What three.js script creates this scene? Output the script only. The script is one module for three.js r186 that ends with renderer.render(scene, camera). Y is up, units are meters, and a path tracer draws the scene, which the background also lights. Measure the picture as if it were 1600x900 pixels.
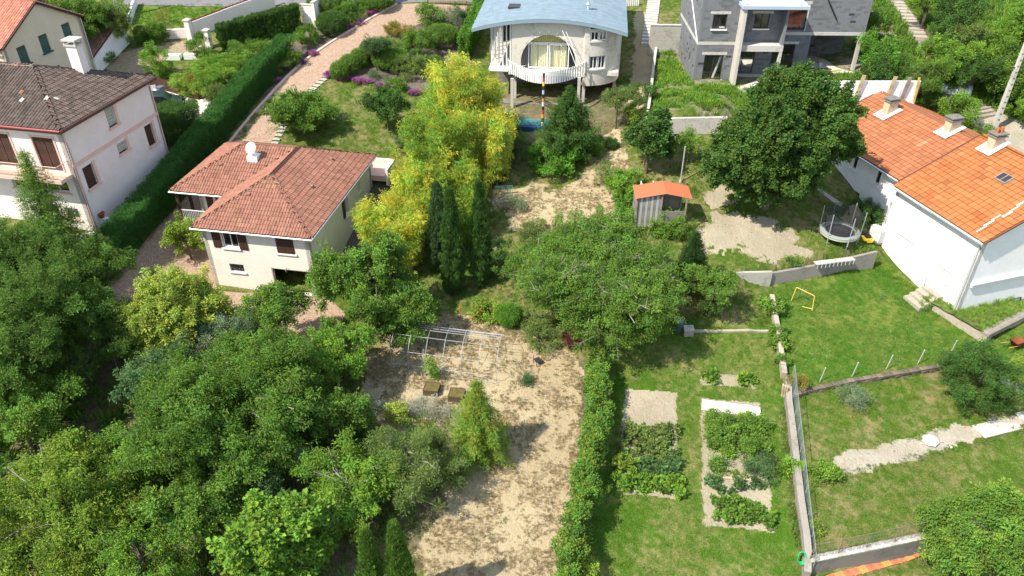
import * as THREE from 'three';
import { mergeGeometries } from 'three/addons/utils/BufferGeometryUtils.js';

// ---------- camera, sky, sun, exposure ----------
const scene = new THREE.Scene();
const camera = new THREE.PerspectiveCamera(41.11, 16 / 9, 0.5, 600);
camera.position.set(0, 32, 0);
camera.rotation.set(THREE.MathUtils.degToRad(-34.5), 0, 0);
const SUN = new THREE.Vector3(-0.54, 0.777, 0.325).normalize();
// a clear, slightly hazy midday sky: pale at the horizon, light blue overhead, a little brighter round the sun
{
  const W = 128, H = 64, d = new Float32Array(W * H * 4), v = new THREE.Vector3();
  for (let j = 0; j < H; j++) for (let i = 0; i < W; i++) {
    const el = ((j + .5) / H - .5) * Math.PI, az = ((i + .5) / W - .5) * 2 * Math.PI, t = Math.pow(1 - Math.max(0, Math.sin(el)), 2.2);
    v.set(Math.cos(el) * Math.cos(az), Math.sin(el), Math.cos(el) * Math.sin(az)); const g = .22 * Math.pow(Math.max(0, v.dot(SUN)), 6), k = (j * W + i) * 4;
    d[k] = .22 + .205 * t + g; d[k + 1] = .285 + .175 * t + g; d[k + 2] = .40 + .12 * t + g * .97; d[k + 3] = 1;
  }
  const t = new THREE.DataTexture(d, W, H, THREE.RGBAFormat, THREE.FloatType); t.mapping = THREE.EquirectangularReflectionMapping; t.magFilter = THREE.LinearFilter; t.needsUpdate = true; scene.background = t; scene.environment = t;
}
const sun = new THREE.DirectionalLight(0xfff5e6, 3.1);
sun.position.copy(SUN).multiplyScalar(120).add(new THREE.Vector3(0, 5, -50));
sun.target.position.set(0, 5, -50);
sun.castShadow = true; sun.shadow.mapSize.set(4096, 4096);
Object.assign(sun.shadow.camera, { left: -70, right: 70, top: 70, bottom: -70, near: 1, far: 300 });
scene.add(sun, sun.target);
const renderer = new THREE.WebGLRenderer({ antialias: true });
renderer.toneMapping = THREE.LinearToneMapping;
renderer.toneMappingExposure = 2.85;
renderer.shadowMap.enabled = true;

// ---------- small helpers ----------
let seed = 7;
const reseed = s => { seed = (s * 2654435761) >>> 0 || 1; };
const rnd = () => { seed |= 0; seed = seed + 0x6D2B79F5 | 0; let t = Math.imul(seed ^ seed >>> 15, 1 | seed); t = t + Math.imul(t ^ t >>> 7, 61 | t) ^ t; return ((t ^ t >>> 14) >>> 0) / 4294967296; };
const rr = (a, b) => a + (b - a) * rnd();
const clamp = (v, a, b) => Math.min(b, Math.max(a, v));
const lerp = (a, b, t) => a + (b - a) * t;
const sstep = (a, b, v) => { const t = clamp((v - a) / (b - a), 0, 1); return t * t * (3 - 2 * t); };
const V = (x, y, z) => new THREE.Vector3(x, y, z);
const C = (r, g, b) => new THREE.Color().setRGB(r, g, b);
const R = d => d * Math.PI / 180;

const LAT = new Float32Array(256 * 256); reseed(11); for (let i = 0; i < 65536; i++) LAT[i] = rnd();
function vnoise(x, y) {
  const xi = Math.floor(x), yi = Math.floor(y), fx = x - xi, fy = y - yi, u = fx * fx * (3 - 2 * fx), v = fy * fy * (3 - 2 * fy);
  const a = (xi & 255), b = ((xi + 1) & 255), c = (yi & 255) << 8, d = ((yi + 1) & 255) << 8;
  return (LAT[c + a] * (1 - u) + LAT[c + b] * u) * (1 - v) + (LAT[d + a] * (1 - u) + LAT[d + b] * u) * v;
}
const fbm = (x, y) => vnoise(x, y) * .5 + vnoise(x * 2.1 + 17, y * 2.1 + 5) * .28 + vnoise(x * 4.3 + 3, y * 4.3 + 41) * .22;

// a square texture from fn(u, v, i, j) -> [r, g, b] in 0..1
function tex(n, fn, srgb, repeat = 1) {
  const d = new Uint8Array(n * n * 4);
  for (let j = 0; j < n; j++) for (let i = 0; i < n; i++) { const c = fn(i / n, j / n, i, j), k = (j * n + i) * 4; d[k] = clamp(c[0], 0, 1) * 255; d[k + 1] = clamp(c[1], 0, 1) * 255; d[k + 2] = clamp(c[2], 0, 1) * 255; d[k + 3] = 255; }
  const t = new THREE.DataTexture(d, n, n); t.wrapS = t.wrapT = THREE.RepeatWrapping; t.magFilter = THREE.LinearFilter; t.minFilter = THREE.LinearMipmapLinearFilter; t.generateMipmaps = true;
  if (srgb) t.colorSpace = THREE.SRGBColorSpace; t.repeat.set(repeat, repeat); t.needsUpdate = true; return t;
}
// tiling noise: lattice wraps at 256, so integer periods of 256 cells tile
const wrapN = (u, v, f) => { const p = f; const x = u * p, y = v * p, xi = Math.floor(x), yi = Math.floor(y), fx = x - xi, fy = y - yi, s = fx * fx * (3 - 2 * fx), t = fy * fy * (3 - 2 * fy); const g = (i, j) => LAT[(((j + p) % p) * 7 + 13 & 255) * 256 + (((i + p) % p) * 5 + 29 & 255)]; return lerp(lerp(g(xi, yi), g(xi + 1, yi), s), lerp(g(xi, yi + 1), g(xi + 1, yi + 1), s), t); };
const tn = (u, v) => wrapN(u, v, 6) * .4 + wrapN(u, v, 19) * .3 + wrapN(u, v, 61) * .3;
const grainMap = tex(512, (u, v) => { const a = .86 + .13 * (tn(u, v) - .5) + .1 * (wrapN(u, v, 127) - .5); return [a, a, a]; }, false, .25);
const stainMap = tex(512, (u, v) => { const s = sstep(.45, .75, wrapN(u, v, 5) * .5 + wrapN(u, v, 23) * .5), a = .93 - .3 * s * wrapN(u, v, 40) + .14 * (wrapN(u, v, 120) - .5); return [a, a * .985, a * .96]; }, false, .22);
const bumpMap = tex(256, (u, v) => { const a = .5 * wrapN(u, v, 31) + .5 * wrapN(u, v, 97); return [a, a, a]; }, false, 1);
const woodMap = tex(256, (u, v) => { const a = .72 + .35 * (wrapN(u * 1, v * 1, 3) - .5) + .3 * (vnoise(u * 60, v * 4) - .5); return [a, a, a]; }, false, 1);
function mat(color, o = {}) { const m = new THREE.MeshPhysicalMaterial({ color, roughness: .9, specularIntensity: (o.roughness ?? .9) > .7 ? .25 : .8, ...o }); m.side = THREE.DoubleSide; return m; }
const leafMat = (color, o = {}) => new THREE.MeshPhysicalMaterial({ color, roughness: .8, specularIntensity: .12, transmission: .42, thickness: 0, side: THREE.DoubleSide, ...o });

const M = {
  plasterCream: mat(C(.80, .76, .67), { map: grainMap, bumpMap, bumpScale: .004 }),
  plasterPink: mat(C(.80, .725, .675), { map: grainMap, bumpMap, bumpScale: .004 }),
  bandPink: mat(C(.72, .50, .42), { map: grainMap }),
  plasterBeige: mat(C(.72, .61, .46), { map: grainMap, bumpMap, bumpScale: .004 }),
  plasterWhite: mat(C(.88, .88, .875), { map: grainMap, bumpMap, bumpScale: .004 }),
  concrete: mat(C(.40, .39, .355), { map: stainMap, bumpMap, bumpScale: .006 }),
  concreteWarm: mat(C(.60, .575, .51), { map: stainMap, bumpMap, bumpScale: .006 }),
  yardWall: mat(C(.27, .26, .235), { map: stainMap, bumpMap, bumpScale: .02 }),
  concreteDark: mat(C(.20, .195, .18), { map: stainMap, bumpMap, bumpScale: .012 }),
  concreteLight: mat(C(.50, .49, .455), { map: stainMap, bumpMap, bumpScale: .005 }),
  stone: mat(C(.40, .36, .30), { map: stainMap, bumpMap, bumpScale: .02 }),
  white: mat(C(.82, .82, .80), { map: grainMap, roughness: .6 }),
  whiteMetal: mat(C(.74, .75, .75), { roughness: .4 }),
  foam: mat(C(.9, .91, .92), { map: grainMap, roughness: .8 }),
  brownWood: mat(C(.075, .035, .024), { map: woodMap, roughness: .6 }),
  shutterGreen: mat(C(.05, .12, .10), { map: woodMap, roughness: .6 }),
  wood: mat(C(.34, .24, .14), { map: woodMap }),
  woodGrey: mat(C(.30, .27, .23), { map: woodMap }),
  woodPale: mat(C(.55, .44, .28), { map: woodMap }),
  woodYellow: mat(C(.72, .46, .10), { map: woodMap }),
  darkMetal: mat(C(.04, .04, .045), { roughness: .5, metalness: .3 }),
  steel: mat(C(.55, .56, .58), { roughness: .35, metalness: .8 }),
  galv: mat(C(.60, .62, .64), { roughness: .45, metalness: .5 }),
  tunnel: mat(C(.42, .43, .45), { roughness: .5, metalness: .4 }),
  gutterBrown: mat(C(.10, .05, .04), { roughness: .4 }),
  gutterRed: mat(C(.28, .055, .05), { roughness: .35 }),
  gutterGrey: mat(C(.62, .63, .63), { roughness: .4, metalness: .4 }),
  glass: new THREE.MeshPhysicalMaterial({ color: 0xffffff, transmission: 1, thickness: 0, roughness: .02, ior: 1.5 }),
  glassBlock: mat(C(.42, .46, .38), { roughness: .12 }),
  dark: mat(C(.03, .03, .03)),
  bark: mat(C(.17, .14, .11), { map: woodMap, bumpMap, bumpScale: .02 }),
  barkPale: mat(C(.36, .33, .29), { map: woodMap }),
  tileBack: mat(C(.18, .08, .05)),
  terracotta: mat(C(.45, .14, .06), { map: grainMap }),
};

// ---------- the object helpers ----------
const taken = new Map();
function numbered(n) { const k = taken.get(n) || 0; taken.set(n, k + 1); return k ? n + '_' + String(k).padStart(3, '0') : n; }
function thing(name, label, category, x = 0, y = 0, z = 0, turn = 0, group) {
  const o = new THREE.Group(); o.name = numbered(name); o.position.set(x, y, z); o.rotation.y = turn; o.userData = { label, category };
  if (group) o.userData.group = group; scene.add(o); return o;
}
function uvm(g) {   // texture coordinates in metres, by the face's main direction
  g = g.index ? g.toNonIndexed() : g; g.computeVertexNormals();
  const p = g.attributes.position, n = g.attributes.normal, uv = new Float32Array(p.count * 2);
  for (let i = 0; i < p.count; i++) {
    const ax = Math.abs(n.getX(i)), ay = Math.abs(n.getY(i)), az = Math.abs(n.getZ(i));
    if (ay >= ax && ay >= az) { uv[2 * i] = p.getX(i); uv[2 * i + 1] = p.getZ(i); }
    else if (ax > az) { uv[2 * i] = p.getZ(i); uv[2 * i + 1] = p.getY(i); }
    else { uv[2 * i] = p.getX(i); uv[2 * i + 1] = p.getY(i); }
  }
  g.setAttribute('uv', new THREE.BufferAttribute(uv, 2)); return g;
}
const clean = g => { g = g.index ? g.toNonIndexed() : g; for (const k of Object.keys(g.attributes)) if (!['position', 'normal', 'uv', 'color'].includes(k)) g.deleteAttribute(k); return g; };
function part(name, geos, m, parent, x = 0, y = 0, z = 0, turn = 0) {
  const list = (Array.isArray(geos) ? geos : [geos]).map(clean);
  const g = list.length > 1 ? mergeGeometries(list.map(q => { const c = q.attributes.color ? q : q; return c; })) : list[0];
  const o = new THREE.Mesh(g, m); o.name = name; o.position.set(x, y, z); o.rotation.y = turn; o.castShadow = o.receiveShadow = true;
  (parent || scene).add(o); return o;
}
function solo(name, label, category, geos, m, x = 0, y = 0, z = 0, turn = 0, group) {   // a thing that is one mesh
  const o = part(numbered(name), geos, m, scene, x, y, z, turn); o.userData = { label, category }; if (group) o.userData.group = group; return o;
}
function setting(name, geos, m) { const o = part(name, geos, m, scene); o.userData.kind = 'structure'; return o; }
const bx = (w, h, d, x = 0, y = 0, z = 0) => uvm(new THREE.BoxGeometry(w, h, d).translate(x, y, z));           // centred box
const bb = (x0, x1, y0, y1, z0, z1) => bx(x1 - x0, y1 - y0, z1 - z0, (x0 + x1) / 2, (y0 + y1) / 2, (z0 + z1) / 2);
const cyl = (r0, r1, h, x = 0, y = 0, z = 0, n = 12) => new THREE.CylinderGeometry(r1, r0, h, n).translate(x, y + h / 2, z);
function bar(a, b, r, n = 6, r2 = r) {   // a round bar between two points
  const d = b.clone().sub(a), g = new THREE.CylinderGeometry(r2, r, d.length(), n, 1); g.translate(0, d.length() / 2, 0);
  g.applyQuaternion(new THREE.Quaternion().setFromUnitVectors(V(0, 1, 0), d.normalize())); return g.translate(a.x, a.y, a.z);
}
const tube = (pts, r, n = 24, k = 6) => new THREE.TubeGeometry(new THREE.CatmullRomCurve3(pts), n, r, k);
function panel(w, h, holes = [], t = .3, outline) {   // a wall with real openings; outer face at z = 0, inner face at z = -t
  const s = new THREE.Shape(outline ? outline.map(p => new THREE.Vector2(...p)) : [[0, 0], [w, 0], [w, h], [0, h]].map(p => new THREE.Vector2(...p)));
  for (const [x0, x1, y0, y1] of holes) { const q = new THREE.Path(); q.moveTo(x0, y0); q.lineTo(x0, y1); q.lineTo(x1, y1); q.lineTo(x1, y0); q.closePath(); s.holes.push(q); }
  return uvm(new THREE.ExtrudeGeometry(s, { depth: t, bevelEnabled: false }).translate(0, 0, -t));
}
const spin = (g, a, x = 0, y = 0, z = 0) => g.rotateY(a).translate(x, y, z);

// ---------- the terrain ----------
const TP = [[-25.13, -23.06, -1], [-12.45, -22.85, -0.7], [0, -22.71, -0.5], [12.37, -22.71, -0.5], [25.05, -22.99, -0.9], [-29.27, -31.41, 0.2], [-20.12, -31.41, 0.2], [-9.15, -31.41, 0.2], [0, -31.31, 0.3], [7.29, -31.31, 0.3], [12.88, -30.33, 0.3], [17.2, -28.37, 0.4], [23.04, -30.04, 0.6], [29.27, -31.83, 0.8], [-10.06, -37.29, 1], [-4.16, -39.52, 1.3], [2.01, -37.29, 1], [8.05, -37.29, 1], [14.04, -37.17, 1.1], [19.21, -34.95, 1.45], [26.21, -37.82, 1.6], [-20.52, -43.98, 1.5], [-12.6, -43.35, 1.4], [-25.87, -45.4, 1.9], [-26.76, -41.95, 1.6], [-24.53, -51.58, 3.1], [-32.47, -40.51, 1.6], [-35.58, -45.25, 3.6], [-29.23, -47.22, 4.4], [-22.27, -60.95, 5.6], [-20.23, -66.99, 7], [-17.11, -72.88, 8.6], [-12.87, -78.6, 10], [-9.31, -82.28, 10.8], [-13, -60.93, 5.9], [-10.73, -54.85, 3.6], [-4.47, -44.44, 2], [-9.46, -69.2, 7.4], [-5.14, -77.67, 9], [-35.81, -73.47, 8.1], [-32.05, -67.53, 6.8], [-30.81, -77.67, 9], [-38.29, -84.86, 10.6], [-24.39, -84.07, 10.8], [-24.05, -76.22, 8.8], [2.68, -60.83, 6.8], [8.54, -60.19, 6.5], [5, -54.3, 5], [2.41, -50.95, 4], [0, -46.36, 2.9], [6.22, -44.69, 2.9], [11.77, -69.22, 8], [13.39, -77.89, 10.2], [14.2, -57.96, 8.9], [15.41, -64.05, 9.4], [23.06, -64.33, 9.3], [30.56, -66.8, 9.3], [12.39, -51.18, 5.5], [15.31, -51.37, 5.4], [16.93, -47.57, 4.3], [20.72, -51.76, 5.2], [23.56, -46.74, 4], [15.69, -43.59, 3.1], [19.7, -43.55, 2.6], [26.29, -46.66, 2.5], [29.18, -40.6, 1.85], [34.24, -41.85, 2.2], [26.12, -58.46, 6.4], [39.79, -59.19, 7.2], [37.88, -62.71, 8.6], [36.93, -70.91, 11], [46.78, -73.24, 11.5], [38.84, -52.14, 5], [20, -67, 9.15], [24, -68, 9.15], [28, -68, 9.15], [24, -72, 9.3], [29, -71.5, 9.3], [17, -69, 9.15], [20, -72, 9.3], [28, -57.5, 7.4], [-75, -20, 0], [-75, -60, 6], [-70, -95, 11.5], [-30, -100, 11.8], [10, -100, 12], [50, -100, 14.5], [75, -60, 8], [75, -20, 0], [-40, -5, -1.8], [0, -5, -1.8], [40, -5, -1.8], [-80, -140, 16], [0, -140, 16], [80, -140, 18]];
const STEPS = [[[10.75, -57.51], [16.9, -57.51], 1.7, 2.2], [[14.97, -43.1], [25.82, -46.19], 1.1, 2.5], [[16.41, -33.76], [25.88, -35.84], 0.35, 2], [[14.43, -23.28], [21.78, -24.7], 0.9, 2.5], [[24, -59.75], [32.6, -59.75], 1.9, 2.2]];
const TW = (() => {
  const n = TP.length, N = n + 3, A = [];
  for (let i = 0; i < N; i++) A.push(new Float64Array(N + 1));
  for (let i = 0; i < n; i++) {
    for (let j = 0; j < n; j++) { const d = (TP[i][0] - TP[j][0]) ** 2 + (TP[i][1] - TP[j][1]) ** 2; A[i][j] = d > 0 ? .5 * d * Math.log(d + 1e-9) : 0; }
    A[i][i] += 6; A[i][n] = A[n][i] = 1; A[i][n + 1] = A[n + 1][i] = TP[i][0]; A[i][n + 2] = A[n + 2][i] = TP[i][1]; A[i][N] = TP[i][2];
  }
  for (let c = 0; c < N; c++) {
    let p = c; for (let r = c + 1; r < N; r++) if (Math.abs(A[r][c]) > Math.abs(A[p][c])) p = r;
    [A[c], A[p]] = [A[p], A[c]];
    for (let r = 0; r < N; r++) if (r !== c) { const f = A[r][c] / A[c][c]; if (f) for (let k = c; k <= N; k++) A[r][k] -= f * A[c][k]; }
  }
  return A.map((r, i) => r[N] / r[i]);
})();
function gyRaw(x, z) {
  const n = TP.length; let h = TW[n] + TW[n + 1] * x + TW[n + 2] * z;
  for (let i = 0; i < n; i++) { const d = (TP[i][0] - x) ** 2 + (TP[i][1] - z) ** 2; h += TW[i] * .5 * d * Math.log(d + 1e-9); }
  for (const [[ax, az], [bx_, bz], hh, reach] of STEPS) {
    const dx = bx_ - ax, dz = bz - az, l = Math.hypot(dx, dz), t = ((x - ax) * dx + (z - az) * dz) / l, d = ((x - ax) * dz - (z - az) * dx) / l, over = Math.max(0, -t, t - l);
    if (over < 1) h += hh / 2 * clamp(d / .2, -1, 1) * Math.exp(-Math.max(0, Math.abs(d) - .2) / reach) * (1 - over);
  }
  return h;
}
const GX0 = -66, GX1 = 66, GZ0 = -116, GZ1 = -8, GS = .4, GNX = Math.round((GX1 - GX0) / GS), GNZ = Math.round((GZ1 - GZ0) / GS);
const GH = new Float32Array((GNX + 1) * (GNZ + 1));
for (let j = 0; j <= GNZ; j++) for (let i = 0; i <= GNX; i++) { const x = GX0 + i * GS, z = GZ0 + j * GS; GH[j * (GNX + 1) + i] = gyRaw(x, z) + .10 * (fbm(x * .5, z * .5) - .5); }
function gy(x, z) {   // height of the ground mesh itself
  const fx = clamp((x - GX0) / GS, 0, GNX - 1e-4), fz = clamp((z - GZ0) / GS, 0, GNZ - 1e-4), i = Math.floor(fx), j = Math.floor(fz), u = fx - i, v = fz - j, k = j * (GNX + 1) + i;
  const a = GH[k], b = GH[k + 1], c = GH[k + GNX + 1], d = GH[k + GNX + 2];
  return u + v < 1 ? a + (b - a) * u + (c - a) * v : d + (c - d) * (1 - u) + (b - d) * (1 - v);
}
const inPoly = (p, x, z) => { let c = false; for (let i = 0, j = p.length - 1; i < p.length; j = i++) if ((p[i][1] > z) !== (p[j][1] > z) && x < (p[j][0] - p[i][0]) * (z - p[i][1]) / (p[j][1] - p[i][1]) + p[i][0]) c = !c; return c; };
const bounds = p => { let a = 1e9, b = -1e9, c = 1e9, d = -1e9; for (const [x, z] of p) { a = Math.min(a, x); b = Math.max(b, x); c = Math.min(c, z); d = Math.max(d, z); } return [a, b, c, d]; };

// what the ground is made of, in plan: [outline, kind, ragged edge in metres]
const Z = {
  dryField: [[-9.36, -33.25], [-9.06, -37.31], [-7.88, -39.91], [-4.27, -41.29], [-1.26, -40.29], [2.06, -38.86], [4.22, -37.27], [4.22, -33.23], [3.94, -27.86], [2.77, -22.54], [-4.31, -22.42], [-5.1, -24.13], [-3.33, -26.32], [-3.83, -28.73], [-8.71, -30.95]],
  underTrees: [[-40.36, -44.13], [-29.75, -43.51], [-19.04, -37.54], [-9.87, -37.31], [-8.71, -30.95], [-3.83, -28.73], [-3.33, -26.32], [-4.94, -22.59], [-31.06, -22.63]],
  vegLawn: [[6.03, -37.27], [8.28, -39.3], [12.13, -40.19], [17.21, -39.6], [16.4, -34.64], [14.31, -22.57], [2.76, -22.37], [5.21, -30.42]],
  upperRight: [[18.3, -43.85], [25.7, -46.14], [28.91, -40.24], [34.25, -41.86], [32.23, -34.68], [25.84, -36.1], [16.54, -34.08], [16.67, -39.06]],
  lowerRight: [[16.51, -33.93], [26.01, -35.98], [34.08, -36.73], [28.1, -25.28], [21.85, -24.83], [14.45, -23.35]],
  gravelPath: [[17.43, -29.45], [18.71, -29.85], [22.13, -30.45], [24.26, -31.26], [26.71, -31.83], [32.22, -33.23], [31.61, -32.08], [26.87, -30.97], [24.14, -30.08], [20.88, -29.06], [17.45, -28.12]],
  yard: [[11.93, -47.71], [12.41, -51.26], [14.09, -53], [19.56, -53.33], [25.44, -51], [25.65, -46.24], [15.18, -43.18], [12.68, -43.73]],
  yardSand1: [[13.63, -48.45], [15.42, -49.39], [18.17, -49.1], [20.03, -47.2], [20.52, -45.31], [18.17, -44.24], [16.11, -45.9], [14.26, -45.52], [12.97, -46.2]],
  yardSand2: [[14.08, -51.24], [15.84, -51.78], [16.55, -50.38], [14.54, -49.7]],
  dirtPath: [[-2, -53.6], [1, -53.96], [3.96, -53.28], [6.6, -55.81], [7.85, -61.54], [9.33, -60.4], [9.27, -55.23], [8, -52.04], [7.27, -49.17], [2.79, -48.1], [0, -49.81]],
  lawnUp: [[-21.1, -61.82], [-16.61, -69.77], [-12.91, -68.63], [-6.93, -66.88], [-6.29, -57.79], [-11, -57.45], [-19.79, -59.4]],
  soilUp: [[-16.61, -69.77], [-14.9, -74.57], [-9.75, -79.54], [-3.35, -82.49], [-3.41, -74.04], [-5.84, -68], [-11.72, -68.4]],
  soilLeft: [[-23.88, -68.84], [-22.86, -73.69], [-19.62, -80.22], [-14.17, -83.93], [-11.74, -83.3], [-15.2, -76.82], [-19.85, -71.05], [-21.66, -65.57]],
  site: [[10.67, -59.21], [16.19, -57.5], [26.31, -59.8], [34.17, -61.42], [35.42, -68.14], [32.25, -71.92], [17.41, -75.23], [14.5, -74.28]],
  roadRight: [[40.46, -55.89], [43.61, -56.18], [42.87, -59.11], [40.34, -61.31], [38.56, -61.61], [37.03, -60.41], [38.52, -58.71]],
  bankLeft: [[-39.66, -81.95], [-39.87, -84.46], [-25.85, -84.45], [-24.94, -83.46], [-32.61, -79.46], [-37.77, -79.33]],
  besideHouse: [[-11.04, -57.79], [-8.42, -58.01], [-9.87, -51.9], [-12.31, -42.99], [-13.37, -45.07]],
  bed1: [[6.86, -34.88], [9.95, -34.61], [8.65, -27.13], [5.54, -27.46]],
  bed2: [[11.53, -36.09], [14.88, -35.57], [14.61, -34.61], [11.4, -35.18]],
  bed3: [[11.28, -34.08], [14.6, -33.46], [13.27, -25], [9.75, -25.51]],
  blueYard: [[-1.29, -56.36], [-1.72, -66.51], [10.45, -67.9], [9.9, -60.95], [7.39, -59.21], [2.62, -58.56], [1.02, -55.96]],
  besideBlue: [[9.72, -61.66], [11.63, -59.03], [14.76, -80.87], [12.83, -81.08]],
  alongDry: [[4.22, -37.27], [6.39, -36.76], [5.21, -30.42], [3.24, -22.54], [2.62, -22.54], [4.02, -30.42]],
  farRight: [[35.8, -80.96], [53.4, -79.07], [45.18, -62.02], [35.74, -64.34]],
};
const LUSH = 0, DRY = 1, STRAW = 2, SAND = 3, SOIL = 4, GRAVEL = 5, MIX = 6, LEAFY = 7, SITE = 8;
const ZONES = [[Z.underTrees, LEAFY, 1], [Z.dryField, STRAW, .5], [Z.vegLawn, DRY, .5], [Z.alongDry, LEAFY, .4], [Z.upperRight, LUSH, .4], [Z.lowerRight, MIX, .3], [Z.gravelPath, GRAVEL, .35], [Z.yard, MIX, .6], [Z.yardSand1, SAND, 1], [Z.yardSand2, SAND, .8],
  [Z.dirtPath, STRAW, .9], [Z.lawnUp, MIX, .4], [Z.soilUp, SOIL, .3], [Z.soilLeft, SOIL, .3], [Z.site, SITE, .8], [Z.roadRight, GRAVEL, .3], [Z.bankLeft, LUSH, .5], [Z.besideHouse, SOIL, .6], [Z.bed1, SAND, .12], [Z.bed2, SAND, .12], [Z.bed3, SAND, .12], [Z.blueYard, LEAFY, .5], [Z.besideBlue, STRAW, .6], [Z.farRight, LEAFY, .5]].map(z => [...z, bounds(z[0])]);
function groundKind(x, z) {
  let k = MIX; const nx = (fbm(x * 1.3, z * 1.3) - .5) * 2.2, nz = (fbm(x * 1.3 + 60, z * 1.3 + 33) - .5) * 2.2;
  for (const [p, kind, rag, [a, b, c, d]] of ZONES) { const X = x + nx * rag, Y = z + nz * rag; if (X > a && X < b && Y > c && Y < d && inPoly(p, X, Y)) k = kind; }
  return k;
}
const KIND = {   // two tones of matter and the share of the second
  [LUSH]: [[.044, .112, .010], [.125, .145, .035], .50], [DRY]: [[.048, .108, .010], [.165, .155, .060], .58], [STRAW]: [[.36, .30, .19], [.285, .23, .142], .52], [SAND]: [[.33, .295, .215], [.25, .22, .155], .47],
  [SOIL]: [[.14, .118, .095], [.095, .08, .064], .5], [GRAVEL]: [[.37, .34, .275], [.26, .235, .18], .48], [MIX]: [[.052, .096, .012], [.17, .148, .066], .57], [LEAFY]: [[.085, .09, .04], [.15, .125, .075], .5], [SITE]: [[.05, .10, .010], [.21, .18, .135], .5],
};
{
  const TW_ = 2048, TH_ = 1664, X0 = -52, X1 = 52, Z0 = -96, Z1 = -11.5, d = new Uint8Array(TW_ * TH_ * 4);
  const enc = v => 255 * (v < .0031308 ? 12.92 * v : 1.055 * Math.pow(v, 1 / 2.4) - .055);
  const E = new Uint8Array(4096); for (let i = 0; i < 4096; i++) E[i] = enc(i / 4095);
  // the kind is read on a coarser lattice, the mixing of tones on every texel
  const KW = 1024, KH = 832, kk = new Uint8Array(KW * KH);
  for (let j = 0; j < KH; j++) for (let i = 0; i < KW; i++) kk[j * KW + i] = groundKind(X0 + (i + .5) / KW * (X1 - X0), Z0 + (j + .5) / KH * (Z1 - Z0));
  reseed(5);
  for (let j = 0; j < TH_; j++) for (let i = 0; i < TW_; i++) {
    const x = X0 + (i + .5) / TW_ * (X1 - X0), z = Z0 + (j + .5) / TH_ * (Z1 - Z0), k = kk[(j >> 1) * KW + (i >> 1)], [A, B, f] = KIND[k];
    const big = vnoise(x * .35 + 9, z * .35) * .55 + vnoise(x * 1.1, z * 1.1 + 70) * .45, mid = vnoise(x * 3.7, z * 3.7), fine = rnd();
    const w = sstep(f - .2, f + .26, big * .5 + mid * .3 + vnoise(x * 9, z * 9) * .14 + fine * .16), g = .78 + .44 * (fine * .6 + mid * .4);
    const o = (j * TW_ + i) * 4;
    for (let c = 0; c < 3; c++) d[o + c] = E[clamp(lerp(A[c], B[c], w) * g * 4095 | 0, 0, 4095)];
    d[o + 3] = 255;
  }
  const t = new THREE.DataTexture(d, TW_, TH_); t.colorSpace = THREE.SRGBColorSpace; t.magFilter = THREE.LinearFilter; t.minFilter = THREE.LinearMipmapLinearFilter; t.generateMipmaps = true; t.needsUpdate = true;
  const bm = bumpMap.clone(); bm.repeat.set(23, 19); bm.needsUpdate = true;
  const p = new Float32Array((GNX + 1) * (GNZ + 1) * 3), uv = new Float32Array((GNX + 1) * (GNZ + 1) * 2), idx = [];
  for (let j = 0; j <= GNZ; j++) for (let i = 0; i <= GNX; i++) {
    const k = j * (GNX + 1) + i, x = GX0 + i * GS, z = GZ0 + j * GS; p.set([x, GH[k], z], k * 3); uv.set([(x - X0) / (X1 - X0), (z - Z0) / (Z1 - Z0)], k * 2);
    if (i < GNX && j < GNZ) { const a = k, b = k + 1, c = k + GNX + 1, e = c + 1; idx.push(a, c, b, b, c, e); }
  }
  const g = new THREE.BufferGeometry(); g.setAttribute('position', new THREE.BufferAttribute(p, 3)); g.setAttribute('uv', new THREE.BufferAttribute(uv, 2)); g.setIndex(idx); g.computeVertexNormals();
  const o = new THREE.Mesh(g, new THREE.MeshPhysicalMaterial({ map: t, roughness: .95, specularIntensity: .1, bumpMap: bm, bumpScale: .05 })); o.name = 'ground'; o.userData.kind = 'structure'; o.receiveShadow = o.castShadow = true; scene.add(o);
  // the land beyond
  const far = []; for (const [a, b, c, e] of [[-260, 260, -320, GZ0], [-260, GX0, GZ0, 60], [GX1, 260, GZ0, 60], [GX0, GX1, GZ1, 60]]) { const q = new THREE.PlaneGeometry(b - a, e - c, 40, 40).rotateX(-Math.PI / 2).translate((a + b) / 2, 0, (c + e) / 2), pp = q.attributes.position; for (let i = 0; i < pp.count; i++) { const x = pp.getX(i), z = pp.getZ(i); pp.setY(i, gy(clamp(x, GX0, GX1), clamp(z, GZ0, GZ1)) - .03 + Math.max(0, GZ0 - z) * .12); } far.push(q); }
  setting('terrain', far, mat(C(.12, .15, .05)));
}
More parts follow.
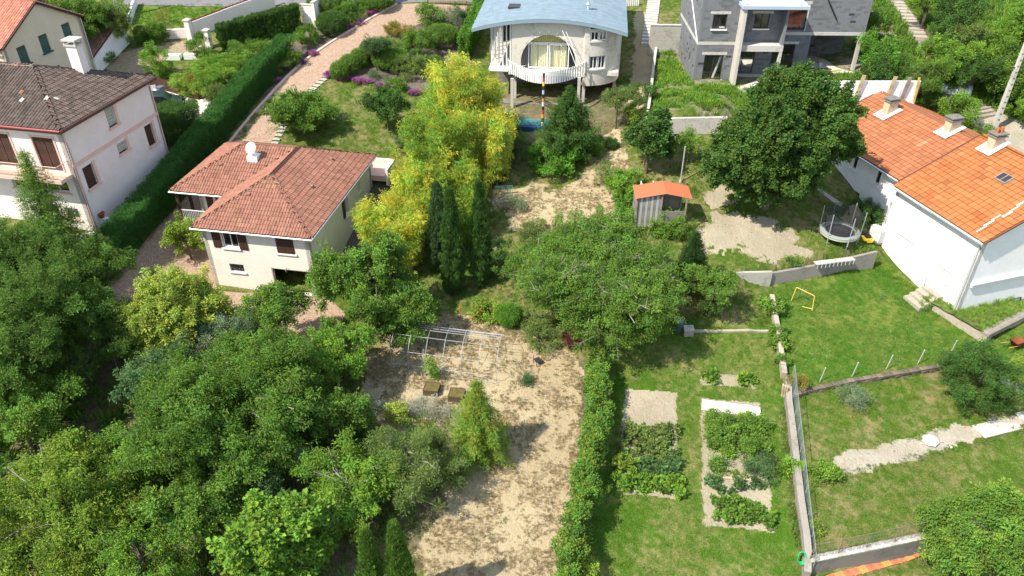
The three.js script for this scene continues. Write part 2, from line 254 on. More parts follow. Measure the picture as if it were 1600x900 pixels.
// a sheet of paving that follows the ground
function drape(poly, up, step = .5, o = {}) {
  const [a, b, c, d] = bounds(poly), tri = THREE.ShapeUtils.triangulateShape(poly.map(p => new THREE.Vector2(...p)), []), out = [];
  const split = (A, B, Cc, dep) => {
    const l = [Math.hypot(A[0] - B[0], A[1] - B[1]), Math.hypot(B[0] - Cc[0], B[1] - Cc[1]), Math.hypot(Cc[0] - A[0], Cc[1] - A[1])], m = Math.max(...l);
    if (m < step * 1.5 || dep > 14) { out.push(A, B, Cc); return; }
    const k = l.indexOf(m), P = [A, B, Cc], p = P[k], q = P[(k + 1) % 3], r = P[(k + 2) % 3], h = [(p[0] + q[0]) / 2, (p[1] + q[1]) / 2];
    split(p, h, r, dep + 1); split(h, q, r, dep + 1);
  };
  for (const t of tri) split(poly[t[0]], poly[t[1]], poly[t[2]], 0);
  const pos = [], uv = []; for (const [x, z] of out) { pos.push(x, gy(x, z) + up, z); uv.push(o.turn ? x * Math.cos(o.turn) + z * Math.sin(o.turn) : x, o.turn ? -x * Math.sin(o.turn) + z * Math.cos(o.turn) : z); }
  const g = new THREE.BufferGeometry(); g.setAttribute('position', new THREE.Float32BufferAttribute(pos, 3)); g.setAttribute('uv', new THREE.Float32BufferAttribute(uv, 2)); g.computeVertexNormals();
  const n = g.attributes.normal; if (n.getY(0) < 0) { const p = g.attributes.position.array, u = g.attributes.uv.array; for (let i = 0; i < out.length; i += 3) { for (let k = 0; k < 3; k++) { const t = p[i * 3 + 3 + k]; p[i * 3 + 3 + k] = p[i * 3 + 6 + k]; p[i * 3 + 6 + k] = t; } for (let k = 0; k < 2; k++) { const t = u[i * 2 + 2 + k]; u[i * 2 + 2 + k] = u[i * 2 + 4 + k]; u[i * 2 + 4 + k] = t; } } g.computeVertexNormals(); }
  return g;
}
// a wall, kerb or strip along a path on the ground: path of [x, z], width, height above the ground (or level top), depth below
function strip(path, w, h, below = .3, o = {}) {
  const pts = []; for (let i = 0; i < path.length - 1; i++) { const [ax, az] = path[i], [bx_, bz] = path[i + 1], n = Math.max(1, Math.ceil(Math.hypot(bx_ - ax, bz - az) / (o.step || .8))); for (let k = 0; k < n; k++) pts.push([lerp(ax, bx_, k / n), lerp(az, bz, k / n)]); } pts.push(path[path.length - 1]);
  const P = [], I = [], N = pts.length;
  pts.forEach(([x, z], i) => {
    const a = pts[Math.max(0, i - 1)], b = pts[Math.min(N - 1, i + 1)], l = Math.hypot(b[0] - a[0], b[1] - a[1]), nx = -(b[1] - a[1]) / l * w / 2, nz = (b[0] - a[0]) / l * w / 2;
    const g = o.top !== undefined ? (Array.isArray(o.top) ? lerp(o.top[0], o.top[1], i / (N - 1)) : o.top) - h : gy(x, z), y1 = g + h, y0 = Math.min(g, gy(x, z)) - below;
    P.push(x - nx, y0, z - nz, x - nx, y1, z - nz, x + nx, y1, z + nz, x + nx, y0, z + nz);
    if (i) { const k = i * 4, q = k - 4; for (const [s, t] of [[0, 1], [1, 2], [2, 3]]) I.push(q + s, q + t, k + s, k + s, q + t, k + t); }
  });
  I.push(0, 2, 1, 0, 3, 2); const e = (N - 1) * 4; I.push(e, e + 1, e + 2, e, e + 2, e + 3);
  const g = new THREE.BufferGeometry(); g.setAttribute('position', new THREE.Float32BufferAttribute(P, 3)); g.setIndex(I); return uvm(g);
}

// ---------- paving and roads ----------
const paverMap = (A, B, joint) => tex(512, (u, v) => {   // small concrete pavers about 20 x 10 cm, too fine to pick apart from the air
  const n = 16, r = Math.floor(v * n * 2), x = u * n + (r & 1) * .5, c = Math.floor(x) % n, fx = x - Math.floor(x), fy = v * n * 2 - r, h = LAT[((r * 31 + 7) & 255) * 256 + ((c * 17 + 3) & 255)];
  const j = fx < .05 || fy < .09 ? 1 : 0, g = .85 + .3 * (wrapN(u, v, 90) - .5); return [0, 1, 2].map(k => (j ? joint[k] : lerp(A[k], B[k], h)) * g);
}, true, 1 / 3.2);
const paveRed = mat(0xffffff, { map: paverMap([.74, .65, .56], [.67, .56, .48], [.56, .47, .40]), bumpMap, bumpScale: .006 });
const paveBeige = mat(0xffffff, { map: paverMap([.72, .65, .54], [.62, .55, .45], [.50, .44, .37]), bumpMap, bumpScale: .006 });
const asphalt = mat(C(.17, .17, .18), { map: stainMap, bumpMap, bumpScale: .01 });
const concreteSlab = mat(C(.62, .59, .53), { map: stainMap });
const driveEdgeR = [[-20.37, -59.63], [-19.81, -63.55], [-18.53, -67.84], [-16.81, -71.02], [-14.28, -74.6], [-11.94, -77], [-9.4, -79.26], [-4.32, -81.6]];
const driveEdgeL = [[-4.73, -83.75], [-12.03, -82.85], [-14.88, -79.18], [-17.58, -75.78], [-20.06, -72.15], [-21.64, -68.11], [-22.92, -63.68], [-24.39, -57.66], [-25.91, -51.68], [-27.04, -46.11], [-28.33, -41.72], [-27.97, -39.63]];
setting('driveway', drape([...driveEdgeR, ...driveEdgeL, [-19.04, -37.54], [-11.5, -38.51], [-11.2, -41.62], [-12.72, -43.28], [-20.54, -44.03], [-22.07, -47.76], [-22.63, -52.56], [-22.11, -56.06], [-21.07, -57.9]], .03, .5, { turn: .6 }), paveRed);
setting('courtyard', drape([[-38.52, -71.75], [-38.29, -74.45], [-35.6, -76.61], [-32.03, -77.43], [-30.87, -75.58], [-33.5, -73.93], [-34.28, -71.62], [-35.82, -70.03]], .03, .5, { turn: .3 }), paveBeige);
setting('parking_court', drape([[-34.1, -70.17], [-31.7, -68.62], [-27.29, -67.23], [-26.3, -63.74], [-29.89, -63.12], [-33.05, -66.29]], .03), concreteSlab);
setting('road', drape([[-41.61, -84.53], [-42.02, -88.41], [7.03, -87.99], [-4.42, -84.52], [-12.04, -83], [-24.97, -83.61]], .035, 1), asphalt);
{ // stone edging strips of the driveway, slabs beside the lawn
  setting('driveway_edging', strip(driveEdgeL.slice(1, 8), .25, .14), M.bandPink);
  const s = thing('stepping_slabs', 'row of pale rectangular slabs edging the driveway beside the lawn', 'paving'); 
  for (let i = 0; i < driveEdgeR.length - 5; i++) { const [ax, az] = driveEdgeR[i], [bx_, bz] = driveEdgeR[i + 1], l = Math.hypot(bx_ - ax, bz - az), n = Math.round(l / .5); for (let k = 0; k < n; k++) { const x = lerp(ax, bx_, (k + .5) / n) + .3, z = lerp(az, bz, (k + .5) / n) + .1; part('slab', bx(.62, .06, .4), M.concreteLight, s, x, gy(x, z) + .03, z, Math.atan2(-(bz - az), bx_ - ax) + Math.PI / 2 + rr(-.06, .06)); } }
}

// ---------- roofs ----------
// one roof slope: pts are its corners (first two the eave, left to right seen from outside); tiles are laid in courses from the eave up
function roofSlope(parent, pts, o) {
  const P = pts.map(p => V(...p)), U = P[1].clone().sub(P[0]).normalize();
  let Nn = new THREE.Vector3().crossVectors(U, P[2].clone().sub(P[0])).normalize(); if (Nn.y < 0) Nn.negate();
  const Vv = new THREE.Vector3().crossVectors(Nn, U).normalize(); let W = Vv; if (W.y < 0) W = W.clone().negate();
  const q = P.map(p => { const d = p.clone().sub(P[0]); return [d.dot(U), d.dot(W)]; });
  const slab = []; { const sh = THREE.ShapeUtils.triangulateShape(q.map(a => new THREE.Vector2(...a)), []); for (const t of sh) for (const k of t) slab.push(...P[k].clone().addScaledVector(Nn, -.05).toArray()); for (const t of sh) for (const k of t) slab.push(...P[k].clone().addScaledVector(Nn, -.17).toArray()); }
  const sg = new THREE.BufferGeometry(); sg.setAttribute('position', new THREE.Float32BufferAttribute(slab, 3));
  const [u0, u1, v0, v1] = bounds(q), cw = o.cw, rh = o.rh, amp = o.amp, pos = [], col = [], singles = [];
  const prof = o.flat ? [[.02, -.03], [.05, .014], [.95, .014], [.98, -.03]] : [[0, 0], [.14, .75], [.34, 1], [.54, .75], [.68, 0], [1, -.12]];
  const nc = Math.ceil((u1 - u0) / cw), nr = Math.ceil((v1 - v0) / rh);
  for (let r = 0; r < nr; r++) for (let c = 0; c < nc; c++) {
    const cu = u0 + (c + .5) * cw, cv = v0 + (r + .5) * rh; if (!inPoly(q, cu, cv)) continue;
    const k = o.color(c, r, cu, cv), lift = (o.flat ? .045 : .03) + rr(-.008, .014), jx = rr(-.006, .006), T = [];
    const pt = (s, v, h) => P[0].clone().addScaledVector(U, u0 + c * cw + s * cw + jx).addScaledVector(W, v).addScaledVector(Nn, h);
    for (let i = 0; i < prof.length - 1; i++) {
      const [s, h] = prof[i], [s2, h2] = prof[i + 1], H = o.flat ? 1 : amp, va = v0 + r * rh - .02, vb = v0 + (r + 1) * rh;
      const a = pt(s, va, h * H + lift), b = pt(s2, va, h2 * H + lift), d = pt(s, vb, h * H), e = pt(s2, vb, h2 * H), a0 = pt(s, va, h * H - .01), b0 = pt(s2, va, h2 * H - .01);
      for (const v of [a, b, e, a, e, d, a0, b0, b, a0, b, a]) T.push(v.x, v.y, v.z);
    }
    if (o.single && o.single(c, r, cu, cv)) { singles.push([T, k]); continue; }
    for (const v of T) pos.push(v); for (let i = 0; i < T.length / 3; i++) col.push(...k);
  }
  const roof = part('roof_slope', sg, M.tileBack, parent);
  const g = new THREE.BufferGeometry(); g.setAttribute('position', new THREE.Float32BufferAttribute(pos, 3)); g.setAttribute('color', new THREE.Float32BufferAttribute(col, 3)); g.computeVertexNormals();
  if (pos.length) { const t = part('roof_tiles', g, o.mat, roof); t.userData.kind = 'stuff'; }
  for (const [T, k] of singles) { const g1 = new THREE.BufferGeometry(); g1.setAttribute('position', new THREE.Float32BufferAttribute(T, 3)); const cc = []; for (let i = 0; i < T.length / 3; i++) cc.push(...k); g1.setAttribute('color', new THREE.Float32BufferAttribute(cc, 3)); g1.computeVertexNormals(); part('roof_tile', g1, o.mat, roof); }
  return roof;
}
const tileMat = mat(0xffffff, { vertexColors: true, roughness: .8, bumpMap, bumpScale: .003 });
function caps(name, parent, a, b, m, r = .13, len = .42) {   // half-round ridge tiles, each overlapping the next
  const A = V(...a), B = V(...b), d = B.clone().sub(A), L = d.length(), n = Math.max(1, Math.round(L / len)), out = []; d.normalize();
  for (let i = 0; i < n; i++) { const p = A.clone().addScaledVector(d, i * L / n), g = new THREE.CylinderGeometry(r * .86, r, L / n + .05, 9, 1, true, -Math.PI / 2 - .35, Math.PI + .7); g.rotateX(Math.PI / 2); g.translate(0, 0, L / n / 2);
    const mx = new THREE.Matrix4().lookAt(p.clone().add(d), p, V(0, 1, 0)); g.applyMatrix4(mx).translate(p.x, p.y - r * .25, p.z); out.push(g); }
  return part(name, out, m, parent);
}
const gutter = (parent, a, b, m, r = .08) => part('gutter', bar(V(...a), V(...b), r, 8), m, parent);
function shutterGeo(w, h) { const g = []; const n = Math.max(2, Math.round(w / .13)); for (let i = 0; i < n; i++) g.push(bb(i * w / n + .004, (i + 1) * w / n - .004, 0, h, 0, .035)); for (const y of [.18, .82]) g.push(bb(.02, w - .02, y * h - .05, y * h + .05, .036, .058)); return g; }
// a framed window set in an opening: x0..x1, y0..y1 on a wall whose outer face lies at z = 0 of the holder
function windowIn(holder, x0, x1, y0, y1, o = {}) {
  const t = o.t || .06, z = o.z ?? -.16, fm = o.frame || M.white, w = x1 - x0, n = o.n || 2, g = [bb(x0, x1, y0, y0 + t, z - .05, z), bb(x0, x1, y1 - t, y1, z - .05, z), bb(x0, x0 + t, y0 + t, y1 - t, z - .05, z), bb(x1 - t, x1, y0 + t, y1 - t, z - .05, z)];
  for (let i = 1; i < n; i++) g.push(bb(x0 + i * w / n - t / 2, x0 + i * w / n + t / 2, y0 + t, y1 - t, z - .05, z));
  const f = part('window', g, fm, holder);
  for (let i = 0; i < n; i++) part('pane', bb(x0 + i * w / n + t * .6, x0 + (i + 1) * w / n - t * .6, y0 + t * .6, y1 - t * .6, z - .03, z - .024), M.glass, f);
  if (o.sill) part('sill', bb(x0 - .12, x1 + .12, y0 - .09, y0 + .005, -.14, .1), o.sill, f);
  return f;
}
// a wall plane of a building: what is added to it is placed on that plane and belongs to the building itself
function face(parent, x, y, z, turn) { return { add(o) { o.position.applyAxisAngle(V(0, 1, 0), turn).add(V(x, y, z)); o.rotation.y += turn; parent.add(o); } }; }

// ---------- the house with the terracotta hipped roof ----------
const tint = (a, b, sp) => (c, r, u, v) => { const k = rnd(), d = (.84 + .3 * rnd()) * (.92 + .16 * fbm(u * .5 + 7, v * .8)); return a.map((v, i) => lerp(v, b[i], k) * d * (rnd() < (sp || 0) ? 1.25 : 1)); };
{
  reseed(21);
  const h = thing('terracotta_roof_house', 'cream two-storey house with terracotta hipped roof, brown shutters and satellite dish', 'house', -21.41, 1.45, -44.39, R(-10.2));
  const E_ = 4.95, K = .52, k2 = 4.25 * K, W = 8.5, D = 13.1;
  const p = (x, d, y = E_) => [x, y, -d];
  const tl = { cw: .21, rh: .36, amp: .055, mat: tileMat, color: tint([.285, .142, .10], [.24, .115, .08], .01) };
  const tr = { ...tl };
  roofSlope(h, [p(0, 0), p(W, 0), p(4.25, 4.25, E_ + k2)], tl);
  roofSlope(h, [p(W, 0), p(W, D), p(4.25, 8.85, E_ + k2), p(4.25, 4.25, E_ + k2)], tr);
  roofSlope(h, [p(0, 4.6), p(0, 0), p(4.25, 4.25, E_ + k2), p(4.25, 8.85, E_ + k2)], tl);
  roofSlope(h, [p(-4.2, 4.6), p(0, 4.6), p(4.25, 8.85, E_ + k2), p(.05, 8.85, E_ + k2)], tl);
  roofSlope(h, [p(-4.2, D), p(-4.2, 4.6), p(.05, 8.85, E_ + k2)], tl);
  roofSlope(h, [p(W, D), p(-4.2, D), p(.05, 8.85, E_ + k2), p(4.25, 8.85, E_ + k2)], tl);
  const cm = mat(C(.28, .16, .115), { map: grainMap });
  const hip = (a, b) => caps('hip_tiles', h, a, b, cm);
  hip(p(0, 0, E_ + .03), p(4.25, 4.25, E_ + k2 + .05)); hip(p(W, 0, E_ + .03), p(4.25, 4.25, E_ + k2 + .05)); hip(p(-4.2, 4.6, E_ + .03), p(.05, 8.85, E_ + k2 + .05)); hip(p(W, D, E_ + .03), p(4.25, 8.85, E_ + k2 + .05)); hip(p(-4.2, D, E_ + .03), p(.05, 8.85, E_ + k2 + .05));
  caps('ridge_tiles', h, p(4.25, 4.25, E_ + k2 + .05), p(4.25, 8.85, E_ + k2 + .05), cm); caps('ridge_tiles', h, p(.05, 8.85, E_ + k2 + .05), p(4.25, 8.85, E_ + k2 + .05), cm);
  for (const [a, b] of [[p(-.02, -.06), p(W + .05, -.06)], [p(W + .06, 0), p(W + .06, D)], [p(-4.25, 4.54), p(-.05, 4.54)], [p(-4.26, 4.6), p(-4.26, D)], [p(-.06, 0), p(-.06, 4.55)]]) gutter(h, [a[0], a[1] - .1, a[2]], [b[0], b[1] - .1, b[2]], M.gutterGrey, .065);
  part('soffit', [bb(.03, W - .03, E_ - .2, E_ - .17, -D + .03, -.03), bb(-4.17, .03, E_ - .2, E_ - .17, -D + .03, -4.63)], M.white, h);
  // vents: single raised tiles
  for (const [x, d] of [[6.6, 5.1], [6.4, 9.4], [3.2, 2.6], [-1.1, 6.9]]) part('vent_tile', bx(.24, .1, .24), cm, h, x, E_ + (Math.min(d, x > 4 ? W - x : 9, x < 0 ? d - 4.6 : 9) * K) + .1, -d);
  const front = face(h, .45, 0, -.45, 0), wf = 7.6, ht = E_ - .18;
  part('wall', panel(wf, ht + .6, [[1.3, 2.5, 3.9, 5.15], [5.25, 6.5, 3.9, 5.15], [1.45, 2.5, 1.98, 2.62], [4.55, 7.3, .62, 2.6]].map(a => [a[0], a[1], a[2], a[3]]), .3), M.plasterCream, front, 0, -.6, 0);
  windowIn(front, 1.35, 2.5, 3.3, 4.55, { sill: M.white }); windowIn(front, 5.25, 6.5, 3.3, 4.55, { sill: M.white, z: -.2 });
  windowIn(front, 1.45, 2.5, 1.38, 2.02, { sill: M.white, frame: M.brownWood, n: 1 });
  part('window_grille', [...[.15, .35, .55, .75, .95].map(x => bb(1.45 + x - .012, 1.45 + x + .012, 1.38, 2.02, -.07, -.05)), bb(1.45, 2.5, 1.58, 1.6, -.075, -.05), bb(1.45, 2.5, 1.8, 1.82, -.075, -.05)], M.darkMetal, front);
  const shut = (x, y, w, hh) => part('shutter', shutterGeo(w, hh), M.brownWood, front, x, y, .012);
  shut(.68, 3.27, .62, 1.3); shut(2.55, 3.27, .62, 1.3); shut(5.26, 3.31, .61, 1.23); shut(5.88, 3.31, .61, 1.23);
  part('garage_door', [0, 1, 2, 3].map(i => bb(4.6, 7.25, 1.78, 1.8, -2.4 + i * .55, -1.9 + i * .55)), M.white, front);
  for (const x of [4.5, 7.27]) part('garage_jamb', bb(x, x + .08, 0, 2.06, -.25, .02), M.concreteLight, front);
  const lamp = part('wall_lantern', [bar(V(0, 0, 0), V(0, .12, .2), .012), bar(V(0, .12, .2), V(0, .02, .24), .012)], M.darkMetal, front, 5.75, 2.12, 0);
  part('lantern_body', [cyl(.05, .09, .2, 0, -.2, .24, 6), new THREE.ConeGeometry(.11, .09, 6).translate(0, .04, .24)], M.darkMetal, lamp);
  const right = face(h, W - .45, 0, -.45, Math.PI / 2), wr = D - .9;
  part('wall', panel(wr, ht + .6, [[6.4, 7.2, 3.35, 4.9], [9.3, 9.85, 3.8, 4.75]], .3), M.plasterCream, right, 0, -.6, 0);
  windowIn(right, 6.4, 7.2, 2.75, 4.3, { sill: M.white }); windowIn(right, 9.3, 9.85, 3.2, 4.15, { n: 1, sill: M.white });
  part('shutter', shutterGeo(.4, 1.5), M.brownWood, right, 5.98, 2.76, .012);
  part('downpipe', [bar(V(12.15, 0, .06), V(12.15, 4.8, .06), .04)], M.gutterGrey, right);
  part('wall', panel(11.8, ht + .6, [], .3), M.plasterCream, face(h, 8.05, 0, -D + .45, Math.PI), 0, -.6, 0);
  const wing = face(h, -3.1, 0, -6.2, 0);
  part('wall', panel(3.55, ht + .6, [[1.15, 2.2, 3.05, 5.15]], .3), M.plasterCream, wing, 0, -.6, 0); windowIn(wing, 1.15, 2.2, 2.45, 4.55, { frame: M.white });
  part('shutter', shutterGeo(.55, 2.1), M.brownWood, wing, .58, 2.45, .012); part('shutter', shutterGeo(.55, 2.1), M.brownWood, wing, 2.22, 2.45, .012);
  part('wall', panel(D - 6.65, ht + .6, [], .3), M.plasterCream, face(h, -3.1, 0, -D + .45, -Math.PI / 2), 0, -.6, 0);
  part('wall', panel(5.75, ht + .6, [], .3), M.plasterCream, face(h, .45, 0, -6.2, -Math.PI / 2), 0, -.6, 0);
  part('balcony_floor', bb(-4.05, .44, 2.2, 2.4, -6.2, -4.75), M.concreteLight, h);
  part('post', bb(-4.0, -3.82, .3, E_ - .2, -4.95, -4.77), M.brownWood, h); part('post', bb(-4.0, -3.82, .3, E_ - .2, -6.4, -6.22), M.brownWood, h);
  const rl = [bb(-3.82, .4, 3.3, 3.36, -4.83, -4.79), bb(-3.82, .4, 2.48, 2.52, -4.83, -4.79)]; for (let i = 0; i < 30; i++) rl.push(bb(-3.75 + i * .14, -3.73 + i * .14, 2.5, 3.32, -4.82, -4.8)); part('balcony_rail', rl, M.white, h);
  part('floor_slab', bb(.5, 8, -.25, -.02, -D + .5, -.46), M.concreteLight, h);
  part('floor_slab', bb(.75, 7.75, 2.4, 2.6, -D + .75, -.76), M.concreteLight, h);
  // garden parapet behind
  const pt = thing('roof_terrace_planter', 'low cream walled terrace behind the right end of the terracotta house', 'planter', -10.65, -57.1, 0); pt.position.set(pt.position.x, gy(pt.position.x, pt.position.y), pt.position.y);
  pt.rotation.y = R(-10.2); part('low_wall', [bb(-1.2, 1.2, -.4, 1.0, -.1, .1), bb(1.0, 1.2, -.4, 1.0, .1, 1.9), bb(-1.2, -1.0, -.4, 1.0, .1, 1.9)], M.plasterCream, pt); part('paving', bb(-1, 1, -.1, .35, .1, 1.8), M.bandPink, pt);
  // the dish
  const dx = 1.2, dd = 7.6, ry = E_ + (dd - 4.6) * K, s = thing('satellite_dish', 'white satellite dish on a white plinth on the terracotta roof', 'satellite dish'); h.updateMatrixWorld(); s.position.copy(h.localToWorld(V(dx, ry, -dd))); s.rotation.y = R(-10.2);
  part('plinth', bb(-.4, .4, -.22, .3, -.42, .3), M.white, s); part('mast', bar(V(0, .25, -.05), V(0, .95, -.05), .03), M.galv, s);
  const prof = []; for (let i = 0; i <= 8; i++) prof.push(new THREE.Vector2(i / 8 * .44, (i / 8) ** 2 * .12)); const dish = part('reflector', new THREE.LatheGeometry(prof, 24).rotateX(R(55)).rotateY(R(-15)).translate(0, .85, .02), M.whiteMetal, s); part('feed_arm', bar(V(0, .55, .15), V(-.1, .95, .6), .018), M.galv, dish);
}

// ---------- the pink house at the left ----------
{
  reseed(22);
  const h = thing('pink_house', 'tall pale pink house with brown tiled roof, curved balcony and chimney', 'house', -29.35, 4.3, -46.84, R(-12)), E_ = 7.9, K = .4, D = 10.7, W = 14, A = D / 2;
  const p = (x, d, y = E_) => [x, y, -d], top = E_ + A * K;
  const t1 = { cw: .24, rh: .37, amp: .06, mat: tileMat, color: (c, r) => { const q = rnd(), b = rnd() < .006 ? [.5, .48, .45] : rnd() < .012 ? [.32, .15, .09] : [.10, .078, .066], d = .7 + .6 * q; return b.map(v => v * d); } };
  roofSlope(h, [p(-W, 0), p(0, 0), p(-A, A, top), p(-W + A, A, top)], t1); roofSlope(h, [p(0, 0), p(0, D), p(-A, A, top)], t1); roofSlope(h, [p(0, D), p(-W, D), p(-W + A, A, top), p(-A, A, top)], t1); roofSlope(h, [p(-W, D), p(-W, 0), p(-W + A, A, top)], t1);
  const cm = mat(C(.118, .09, .072), { map: grainMap }), cl = mat(C(.36, .30, .24), { map: grainMap });
  caps('hip_tiles', h, p(0, 0, E_ + .04), p(-A, A, top + .06), cm, .15); caps('hip_tiles', h, p(0, D, E_ + .04), p(-A, A, top + .06), cm, .15); caps('ridge_tiles', h, p(-W + A, A, top + .05), p(-A, A, top + .05), cl, .16, .5);
  gutter(h, [-W, E_ - .06, .07], [.05, E_ - .06, .07], M.gutterRed, .075); gutter(h, [.07, E_ - .06, .05], [.07, E_ - .06, -D], M.gutterBrown, .08);
  part('fascia', [bb(-W, 0, E_ - .3, E_ - .06, -.04, -.005), bb(-.04, -.005, E_ - .3, E_ - .06, -D, -.05)], M.gutterBrown, h);
  part('soffit', bb(-W + .02, -.06, E_ - .3, E_ - .26, -D + .02, -.05), M.white, h);
  const wf = 12, ht = E_ - .26, f = face(h, -12.4, 0, -.4, 0);
  const H = [[9.55, 11.25, 4.65, 7.1], [6.15, 7.85, 4.65, 7.1], [2.4, 4.1, 4.65, 7.1], [6.6, 11.1, 3.0, 3.85], [8.2, 9.6, .7, 1.9], [10.1, 11.2, .9, 1.8]];
  part('wall', panel(wf, ht + 1, H.map(([a, b, c, d]) => [a, b, c + 1, d + 1]), .3), M.plasterPink, f, 0, -1, 0);
  for (const [a, b] of [[9.55, 11.25], [6.15, 7.85], [2.4, 4.1]]) { part('window_surround', [bb(a - .1, a + .03, 4.65, 7.2, -.2, .04), bb(b - .03, b + .1, 4.65, 7.2, -.2, .04), bb(a - .1, b + .1, 7.08, 7.2, -.2, .045)], M.bandPink, f); for (const s of [0, 1]) part('shutter', shutterGeo((b - a) / 2 - .04, 2.42), M.brownWood, f, a + .03 + s * (b - a) / 2, 4.67, -.12); }
  for (const [a, b, c, d] of H.slice(3)) windowIn(f, a, b, c, d, { n: b - a > 3 ? 5 : 2, sill: M.bandPink });
  // balcony with a bellied rail
  const bal = []; const out = x => 1.0 + .25 * Math.sin((x + 12.4) * .9); part('balcony_slab', bb(-12.4, -.6, 4.3, 4.55, -.4, .75), M.bandPink, h);
  for (let i = 0; i < 118; i++) { const x = -12.35 + i * .1; bal.push(tube([V(x, 4.56, .62), V(x, 4.8, .82), V(x, 5.1, .74), V(x, 5.5, .68)], .013, 6, 4)); } for (let i = 0; i < 10; i++) { const z = -.35 + i * .1; bal.push(bar(V(-.66, 4.56, z), V(-.66, 5.5, z), .013, 4)); }
  bal.push(bar(V(-12.4, 5.5, .68), V(-.66, 5.5, .68), .025), bar(V(-.66, 5.5, .68), V(-.66, 5.5, -.4), .025)); part('balcony_rail', bal, mat(C(.62, .48, .38), { roughness: .6 }), h);
  const r = face(h, -.4, 0, -.4, Math.PI / 2);
  const HR = [[4.45, 5.35, 6.05, 7.45], [4.6, 5.6, 3.95, 4.7], [.75, 1.75, 3.05, 4.6], [7.95, 8.85, 3.1, 4.7]];
  part('wall', panel(9.9, ht + 1.5, HR.map(([a, b, c, d]) => [a, b, c + 1.5, d + 1.5]), .3), M.plasterPink, r, 0, -1.5, 0);
  part('string_course', bb(.0, 9.9, 4.95, 5.2, .004, .06), M.bandPink, r);
  HR.forEach(([a, b, c, d], i) => {
    part('window_surround', [bb(b, b + .28, c - .05, d + .1, -.02, .05), bb(a - .1, b + .3, c - .16, c, -.2, .12)], M.bandPink, r);
    if (i < 2) { const nx = i ? 5 : 4, ny = i ? 3 : 6, w = (b - a) / nx, hh = (d - c) / ny, fr = part('window', bb(a, b, c, d, -.24, -.2), M.concreteLight, r); for (let u = 0; u < nx; u++) for (let v = 0; v < ny; v++) part('glass_block', bb(a + u * w + .018, a + (u + 1) * w - .018, c + v * hh + .018, c + (v + 1) * hh - .018, -.199, -.14), M.glassBlock, fr); }
    else { for (const s of [0, 1]) part('shutter', shutterGeo((b - a) / 2 - .01, d - c - .02), M.brownWood, r, a + s * (b - a) / 2, c + .01, -.15); }
  });
  part('downpipe', bar(V(.08, -.2, .06), V(.08, 7.6, .06), .045), M.bandPink, r); part('downpipe', bar(V(9.8, -.2, .06), V(9.8, 7.6, .06), .045), M.bandPink, r);
  part('wall', panel(12, ht + 1, [], .3), M.plasterPink, face(h, -.4, 0, -D + .4, Math.PI), 0, -1, 0); part('wall', panel(9.9, ht + 1, [], .3), M.plasterPink, face(h, -12.4, 0, -D + .4, -Math.PI / 2), 0, -1, 0);
  part('plinth_terrace', bb(-12, -.35, -1.2, .02, -.4, 2.2), M.concreteLight, h);
  const ch = part('chimney', bb(-.42, .42, -2.2, 1.15, -.35, .35), M.plasterPink, h, -3.35, 9.9, -7.3);
  part('chimney_crown', [bb(-.5, .5, 1.15, 1.25, -.43, .43), bb(-.55, .55, 1.5, 1.62, -.48, .48), ...[[-.42, -.36], [.42, -.36], [-.42, .36], [.42, .36]].map(([x, z]) => bb(x - .05, x + .05, 1.25, 1.5, z - .05, z + .05))], M.concreteLight, ch);
}

